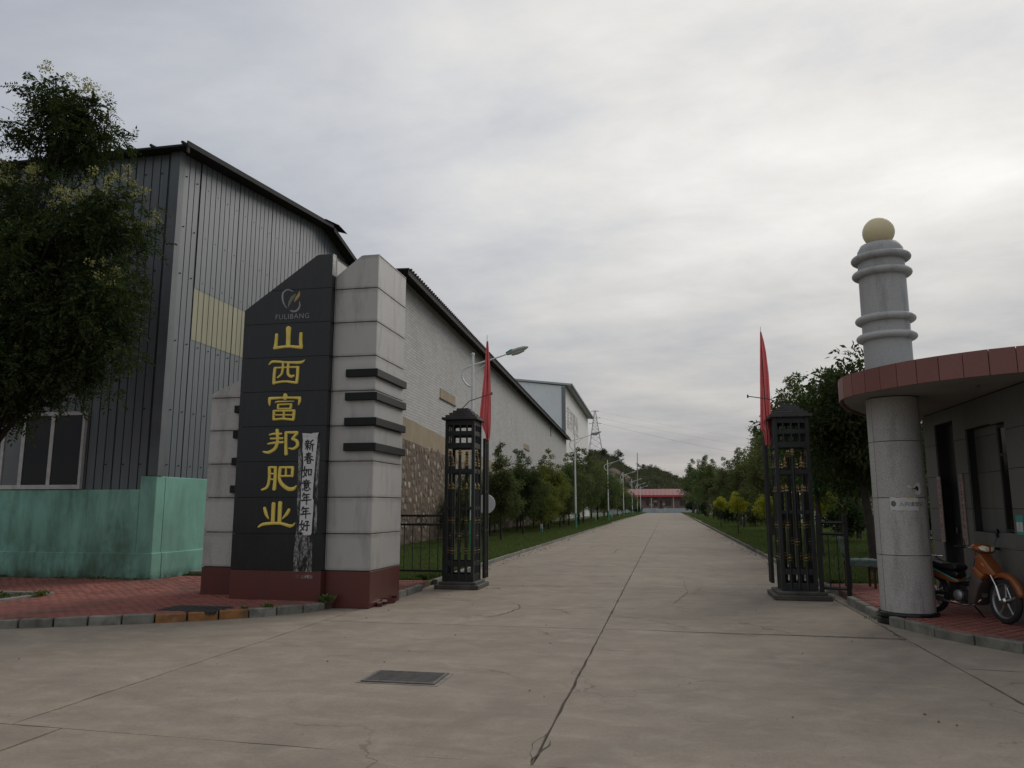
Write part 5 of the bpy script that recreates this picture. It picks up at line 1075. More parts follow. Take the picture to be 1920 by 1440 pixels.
for (x, y) in ((3.45, 12.6), (4.0, 10.9)): q = MB(); q.lathe((x, y, 3.14), [(0, 0), (.05, 0), (.06, .03), (0, .031)], 16); q.build('ceiling_lamp', M['trim'], gh)
# ================================================================== motorcycle
mt = thing('motorcycle', (3.985, 11.77, .12), 'orange step-through motorcycle parked under the canopy beside the column', 'motorcycle', rz=R(-60))
mt.rotation_euler = (0, 0, 0); ML = origin(mt)
M['orange'] = simple('orange_fairing', (0.25, 0.070, 0.014), .4, .08, 6, bump=0, coat=.2, dirt=((.16, .07, .03), .6), world=False); M['mgrey'] = simple('grey_brown_plastic', (0.075, 0.055, 0.048), .45, .15, 6, bump=0)
M['rubber'] = simple('tyre_rubber', (0.018, 0.018, 0.018), .8, .2, 20); M['chrome'] = simple('chrome', (.55, .55, .55), .15, .05, 6, metal=1.0, bump=0); M['alloy'] = simple('grey_alloy', (.28, .28, .28), .4, .15, 12, metal=.6); M['mblack'] = simple('black_plastic', (.014, .014, .015), .35, .2, 10, bump=0)
M['seatv'] = simple('black_vinyl', (.016, .016, .017), .5, .2, 30, bump=.2); M['teal'] = simple('teal_stripe', (.06, .38, .36), .4, .08, bump=0); M['lens'] = simple('headlamp_lens', (.62, .60, .48), .08, .25, 18, bump=0, coat=1.0); M['amber'] = simple('amber_lens', (.55, .09, .03), .15, .1, bump=0, coat=1.0)
STEER = False
def ml(x, y, z):
    if STEER: dx, dy = x - .36, y; c_, s_ = math.cos(R(-15)), math.sin(R(-15)); x, y = .36 + dx * c_ - dy * s_, dx * s_ + dy * c_
    return ML + Vector((x, y, z))
def steer(q):
    out = []
    for p in q.v:
        dx, dy = p[0] - ML.x - .36, p[1] - ML.y; c_, s_ = math.cos(R(-15)), math.sin(R(-15)); out.append((ML.x + .36 + dx * c_ - dy * s_, ML.y + dx * s_ + dy * c_, p[2]))
    q.v = out
def wheel(x, front):
    w_ = MB(); c = ML + Vector((x, 0, .285)); pr = [(.245 + .040 * math.cos(a), .040 * math.sin(a)) for a in [R(24 * j) for j in range(16)]]; w_.lathe(c, pr, 40, axis='y'); (steer(w_) if front else 0); tw = w_.build('wheel', M['rubber'], mt, smooth=50)
    r_ = MB(); r_.lathe(c, [(.218, -.03), (.226, -.03), (.226, .03), (.218, .03), (.205, .015), (.205, -.015), (.218, -.03)], 40, axis='y'); (steer(r_) if front else 0); r_.build('rim', M['alloy'], tw, smooth=40)
    for k in range(5):
        a = R(72 * k + 18); s = MB(); d = Vector((math.cos(a), 0, math.sin(a))); s.tube([c + d * .03, c + d * .12, c + d * .212], [.02, .013, .02], 6, flat=.7, up=(0, 1, 0)); (steer(s) if front else 0); s.build('spoke', M['alloy'], tw, smooth=50)
    h = MB(); h.lathe(c, [(0, -.06), (.03, -.06), (.05, -.04), (.05, .04), (.03, .06), (0, .06)], 20, axis='y'); (steer(h) if front else 0); h.build('hub', M['chrome'], tw, smooth=40)
wheel(-.60, False); STEER = True; wheel(.60, True)
for s in (-.075, .075):
    q = MB(); q.tube([ml(.60, s, .285), ml(.53, s, .46)], .022, 8); q.tube([ml(.53, s, .46), ml(.33, s, .74)], .015, 8); q.build('fork_leg', M['chrome'], mt, smooth=50)
fd = MB(); vs_ = []; N = 15
for i in range(N):
    a = R(12 + 118 * i / (N - 1)); rr = .322 + .03 * (i / (N - 1)); w1 = .055 * (0.55 + .45 * math.sin(math.pi * min(1, i / (N - 1) * 1.6 + .12)) if i < N // 2 else 1)
    for yy, dr_ in ((-1, -.05), (-.8, .0), (0, .022), (.8, 0), (1, -.05)): vs_.append(ml(.60 + math.cos(a) * (rr + dr_), yy * w1, .285 + math.sin(a) * (rr + dr_)))
fd.add(vs_, [(i * 5 + j, i * 5 + j + 1, i * 5 + j + 6, i * 5 + j + 5) for i in range(N - 1) for j in range(4)]); fdo = fd.build('front_mudguard', M['orange'], mt, smooth=60); sm = fdo.modifiers.new('solid', 'SOLIDIFY'); sm.thickness = .004
def side_ext(poly, hw, name, mat, bev=.02, seg=3, taper=None, parent=None):
    q = MB(); q.ext([ml(p[0], -hw, p[1]) for p in poly], (0, 2 * hw, 0)); return q.build(name, mat, parent or mt, bevel=bev, seg=seg, smooth=45)
STEER = False
side_ext([(0.180, .83), (0.280, .86), (0.380, .74), (0.500, .60), (0.430, .575), (0.350, .60), (0.260, .56), (0.210, .62)], .105, 'front_cowl', M['orange'])
side_ext([(0.210, .64), (0.280, .58), (0.320, .50), (0.250, .38), (0.190, .20), (0.080, .175), (0.090, .30), (0.120, .48), (0.150, .62)], .145, 'leg_shield', M['mgrey'], .025)
side_ext([(0.165, .66), (0.210, .70), (0.350, .585), (0.310, .52), (0.240, .55)], .15, 'shield_top', M['orange'], .02)
STEER = True
q = MB(); c = ml(.19, 0, .93); prf = []
for j in range(13):
    a = R(15 * j); prf.append((max(.001, math.sin(a)), -math.cos(a)))
vs_ = []; n_ = 20
for k in range(n_):
    an = 2 * math.pi * k / n_
    for r_, h in prf: vs_.append(c + Vector((h * .15 * (1 if h < 0 else 1.05), r_ * math.cos(an) * .135, r_ * math.sin(an) * .075 * (1 if math.sin(an) > 0 else .9) - h * .02)))
q.add(vs_, [(k * 13 + j, ((k + 1) % n_) * 13 + j, ((k + 1) % n_) * 13 + j + 1, k * 13 + j + 1) for k in range(n_) for j in range(12)]); q.build('handlebar_cowl', M['orange'], mt, smooth=70)
for s in (-1, 1):
    q = MB(); q.add([ml(0.340, s * .012, .955), ml(0.317, s * .085, .972), ml(0.273, s * .118, .95), ml(0.295, s * .10, .915), ml(0.333, s * .05, .893), ml(0.345, s * .012, .90), ml(0.352, s * .04, .93)], [(6, 0, 1), (6, 1, 2), (6, 2, 3), (6, 3, 4), (6, 4, 5), (6, 5, 0)]); q.build('headlight', M['lens'], mt, smooth=60)
    q = MB(); q.tube([ml(0.285, s * .107, .755), ml(0.335, s * .11, .725), ml(0.365, s * .107, .70)], [.012, .022, .008], 8); q.build('indicator', M['amber'], mt, smooth=60)
    q = MB(); q.tube([ml(0.165, s * .10, .93), ml(0.125, s * .2, .945)], .012, 8); q.build('handlebar', M['chrome'], mt, smooth=60)
    q = MB(); q.tube([ml(0.125, s * .2, .945), ml(0.095, s * .33, .94)], .02, 10); q.build('grip', M['rubber'], mt, smooth=60)
    q = MB(); q.tube([ml(0.155, s * .19, .94), ml(0.155, s * .33, .92)], .006, 6); q.build('lever', M['mblack'], mt)
    q = MB(); q.tube([ml(0.135, s * .2, .95), ml(0.135, s * .22, 1.03), ml(0.115, s * .27, 1.11)], .006, 6); q.build('mirror_stalk', M['mblack'], mt, smooth=50)
    q = MB(); q.lathe(ml(0.115, s * .28, 1.15), [(0, -.012), (.028, -.012), (.034, -.006), (.034, .006), (.028, .012), (0, .012)], 18, axis='x')
    q.v = [(p[0], p[1], ml(-0.145, 0, 1.15).z + (p[2] - ml(-0.145, 0, 1.15).z) * 1.75) for p in q.v]; q.build('mirror', M['mblack'], mt, smooth=50)
STEER = False
side_ext([(-0.780, .80), (-0.620, .79), (-0.500, .74), (-0.360, .705), (-0.180, .715), (-0.100, .69), (-0.090, .65), (-0.140, .61), (-0.420, .64), (-0.760, .72)], .115, 'seat', M['seatv'], .035, 3)
side_ext([(-0.780, .715), (-0.420, .635), (-0.120, .605), (-0.090, .55), (-0.220, .50), (-0.740, .60)], .09, 'under_seat_body', M['mblack'], .02)
side_ext([(-0.820, .70), (-0.490, .625), (-0.070, .475), (-0.140, .445), (-0.340, .48), (-0.800, .60)], .112, 'side_panel', M['orange'], .02)
for s in (-1, 1):
    q = MB(); q.ext([ml(-.80, s * .1135, .705), ml(-.49, s * .1145, .635), ml(-.06, s * .1145, .482), ml(-.07, s * .1145, .468), ml(-.49, s * .1145, .618), ml(-.80, s * .1135, .688)], (0, s * .004, 0)); q.build('teal_stripe', M['teal'], mt)
q = MB(); q.tube([ml(.24, 0, .80), ml(.14, 0, .58), ml(.02, 0, .44), ml(-.25, 0, .46), ml(-.5, 0, .55)], .03, 8); q.build('frame', M['mblack'], mt, smooth=50)
side_ext([(-.16, .36), (.12, .37), (.22, .33), (.18, .22), (-.14, .20)], .09, 'engine', M['mblack'], .02)
for cb_ in ([(.16, -.05, .93), (.20, -.10, .80), (.12, -.08, .60), (.02, -.07, .40)], [(.18, .06, .93), (.24, -.02, .84), (.20, -.09, .62), (-.05, -.08, .46)]):
    q = MB(); q.tube(cat([ml(*p_) for p_ in cb_], [1] * 4)[0], .005, 5); q.build('cable', M['mblack'], mt, smooth=60)
q = MB(); q.lathe(ml(-.08, -.09, .29), [(0, -.045), (.05, -.045), (.07, -.03), (.075, 0), (.075, .01)], 24, axis='y'); q.build('clutch_cover', M['alloy'], mt, smooth=40)
q = MB(); q.tube([ml(.10, 0, .31), ml(.24, 0, .34)], [.055, .05], 12); q.build('cylinder', M['alloy'], mt, smooth=50)
q = MB(); q.tube([ml(.22, -.05, .26), ml(.16, -.10, .19), ml(.0, -.125, .175), ml(-.2, -.135, .19)], .014, 8); q.build('exhaust_pipe', M['chrome'], mt, smooth=60)
q = MB(); q.tube([ml(-.2, -.135, .19), ml(-.3, -.14, .205), ml(-.82, -.15, .33)], [.016, .036, .038], 12); q.build('silencer', M['chrome'], mt, smooth=60)
for s in (-.1, .1):
    q = MB(); q.tube([ml(-.58, s, .32), ml(-.48, s, .60)], .024, 8); q.build('shock_absorber', M['chrome'], mt, smooth=50); q = MB(); q.box(ml(-.62, 0, 0).x, ml(-.1, 0, 0).x, ml(0, s - .012, 0).y, ml(0, s + .012, 0).y, ml(0, 0, .27).z, ml(0, 0, .31).z); q.build('swing_arm', M['mblack'], mt)
    q = MB(); q.tube([ml(.05, s, .2), ml(.05, s * 2.2, .2)], .012, 6); q.build('foot_peg', M['rubber'], mt)
q = MB(); q.tube([ml(-.02, .06, .2), ml(.05, .2, .01)], .011, 6); q.build('kickstand', M['mblack'], mt)
side_ext([(-0.640, .60), (-0.740, .66), (-0.940, .52), (-0.970, .40), (-0.920, .40), (-0.860, .48), (-0.680, .57)], .06, 'rear_mudguard', M['mblack'], .012)
q = MB(); q.tube([ml(-.5, -.11, .79), ml(-.78, -.1, .80), ml(-.78, .1, .80), ml(-.5, .11, .79)], .011, 8); q.build('rear_rack', M['chrome'], mt, smooth=50)
q = MB(); q.tube([ml(-.70, -.04, .68), ml(-.70, .04, .68)], .03, 10); q.build('tail_light', M['amber'], mt, smooth=50)
mt.rotation_euler = (R(-3.5), 0, R(-60))
# ================================================================== street lamps
M['pole_w'] = simple('white_pole_paint', (0.78, 0.79, 0.78), .5, .08, 2, dirt=((.3, .28, .25), .4), streak=True, bump=0); M['pole_g'] = simple('green_pole_paint', (0.08, 0.30, 0.21), .5, .1, 2, bump=0); M['lampgrey'] = simple('lamp_housing', (0.50, 0.52, 0.50), .45, .1, 4, bump=0)
LX = -6.5
def lamp():
    b = Vector((LX, 25.7, .07)); t = thing('street_lamp', b, 'tall white street lamp rising behind the left gate tower, with peeling loop arm', 'street lamp', 'street lamps along the left side of the road')
    q = MB(); q.tube([b, b + Vector((0, 0, 1.1))], .075, 12); q.lathe(b, [(.16, 0), (.16, .03), (.09, .05)], 12); q.build('pole_foot', M['pole_g'], t, smooth=50)
    q = MB(); q.tube([b + Vector((0, 0, 1.1)), b + Vector((0, 0, 3.5)), (LX, 25.7, 6.85)], [.07, .06, .045], 12); q.lathe((LX, 25.7, 6.9), [(.0, -.06), (.05, -.04), (.062, 0), (.05, .045), (0, .06)], 12); q.build('pole', M['pole_w'], t, smooth=50)
    cv = lambda L: [PY(840 + x / 8, 600 + y / 8, 25.7) for x, y in L]; sx = LX - PY(840 + 383 / 8, 660, 25.7).x
    sh = lambda L: [p + Vector((sx, 0, 0)) for p in cv(L)]
    P_, W_ = cat([tuple(p) for p in sh([(372, 998), (310, 985), (245, 915), (218, 840), (238, 755), (300, 705), (370, 682), (450, 655), (560, 620), (640, 598), (760, 558), (885, 515)])], [.03] * 9 + [.028, .025, .022]); q = MB(); q.tube(P_, W_, 8, up=(0, 1, 0)); q.build('arm', M['pole_w'], t, smooth=60)
    q = MB(); P_, W_ = cat([tuple(p) for p in sh([(400, 805), (480, 735), (560, 670), (650, 595)])], [.02] * 4); q.tube(P_, W_, 6, up=(0, 1, 0)); q.build('brace', M['pole_w'], t, smooth=60)
    hp = sh([(885, 512), (920, 500), (1000, 470), (1090, 440), (1160, 418), (1212, 402)]); q = MB(); P_, W_ = cat([tuple(p) for p in hp], [.055, .085, .125, .13, .10, .02], 4); q.tube(P_, W_, 12, flat=.55, up=(0, .35, 1)); hd = q.build('lamp_head', M['lampgrey'], t, smooth=60)
    q = MB(); P_, W_ = cat([tuple(p) for p in sh([(880, 508), (920, 492), (960, 478), (1035, 452)])], [.06, .085, .115, .06], 4); q.tube([Vector(p) + Vector((0, -.012, .016)) for p in P_], W_, 12, flat=.55, up=(0, .35, 1)); q.build('green_cover', M['pole_g'], hd, smooth=60)
    q = MB(); P_, W_ = cat([tuple(p) for p in sh([(960, 505), (1050, 478), (1150, 440)])], [.06, .085, .05], 4); q.tube([Vector(p) + Vector((0, 0, -.035)) for p in P_], W_, 10, flat=.5, up=(0, .35, 1)); q.build('lens', M['winframe'], hd, smooth=60)
    return t
lp = lamp(); km = kidmap(lp)
ordn = ('', 'second', 'third', 'fourth', 'fifth', 'sixth', 'seventh')
for i, yy in enumerate((56.5, 89, 121, 152, 179, 202)):
    c = copy_tree(lp, None, 0, km); c.location = (LX, yy, .07); c['label'] = ('second street lamp from the gate, standing among the trees before the white warehouse' if i == 0 else '%s street lamp from the gate, %s' % (ordn[i + 1], ('in front of the bare cliff', 'just right of the bare cliff', 'against the green hillside', 'left of the red roofed house', 'last but one before the red roofed house')[i - 1]) if i < 5 else 'farthest and smallest street lamp, in front of the red roofed house')
# white marker posts in the lawn
M['markw'] = simple('white_marker', (.5, .5, .48), .6, .15, 4)
for i, (x, y, h, lb) in enumerate(((-7.35, 46, .55, 'short white marker post on the lawn nearest the gate'), (-7.0, 78, .7, 'short white marker post between the lawn trees, second from the gate'), (-6.8, 99, .7, 'short white marker post between the lawn trees, third from the gate'), (-6.9, 117, .8, 'short white marker post on the lawn farthest from the gate'))):
    o = thing('marker_post', (x, y, .07), lb, 'marker post', 'white marker posts on the left lawn'); q = MB(); q.box(x - .06, x + .06, y - .06, y + .06, .07, .07 + h * .5); q.build('shaft', M['pole_g'], o); q = MB(); q.box(x - .065, x + .065, y - .065, y + .065, .07 + h * .5, .07 + h); q.build('white_head', M['markw'], o)
# ================================================================== trees
def mat_leaf(name, dark, light, trc, tr=0.3, rough=0.75, hue=0.12):
    m = newmat(name); g = G(m); gi = g.n('ShaderNodeNewGeometry'); a = g.noise(g.coord(), 0.9, 3, 0.6); oi = g.n('ShaderNodeObjectInfo')
    f = g.m('ADD', g.m('MULTIPLY', gi.outputs['Random Per Island'], 0.65), g.rng(a, 0.3, 0.7, -0.05, 0.45)); col = g.mix(f, dark, light)
    k = g.rng(oi.outputs['Random'], 0, 1, 1 - hue * 1.6, 1 + hue * 1.6); k2 = g.rng(g.m('FRACT', g.m('MULTIPLY', oi.outputs['Random'], 7.3)), 0, 1, 1 - hue, 1 + hue)
    cc = g.n('ShaderNodeCombineColor'); g.l(k, cc.inputs[0]); g.l(k2, cc.inputs[1]); g.l(k2, cc.inputs[2]); col = g.mix(1.0, col, cc.outputs[0], 'MULTIPLY')
    g.out(col, rough, spec=0.12, trans=tr, transcol=trc + (1,)); return m
M['leaf_dark'] = mat_leaf('leaf_dark', (0.018, 0.030, 0.012), (0.052, 0.078, 0.026), (0.06, 0.095, 0.02), 0.22)
M['leaf_mid'] = mat_leaf('leaf_mid', (0.054, 0.066, 0.030), (0.135, 0.150, 0.066), (0.13, 0.18, 0.05), 0.35, hue=.25)
M['leaf_light'] = mat_leaf('leaf_light', (0.065, 0.085, 0.022), (0.17, 0.195, 0.05), (0.18, 0.22, 0.04), 0.4)
M['leaf_yellow'] = mat_leaf('leaf_yellow', (0.16, 0.18, 0.02), (0.52, 0.48, 0.05), (0.5, 0.5, 0.05), 0.35)
M['leaf_row'] = mat_leaf('leaf_row', (0.043, 0.053, 0.025), (0.108, 0.122, 0.054), (0.11, 0.15, 0.04), 0.3, hue=.2)
M['blossom'] = mat_leaf('pale_flower', (0.30, 0.28, 0.11), (0.48, 0.44, 0.20), (0.3, 0.28, 0.08), 0.3)
M['bark'] = simple('bark', (0.055, 0.045, 0.036), .95, .35, 5, 40, bump=.8, world=False); M['bark_pale'] = simple('pale_bark', (0.11, 0.10, 0.085), .95, .3, 4, 40, bump=.6, world=False)
def leaves(C, rad, n_per, size, aspect=0.45, droop=0.4, flat=0.8, rng=RNG, kind='simple', up=0.0):
    """rhombic folded leaves gathered in clumps; returns V, F"""
    C = np.asarray(C); rad = np.asarray(rad); K = len(C); idx = np.repeat(np.arange(K), n_per); n = len(idx)
    d = rng.normal(size=(n, 3)); d /= np.linalg.norm(d, axis=1)[:, None]; r = rng.random(n) ** 0.5; P = C[idx] + d * (r * rad[idx])[:, None] * np.array([1, 1, flat])
    ax = d * .7 + rng.normal(size=(n, 3)) * .6; ax[:, 2] -= droop - up; ax /= np.linalg.norm(ax, axis=1)[:, None]
    if kind == 'pinnate':
        m = 13; side = np.cross(ax, rng.normal(size=(n, 3)) * .5 + [0, 0, 1]); side /= np.linalg.norm(side, axis=1)[:, None] + 1e-9; L = size * rng.uniform(.7, 1.2, n)
        Ps, As = [], []
        for k in range(m):
            t = (k // 2 + 1) / 7.0; s_ = 0 if k == 12 else (1 if k % 2 else -1); base = P + ax * (L * t)[:, None] - np.array([0, 0, 1]) * (L * t * t * .25)[:, None]; a = ax * .45 + side * s_; a[:, 2] -= .15; a /= np.linalg.norm(a, axis=1)[:, None]; Ps.append(base); As.append(a)
        P = np.concatenate(Ps); ax = np.concatenate(As); n = len(P); sz = size * .34 * rng.uniform(.7, 1.2, n)
    else: sz = size * rng.uniform(.6, 1.25, n)
    w_ = np.cross(ax, rng.normal(size=(n, 3)) * .6 + [0, 0, 1.]); w_ /= np.linalg.norm(w_, axis=1)[:, None] + 1e-9; nn = np.cross(w_, ax)
    b = P; tip = P + ax * sz[:, None]; mid = P + ax * (sz * .45)[:, None] + nn * (sz * .08)[:, None]; l = mid + w_ * (sz * aspect * .5)[:, None]; r_ = mid - w_ * (sz * aspect * .5)[:, None]
    V = np.stack([b, r_, tip, l], 1).reshape(-1, 3); i = np.arange(n) * 4; F = np.concatenate([np.stack([i, i + 1, i + 2], 1), np.stack([i, i + 2, i + 3], 1)]); return V, F
def crown_points(n, cz, rx, rz, rng, top=0.0, shell=0.45, lobes=5, taper=0.0, rmin=.3, rmax=.6):
    """clump centres in an uneven, lobed crown"""
    la = rng.uniform(0, 6.28, lobes); lz = rng.uniform(-.8, .9, lobes); lk = rng.uniform(.15, .38, lobes); C = []; Rr = []
    while len(C) < n:
        d = rng.normal(size=3); d /= np.linalg.norm(d); rr = (shell + (1 - shell) * rng.random()) ; k = .78
        for a, z, q in zip(la, lz, lk):
            v = np.array([math.cos(a), math.sin(a), z]); v /= np.linalg.norm(v); k += q * max(0, d @ v) ** 6
        k *= rng.uniform(.82, 1.08); w_ = 1 - taper * max(0, d[2] * rr)
        C.append((d[0] * rx * rr * k * w_, d[1] * rx * rr * k * w_, cz + d[2] * rz * rr * (k * .6 + .4))); Rr.append(rng.uniform(rmin, rmax))
    return np.array(C), np.array(Rr)
def skeleton(C, trunk_h, r0, H, rng, lean=(0, 0), nl=14, forks=1):
    mb = MB(); top = Vector((lean[0], lean[1], H * .72)); P = []; n = 9
    for i in range(n):
        t = i / (n - 1); P.append(Vector((lean[0] * t + rng.normal() * .03 * H * .1 * t, lean[1] * t + rng.normal() * .03 * H * .1 * t, H * .78 * t)))
    rs_ = [r0 * (1.25 if i == 0 else 1) * (1 - .82 * (i / (n - 1))) + .008 for i in range(n)]; mb.tube(P, rs_, 9)
    order = np.argsort(rng.random(len(C)))[:nl]
    for j in order:
        c = Vector(C[j]); hz = max(trunk_h, min(c.z - .15 * H * rng.random() - .25 * (c.xy.length), H * .7)); t = hz / (H * .78); i0 = min(int(t * (n - 1)), n - 2); st = P[i0].lerp(P[i0 + 1], t * (n - 1) - i0); md = st.lerp(c, .5) + Vector((rng.normal() * .06, rng.normal() * .06, -.05 * H * rng.random() + .1)); r_ = max(.006, r0 * .42 * (1 - .6 * t)); mb.tube([st, st.lerp(md, .5), md, md.lerp(c, .55), c], [r_, r_ * .8, r_ * .6, r_ * .4, r_ * .2], 5, caps=False)
    return mb
def tree(name, loc, H, rx, trunk_h, r0, ncl, n_per, size, leafmat, label, group=None, seed=1, bark='bark', aspect=.45, kind='simple', taper=.3, rr=(.3, .6), droop=.4, lean=(0, 0), shell=.4, spire=0, up=0.0, nl=16, cat_='tree', cz=None, rz=None, blossom=0):
    rng = np.random.default_rng(seed); t = thing(name, loc, label, cat_, group); rz = rz or (H - trunk_h) / 2; cz = cz or (H + trunk_h) / 2
    C, Q = crown_points(ncl, cz, rx, rz * .93, rng, taper=taper, rmin=rr[0], rmax=rr[1], shell=shell)
    for k in range(spire):
        z = H * (.80 + .22 * (k + 1) / spire); a = rng.uniform(0, 6.28); rad_ = rx * .32 * (1 - k / spire); C = np.vstack([C, [math.cos(a) * rad_, math.sin(a) * rad_, z]]); Q = np.append(Q, rr[0] * (1 - .45 * k / spire))
    C[:, 0] += lean[0] * C[:, 2] / H; C[:, 1] += lean[1] * C[:, 2] / H
    V, F = leaves(C, Q, n_per, size, aspect, droop, rng=rng, kind=kind, up=up)
    me = fast_mesh('crown', V, F); link('crown', me, t, leafmat)
    sk = skeleton(C, trunk_h, r0, H, rng, lean, nl); me = sk.mesh('trunk', smooth=60); link('trunk', me, t, M[bark])
    if blossom:
        up_ = C[:, 2] > cz - rz * .75; Cb = C[up_] + np.array([0, 0, 1]) * (Q[up_] * .85)[:, None]; sel = rng.random(len(Cb)) < blossom; Cb = Cb[sel]
        Cb = np.repeat(Cb, 3, axis=0) + rng.normal(size=(len(Cb) * 3, 3)) * [.2, .2, .06]; V, F = leaves(Cb, np.full(len(Cb), .11), 34, .045, .7, -.2, rng=rng); link('blossom', fast_mesh('blossom', V, F), t, M['blossom'])
    return t
# big flowering tree at the left edge: lobes of the crown placed one by one
M['bark_dark'] = simple('dark_bark', (0.022, 0.018, 0.014), .95, .35, 5, 40, bump=.8, world=False)
FT = thing('flowering_tree', (-12.6, 12.2, .1), 'large dark pinnate leaved tree with pale yellow flower tips before the steel warehouse', 'tree'); FO = Vector((-12.6, 12.2, .1)); rngf = np.random.default_rng(11); Cf = []; Qf = []; Sf = []
for (lx, ly, lz, rx_, rz_, nn_) in ((-11.62, 12.4, 9.0, 1.05, .85, 50), (-12.0, 12.3, 9.7, .4, .6, 9), (-12.6, 12.3, 6.3, 2.0, 2.1, 105), (-11.2, 12.1, 6.2, 1.7, 1.6, 95), (-10.25, 12.2, 6.9, .75, .75, 20), (-10.0, 12.2, 5.15, .85, .75, 26), (-11.9, 11.9, 4.25, 1.6, 1.0, 60), (-13.6, 12.2, 6.9, 1.2, 1.2, 34), (-10.75, 12.2, 4.1, .8, .6, 18), (-12.3, 11.6, 3.75, 1.3, .7, 40)):
    for k in range(nn_):
        d = rngf.normal(size=3); d /= np.linalg.norm(d); rr = (.35 + .65 * rngf.random()) * rngf.uniform(.85, 1.12); p = (lx + d[0] * rx_ * rr - FO.x, ly + d[1] * rx_ * .85 * rr - FO.y, lz + d[2] * rz_ * rr - FO.z); Cf.append(p); Qf.append(rngf.uniform(.26, .46)); Sf.append(d[2] > .1 and rr > .7)
Cf = np.array(Cf); Qf = np.array(Qf); Vv, Ff = leaves(Cf, Qf, 20, .27, .40, .35, rng=rngf, kind='pinnate'); link('crown', fast_mesh('crown', Vv, Ff), FT, M['leaf_dark'])
sk = skeleton(Cf, 2.3, .17, 9.2, rngf, (.5, 0), 60); link('trunk', sk.mesh('trunk', smooth=60), FT, M['bark_dark'])
Cb = Cf[np.array(Sf)] + np.array([0, -.05, 1]) * (Qf[np.array(Sf)] * .8)[:, None]; Cb = Cb[rngf.random(len(Cb)) < .85]; Cb = np.repeat(Cb, 3, axis=0) + rngf.normal(size=(len(Cb) * 3, 3)) * [.16, .16, .07]; Vv, Ff = leaves(Cb, np.full(len(Cb), .10), 42, .042, .7, -.3, rng=rngf); link('blossom', fast_mesh('blossom', Vv, Ff), FT, M['blossom'])
# trees on the left lawn, between kerb and brick warehouse
sil = [(905, 880), (925, 862), (948, 818), (958, 806), (975, 848), (992, 850), (1005, 856), (1022, 846), (1043, 846), (1062, 856), (1085, 842), (1102, 845), (1119, 858), (1137, 873), (1153, 896), (1169, 912), (1188, 925), (1205, 936), (1213, 943)]
def sily(x):
    for (a, ya), (b, yb) in zip(sil[:-1], sil[1:]):
        if a <= x <= b: return ya + (yb - ya) * (x - a) / (b - a)
    return sil[-1][1] if x > sil[-1][0] else sil[0][1]
def topz(X, Y, xoff=0):
    v = Vector((X, Y, CAM_H)) - Vector((0, 0, CAM_H)); x = 960 + FPX * v.dot(_rt) / v.dot(_fw); return PY(x + xoff, sily(x + xoff), Y).z
NEAR = [(-7.75, 29.8), (-8.9, 33.0), (-7.6, 35.6), (-9.0, 39.5), (-8.0, 43.5), (-9.2, 48), (-7.9, 52.5), (-9.0, 57.5), (-7.8, 63), (-9.0, 69), (-8.0, 76), (-9.4, 84), (-8.0, 92), (-9.6, 101), (-8.2, 111), (-9.6, 122), (-8.3, 134), (-8.2, 147), (-8.3, 161), (-8.3, 176), (-8.4, 192), (-8.4, 208), (-10.0, 36.5), (-9.6, 42), (-10.2, 46), (-10.2, 54.5), (-10.4, 61), (-7.7, 48.2), (-7.8, 57.6), (-10.6, 72), (-7.7, 69.5)]
protos = []
for s in range(5):
    protos.append(tree('lawn_tree', (0, 0, 0), 5.0, (1.45, 1.35, 1.7, 1.5, 1.55)[s], (.32, .25, .35, .2, .3)[s], .045, 150, 95, .13, M[('leaf_mid', 'leaf_row', 'leaf_mid', 'leaf_light', 'leaf_row')[s]], 'x', seed=40 + s, taper=(.7, .55, .4, .5, .6)[s], rr=(.22, .44), spire=(7, 4, 2, 3, 5)[s], up=.35, aspect=.4, shell=.25))
pk = [kidmap(p) for p in protos]; used = [False] * 5
WHERE = ['nearest the left gate tower', 'by the stone wall, second from the gate tower', 'with a tall thin leading shoot, third from the gate tower']
desc = ['slender bushy young tree', 'dense dark young tree', 'broad leafy young tree', 'light green young tree', 'pointed leafy young tree']
near_txt = ['just behind the left gate tower', 'half hidden behind the left gate tower by the stone wall', 'with a tall pointed tip right of the left flag', 'close to the stone wall behind the pointed tree', 'in front of the bricked up opening', 'against the stone wall in the middle of the lawn', 'near the kerb before the second lamp', 'by the wall before the second lamp', 'standing right beside the second street lamp', 'against the end of the brick wall', 'before the corner of the white warehouse', 'by the wall before the white warehouse', 'near the kerb in front of the white warehouse', 'behind the row in front of the white warehouse', 'before the foot of the wooded hill', 'at the back of the row before the third street lamp', 'near the kerb by the fourth street lamp', 'between the fourth and fifth street lamps', 'just past the fifth street lamp', 'left of the sixth street lamp', 'last but one before the red roof', 'last of the row, beside the red roofed house', 'at the back against the stone wall, behind the pointed tree', 'squeezed between the front row and the stone wall', 'deep in the shade under the small wall patch', 'at the back against the brick wall before the second lamp', 'at the back behind the second street lamp', 'at the kerb between the white marker post and the second lamp', 'at the kerb level with the second street lamp', 'at the back by the end of the brick wall', 'at the kerb just past the second street lamp']
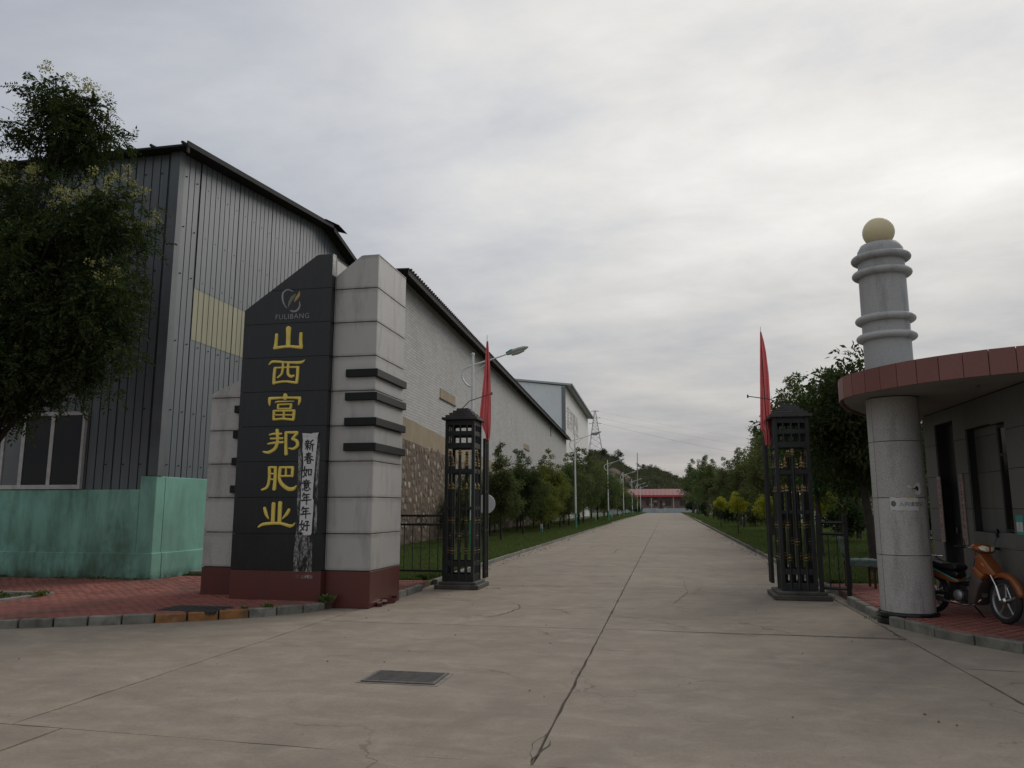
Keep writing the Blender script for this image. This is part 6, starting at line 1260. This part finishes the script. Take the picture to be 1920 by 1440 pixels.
for i, (X, Y) in enumerate(NEAR):
    k = (0, 1, 0, 2, 4, 1, 3, 1, 2, 3, 4, 1, 2, 0, 1, 3, 2, 1, 4, 2, 1, 3, 2, 4, 1, 2, 1, 3, 2, 1, 4)[i]
    if i == 2: k = 0
    h = max(2.6, topz(X, Y)) * (1.0 if i % 2 == 0 or i > 10 else .93) * (.82 if i > 21 else 1); c = copy_tree(protos[k], None, 0, pk[k]); c.location = (X, Y, .06); sc_ = h / 5.15; wx = sc_ * (1.0 + min(.35, (Y - 28) * .006)); c.scale = (wx, wx, sc_); c.rotation_euler = (0, 0, 1.7 * i)
    c['label'] = 'young lawn tree ' + near_txt[i]; c['group'] = 'young trees along the left lawn'
# right side: big trees beside the gatehouse and the row beyond
tree('large_tree', (4.75, 19.6, .08), 5.45, 2.0, 1.5, .12, 150, 120, .15, M['leaf_dark'], 'large dark tree with a leaning trunk behind the right gate tower', seed=71, taper=.25, rr=(.3, .55), lean=(-.35, 0), shell=.3, nl=26, blossom=0, spire=0)
tree('large_tree', (6.1, 24.2, .08), 5.9, 1.6, 1.4, .12, 110, 120, .17, M['leaf_dark'], 'broad dark tree behind the round granite column', seed=72, taper=.3, rr=(.35, .6), shell=.3, nl=22)
tree('large_tree', (4.6, 25.5, .08), 5.6, 1.5, 1.3, .09, 100, 100, .15, M['leaf_mid'], 'leafy tree just right of the right gate tower, behind the leaning one', seed=73, taper=.35, rr=(.3, .5), shell=.3, nl=18)
tree('large_tree', (8.2, 21.5, .08), 4.4, 1.8, 1.2, .12, 120, 100, .17, M['leaf_dark'], 'dark tree behind the gatehouse, glimpsed past the column edge', seed=74, taper=.3, rr=(.35, .6), shell=.3, nl=18)
RP = []
for s in range(4):
    RP.append(tree('roadside_tree', (0, 0, 0), 6.0, (1.8, 1.6, 1.9, 1.5)[s], (1.0, 1.1, .7, .6)[s], .08, 95, 85, .15, M[('leaf_row', 'leaf_mid', 'leaf_row', 'leaf_mid')[s]], 'x', seed=90 + s, taper=(.5, .7, .35, .6)[s], rr=(.28, .52), spire=(3, 5, 1, 4)[s], up=.2, shell=.25))
rk = [kidmap(p) for p in RP]
silR = [(1240, 905), (1262, 898), (1283, 880), (1296, 862), (1312, 866), (1331, 853), (1342, 872), (1360, 862), (1372, 856), (1390, 842), (1410, 836), (1440, 800), (1470, 720), (1500, 712), (1560, 700), (1700, 700), (1900, 690)]
def topR(X, Y):
    global sil
    o = sil; sil = silR; z = topz(X, Y); sil = o; return z
RPOS = [(6.3, 30.5), (5.3, 34.5), (8.8, 31), (6.6, 38.5), (5.6, 44), (9.0, 40), (6.2, 50), (7.4, 57), (5.6, 60), (6.1, 68), (8.4, 70), (5.9, 79), (6.6, 90), (5.8, 102), (7.6, 110), (5.9, 118), (6.3, 134), (6.0, 152), (6.4, 172), (6.3, 194)]
rt = ['behind the right flag, first of the row', 'left of the right gate tower, over the yellow bushes', 'behind the right gate tower cap', 'seen through the bars of the right gate tower', 'reaching a branch out left of the right flag', 'deep behind the right gate tower', 'over the yellow bush nearest the gate', 'behind the middle yellow bush', 'at the kerb behind the middle yellow bush', 'between the two yellow bushes', 'set back behind the yellow bushes', 'left of the farthest yellow bush', 'with a notched top halfway down the right row', 'tall with a pointed top, halfway down the right row', 'set back halfway down the right row', 'second pointed top right of the red roofed house', 'first tall top right of the red roofed house', 'overlapping the end of the red roof', 'beside the red roofed house terrace', 'last of the right row, at the terrace wall']
for i, (X, Y) in enumerate(RPOS):
    k = (0, 1, 2, 0, 3, 2, 1, 0, 3, 1, 2, 0, 3, 1, 2, 1, 3, 0, 2, 1)[i]; h = max(3.2, topR(X, Y)) * (1.0 if i % 3 != 2 else .93); c = copy_tree(RP[k], None, 0, rk[k]); c.location = (X, Y, .06); s_ = h / 6.15; c.scale = (s_ * 1.12, s_ * 1.12, s_); c.rotation_euler = (0, 0, 2.1 * i + .4); c['label'] = 'tree right of the road, ' + rt[i]; c['group'] = 'trees in the row right of the road'
for p, m_ in list(zip(protos, pk)) + list(zip(RP, rk)):
    for ch_ in list(p.children_recursive): bpy.data.objects.remove(ch_)
    bpy.data.objects.remove(p)
# yellow clipped bushes on thin stems
for i, (X, Y, z, r, lb) in enumerate(((3.75, 30.5, 1.55, .62, 'yellow leaved bush just left of the right gate tower'), (3.95, 46, 1.75, .74, 'round yellow leaved bush on a thin stem, middle of the three by the road'), (4.0, 61, 1.75, .66, 'yellow leaved bush farthest down the right kerb'), (5.4, 29.5, 1.75, .6, 'yellow bush glimpsed through the bars of the right gate tower'))):
    tree('yellow_bush', (X, Y, .08), z + r - .08, r, z - r, .03, 40, 90, .085, M['leaf_yellow'], lb, 'yellow bushes along the right kerb', seed=120 + i, taper=.1, rr=(.14, .24), cat_='bush', shell=.3, nl=14, up=.8, aspect=.4)
# dark shrubs and low hedge plants at the end of the road and under the trees
for i, (X, Y, r, h, mt_, lb) in enumerate(((6.3, 205, 2.2, 3.4, 'leaf_dark', 'dark round shrub before the right end of the terrace wall'), (5.9, 125, 1.3, 2.6, 'leaf_dark', 'dark shrub at the right kerb beyond the yellow bushes'), (6.2, 96, 1.3, 2.4, 'leaf_mid', 'green shrub at the right kerb with paler leaves'), (5.9, 75, 1.2, 2.2, 'leaf_dark', 'dark shrub at the kerb behind the farthest yellow bush'), (-7.9, 208, 1.8, 2.2, 'leaf_dark', 'low dark shrub left of the terrace steps'), (7.2, 52, 1.6, 2.2, 'leaf_dark', 'low dark shrub under the trees behind the yellow bushes'), (7.6, 36, 1.6, 2.2, 'leaf_dark', 'low dark shrub behind the right gate tower'), (6.8, 64, 1.5, 2.0, 'leaf_mid', 'low green shrub behind the farthest yellow bush'), (8.6, 26, 1.7, 2.0, 'leaf_dark', 'low dark shrub deep behind the short fence'), (9.5, 45, 2.4, 3.0, 'leaf_dark', 'wide dark shrub at the back of the right row'), (9.5, 85, 3.0, 3.5, 'leaf_dark', 'wide dark shrub deep in the far right row'))):
    tree('shrub', (X, Y, .05), h, r, .15, .04, 46, 70, .14 * (1 + Y / 200), M[mt_], lb, None, seed=150 + i, taper=.2, rr=(.3, .5), cat_='shrub', shell=.3, nl=8)
# ================================================================== wooded hill behind
def ridge(x):
    """height of the ridge line 380 m away"""
    pts = [(-260, 40), (-120, 38), (-60, 33.5), (-41, 30.6), (-33, 29.5), (-24, 26.5), (-19, 22.8), (-15, 20.2), (-11, 21), (-6, 22.0), (0, 19.5), (6, 15.5), (14, 16), (24, 17.5), (45, 18.5), (90, 22), (260, 25)]
    for (a, za), (b, zb_) in zip(pts[:-1], pts[1:]):
        if a <= x <= b: t = (x - a) / (b - a); t = t * t * (3 - 2 * t); return za + (zb_ - za) * t
    return pts[0][1] if x < pts[0][0] else pts[-1][1]
def hill_z(x, y):
    t = (y - 236) / 144; xx = x * 380 / max(y, 236); 
    if t <= 0: return -.2
    s = min(t, 1) ** .8; z = (3.0 + (ridge(xx) - 5.5) * s) * min(1, t * 6); z += 2.2 * mnoise.noise(Vector((x * .035, y * .03, 3))) * min(1, t * 3)
    if y > 380: z = z * max(0.55, 1 - (y - 380) / 500)
    return z
NX, NYh = 150, 70; V = []; F = []
for j in range(NYh):
    y = 234 + (620 - 234) * (j / (NYh - 1)) ** 1.3
    for i in range(NX): x = -280 + 560 * i / (NX - 1); V.append((x, y, hill_z(x, y)))
for j in range(NYh - 1):
    for i in range(NX - 1): a = j * NX + i; F.append((a, a + 1, a + NX + 1, a + NX))
M['hill'] = simple('hill_soil', (0.065, 0.060, 0.035), .95, .3, .05, .6, bump=0, dirt=((.035, .05, .02), .9))
hl = link('hill', fast_mesh('hill', V, F), None, M['hill']); hl.data.shade_smooth(); tag(hl, kind='structure')
M['scrub'] = mat_leaf('scrub_leaf', (0.042, 0.052, 0.030), (0.095, 0.112, 0.062), (0.10, 0.12, 0.05), 0.25)
rng = np.random.default_rng(5); C = []; Q = []
while len(C) < 7500:
    x = rng.uniform(-95, 110); y = 240 + 150 * rng.random() ** .9; px_ = x * 380 / y
    cliff = -22 < x < -13.2 and 286 < y < 316 
    if cliff and rng.random() < .93: continue
    dens = mnoise.noise(Vector((x * .05, y * .05, 9)))
    if dens < -.35 and rng.random() < .5: continue
    s = rng.uniform(.7, 1.7) * (1.35 if dens > .1 else 1); C.append((x, y, hill_z(x, y) + s * .45)); Q.append(s)
V, F = leaves(C, Q, 44, .5, .85, .1, flat=.75, rng=rng); sc = link('hillside_scrub', fast_mesh('hillside_scrub', V, F), None, M['scrub']); tag(sc, 'dense green scrub covering the hillside behind the red roofed house', 'scrub', kind='stuff')
# bare cliff on the hillside
def mat_cliff():
    m = newmat('bare_cliff'); g = G(m); a = g.noise(g.wcoord((1, 1, .35)), .35, 6, .65, .4); b = g.noise(g.wcoord(), 1.4, 4, .6); g.out(g.mix(g.rng(a, .35, .65), (.075, .055, .04), (.155, .115, .085)), .95, g.bump(b, .8, .4), spec=.1); return m
V = []; F = []; n1_, n2_ = 26, 14
for j in range(n2_):
    for i in range(n1_):
        X = -22.5 + 9.6 * i / (n1_ - 1); t = j / (n2_ - 1); Y = 292 + 24 * t; z = hill_z(X, 290) * .95 + (hill_z(X, 316) + .8 - hill_z(X, 290) * .95) * t ** .7; k = mnoise.noise(Vector((X * .35, t * 1.5, 4))) * 2.2 + mnoise.noise(Vector((X * 1.1, t * 3, 8))) * .9; V.append((X, Y + k - 6 * t, z + abs(k) * .25))
for j in range(n2_ - 1):
    for i in range(n1_ - 1): a = j * n1_ + i; F.append((a, a + 1, a + n1_ + 1, a + n1_))
tag(link('cliff', fast_mesh('cliff', V, F), None, mat_cliff()), kind='structure')
for i, (px, py, hh, lb) in enumerate(((1132, 846, 3.4, 'lone tree on the ridge just right of the pylon'), (1160, 850, 4.2, 'spindly tree on the ridge above the cliff'), (1206, 874, 6.0, 'round tree clump on the ridge right of the utility pole'), (1224, 878, 5.2, 'round tree clump on the ridge farther right of the utility pole'), (1250, 892, 3.2, 'small tree where the ridge drops to the right'), (1268, 896, 4.0, 'pointed tree on the low ridge over the red roof'))):
    Y = 366; P = PY(px, py, Y); tree('ridge_tree', (P.x, Y, P.z - hh * .75), hh * 1.2, hh * .62, hh * .1, .12, 22, 46, .42, M['scrub'], lb, 'trees on the ridge', seed=200 + i, rr=(.6, 1.1), shell=.3, nl=8, aspect=.7)
# pylon
M['galv'] = simple('galvanised_steel', (.20, .205, .21), .6, .1, bump=0)
def pylon():
    Yp = 420; bz = PY(1116, 836, Yp).z - 2; ctr = PY(1116, 800, Yp); t = thing('pylon', (ctr.x, Yp, bz), 'steel lattice electricity pylon on the hilltop', 'pylon'); top = PY(1116, 770, Yp).z; H = top - bz
    def w_at(z): f = (z - bz) / H; return 3.1 * (1 - f) ** 1.1 + .35 if f < .62 else .35 + 3.1 * .38 ** 1.1 * (1 - (f - .62) / .38)
    def cor(z): w = w_at(z); return [Vector((ctr.x + a * w, Yp + b * w, z)) for a, b in ((-1, -1), (1, -1), (1, 1), (-1, 1))]
    lv = [bz + H * k for k in (0, .16, .30, .42, .52, .61, .69, .76, .83, .90, .96, 1)]
    for c in range(4): q = MB(); q.tube([cor(z)[c] for z in lv], .085, 4); q.build('leg', M['galv'], t)
    q = MB()
    for a, b in zip(lv[:-1], lv[1:]):
        A, B = cor(a), cor(b)
        for c in range(4): d = (c + 1) % 4; q.tube([A[c], B[d]], .045, 3); q.tube([A[d], B[c]], .045, 3); q.tube([B[c], B[d]], .045, 3)
    tag(q.build('bracing', M['galv'], t), kind='stuff'); tips = []
    for py, l in ((784, 3.0), (794.5, 3.6), (771.5, 2.2)):
        z = PY(1116, py, Yp).z; q = MB()
        for s in (-1, 1):
            e_ = Vector((ctr.x + s * l, Yp, z)); w = w_at(z)
            q.tube([Vector((ctr.x + s * w * .5, Yp - w * .5, z)), e_], .1, 4); q.tube([Vector((ctr.x + s * w * .5, Yp, z + .9)), e_], .08, 3)
            if s > 0: tips.append(e_)
        q.build('cross_arm', M['galv'], t)
    return tips
tips = pylon()
M['wire'] = simple('power_line', (.12, .12, .125), .6, .05, bump=0)
for i, (tp_, ex, ey) in enumerate(zip(tips, (1560, 1560, 1560), (855, 876, 840))):
    e_ = PY(ex, ey, 560); P = []
    for k in range(30): u = k / 29; p = tp_.lerp(e_, u); P.append(p - Vector((0, 0, 4.2 * 4 * u * (1 - u) * .55)))
    o = thing('power_line', tp_, ('middle power line running right from the pylon', 'lowest and darkest power line running right from the pylon', 'topmost power line running right from the pylon')[i], 'power line'); q = MB(); q.tube(P, (.026, .038, .02)[i], 4); q.build('wire', M['wire'], o)
up_ = PY(1195, 905, 262); o = thing('utility_pole', up_, 'thin pale utility pole on the slope above the street lamps', 'utility pole'); q = MB(); q.tube([up_ - Vector((0, 0, 2)), PY(1195, 849, 262)], [.17, .11], 8); q.build('shaft', simple('pale_concrete_pole', (.34, .32, .29), .8, .1, bump=0), o)
# white sheds on the slope
M['whitewash'] = simple('whitewash', (.46, .47, .45), .85, .12, .8, bump=0)
o = thing('white_shed', PY(1150, 945, 172), 'small white two part building on the slope behind the third street lamp', 'shed')
for a, b, y0, y1, Yq, nm in ((1140, 1153, 887, 950, 172, 'upper_block'), (1152, 1166, 899, 950, 170, 'lower_block')):
    A, B = PY(a, y0, Yq), PY(b, y1, Yq); q = MB(); q.box(A.x, B.x, Yq, Yq + 2.5, 0, A.z); q.build(nm, M['whitewash'], o); q = MB(); q.box(A.x - .15, B.x + .15, Yq - .15, Yq + 2.6, A.z + .01, A.z + .16); q.build('roof', M['soffit'], o)
    q = MB(); q.box(A.x + .35, A.x + .9, Yq - .03, Yq - .005, A.z - 1.6, A.z - .7); q.build('window', M['glass'], o)
# ================================================================== house with the red roof at the end of the road
HY = 226.0
rh = thing('red_roofed_house', (-1, HY, 0), 'long low brown house with a red sheet roof at the end of the road', 'house')
def hx(px): return PY(px, 945, HY).x
def hz_(py): return PY(1230, py, HY).z
M['hwall'] = simple('house_brick', (.235, .155, .13), .9, .12, .5, 6, bump=0); M['redroof'] = simple('red_sheet_roof', (.30, .105, .10), .6, .12, .4, bump=0); M['redfascia'] = simple('red_fascia', (.40, .05, .06), .5, .08, bump=0); M['hwin'] = simple('house_window', (.055, .052, .055), .3, .15, bump=0)
q = MB(); q.box(hx(1090), hx(1500), HY + 1.6, HY + 7, 1.2, hz_(930.6)); wl_ = q.build('wall', M['hwall'], rh)
q = MB(); q.ext([(hx(1080), HY - .2, hz_(929)), (hx(1080), HY + 5, hz_(929) + 1.75), (hx(1080), HY + 5, hz_(929) + 1.95), (hx(1080), HY - .2, hz_(929) + .12)], (hx(1512) - hx(1080), 0, 0)); rf = q.build('roof', M['redroof'], rh)
x = hx(1082)
k = 0
while x < hx(1510): q = MB(); q.ext([(x, HY - .2, hz_(929) + .13), (x, HY + 4.9, hz_(929) + 1.9), (x, HY + 4.9, hz_(929) + 2.0), (x, HY - .2, hz_(929) + .22)], (.12, 0, 0)); q.build('roof_seam', M['redroof'], rf); x += 1.1
q = MB(); q.box(hx(1078), hx(1514), HY - .26, HY - .202, hz_(931.8), hz_(928.6)); q.build('fascia', M['redfascia'], rh)
for a, b, c, d in ((1211, 1217, 937.5, 948), (1225.6, 1232.2, 937.5, 948.3), (1247, 1258.4, 938, 948.3), (1275, 1286, 938, 948.3), (1180, 1192, 938, 948.3), (1300, 1312, 938, 948.3)):
    q = MB(); q.box(hx(a), hx(b), HY + 1.5, HY + 1.59, hz_(d), hz_(c)); w0 = q.build('window', M['whitewash'] if False else M['mgrey'], rh); q = MB(); q.box(hx(a) + .12, hx(b) - .12, HY + 1.46, HY + 1.495, hz_(d) + .1, hz_(c) - .1); q.build('pane', M['hwin'], w0)
q = MB(); q.box(hx(1226), hx(1232), HY + 1.40, HY + 1.455, hz_(941.5), hz_(938.5)); q.build('awning', M['whitewash'], rh)
q = MB(); q.box(hx(1237.2), hx(1241.8), HY + 1.5, HY + 1.59, 1.2, hz_(937.5)); q.build('door', simple('house_door', (.07, .035, .03), .6, .1, bump=0), rh)
for a, b, c, d in ((1217.2, 1220.2, 945, 947), (1222.4, 1225, 946, 948), (1242.3, 1246.6, 944, 947)): q = MB(); q.box(hx(a), hx(b), HY + 1.5, HY + 1.57, hz_(d), hz_(c)); q.build('plaque', M['whitewash'], rh)
for px in (1221.5, 1263, 1303, 1180): q = MB(); q.box(hx(px) - .1, hx(px) + .1, HY + .1, HY + .3, 1.3, hz_(932)); q.build('veranda_post', M['whitewash'], rh)
q = MB(); q.lathe((hx(1239), HY + .6, hz_(932.6)), [(0, -.1), (.28, -.06), (.28, 0), (0, .02)], 12); q.build('ceiling_lamp', M['whitewash'], rh)
tw_ = thing('terrace', (-1, HY - 2, 0), 'low white terrace wall with piers and steps in front of the red roofed house', 'terrace')
M['terr'] = simple('pale_blue_wash', (.40, .44, .44), .9, .12, .6, bump=0)
hzt = hz_(953)
for a, b in ((1150, 1231), (1249, 1400)): q = MB(); q.box(hx(a), hx(b), HY - 1.2, HY - .9, 0, hzt); q.build('wall', M['terr'], tw_)
for px in (1231.5, 1247.5): q = MB(); q.box(hx(px) - .32, hx(px) + .32, HY - 1.5, HY - .8, 0, hzt + .12); q.build('pier', M['whitewash'], tw_)
q = MB(); q.box(hx(1100), hx(1500), HY - .89, HY + 7, 0, 1.2); q.build('platform', M['kerb'], tw_)
for k in range(6): q = MB(); q.box(hx(1233.6), hx(1245.4), HY - 2.4 + k * .26, HY - .895, .2 * k, .2 * k + .195); q.build('step', M['terr'], tw_)
# flower specks on the far right shrubs
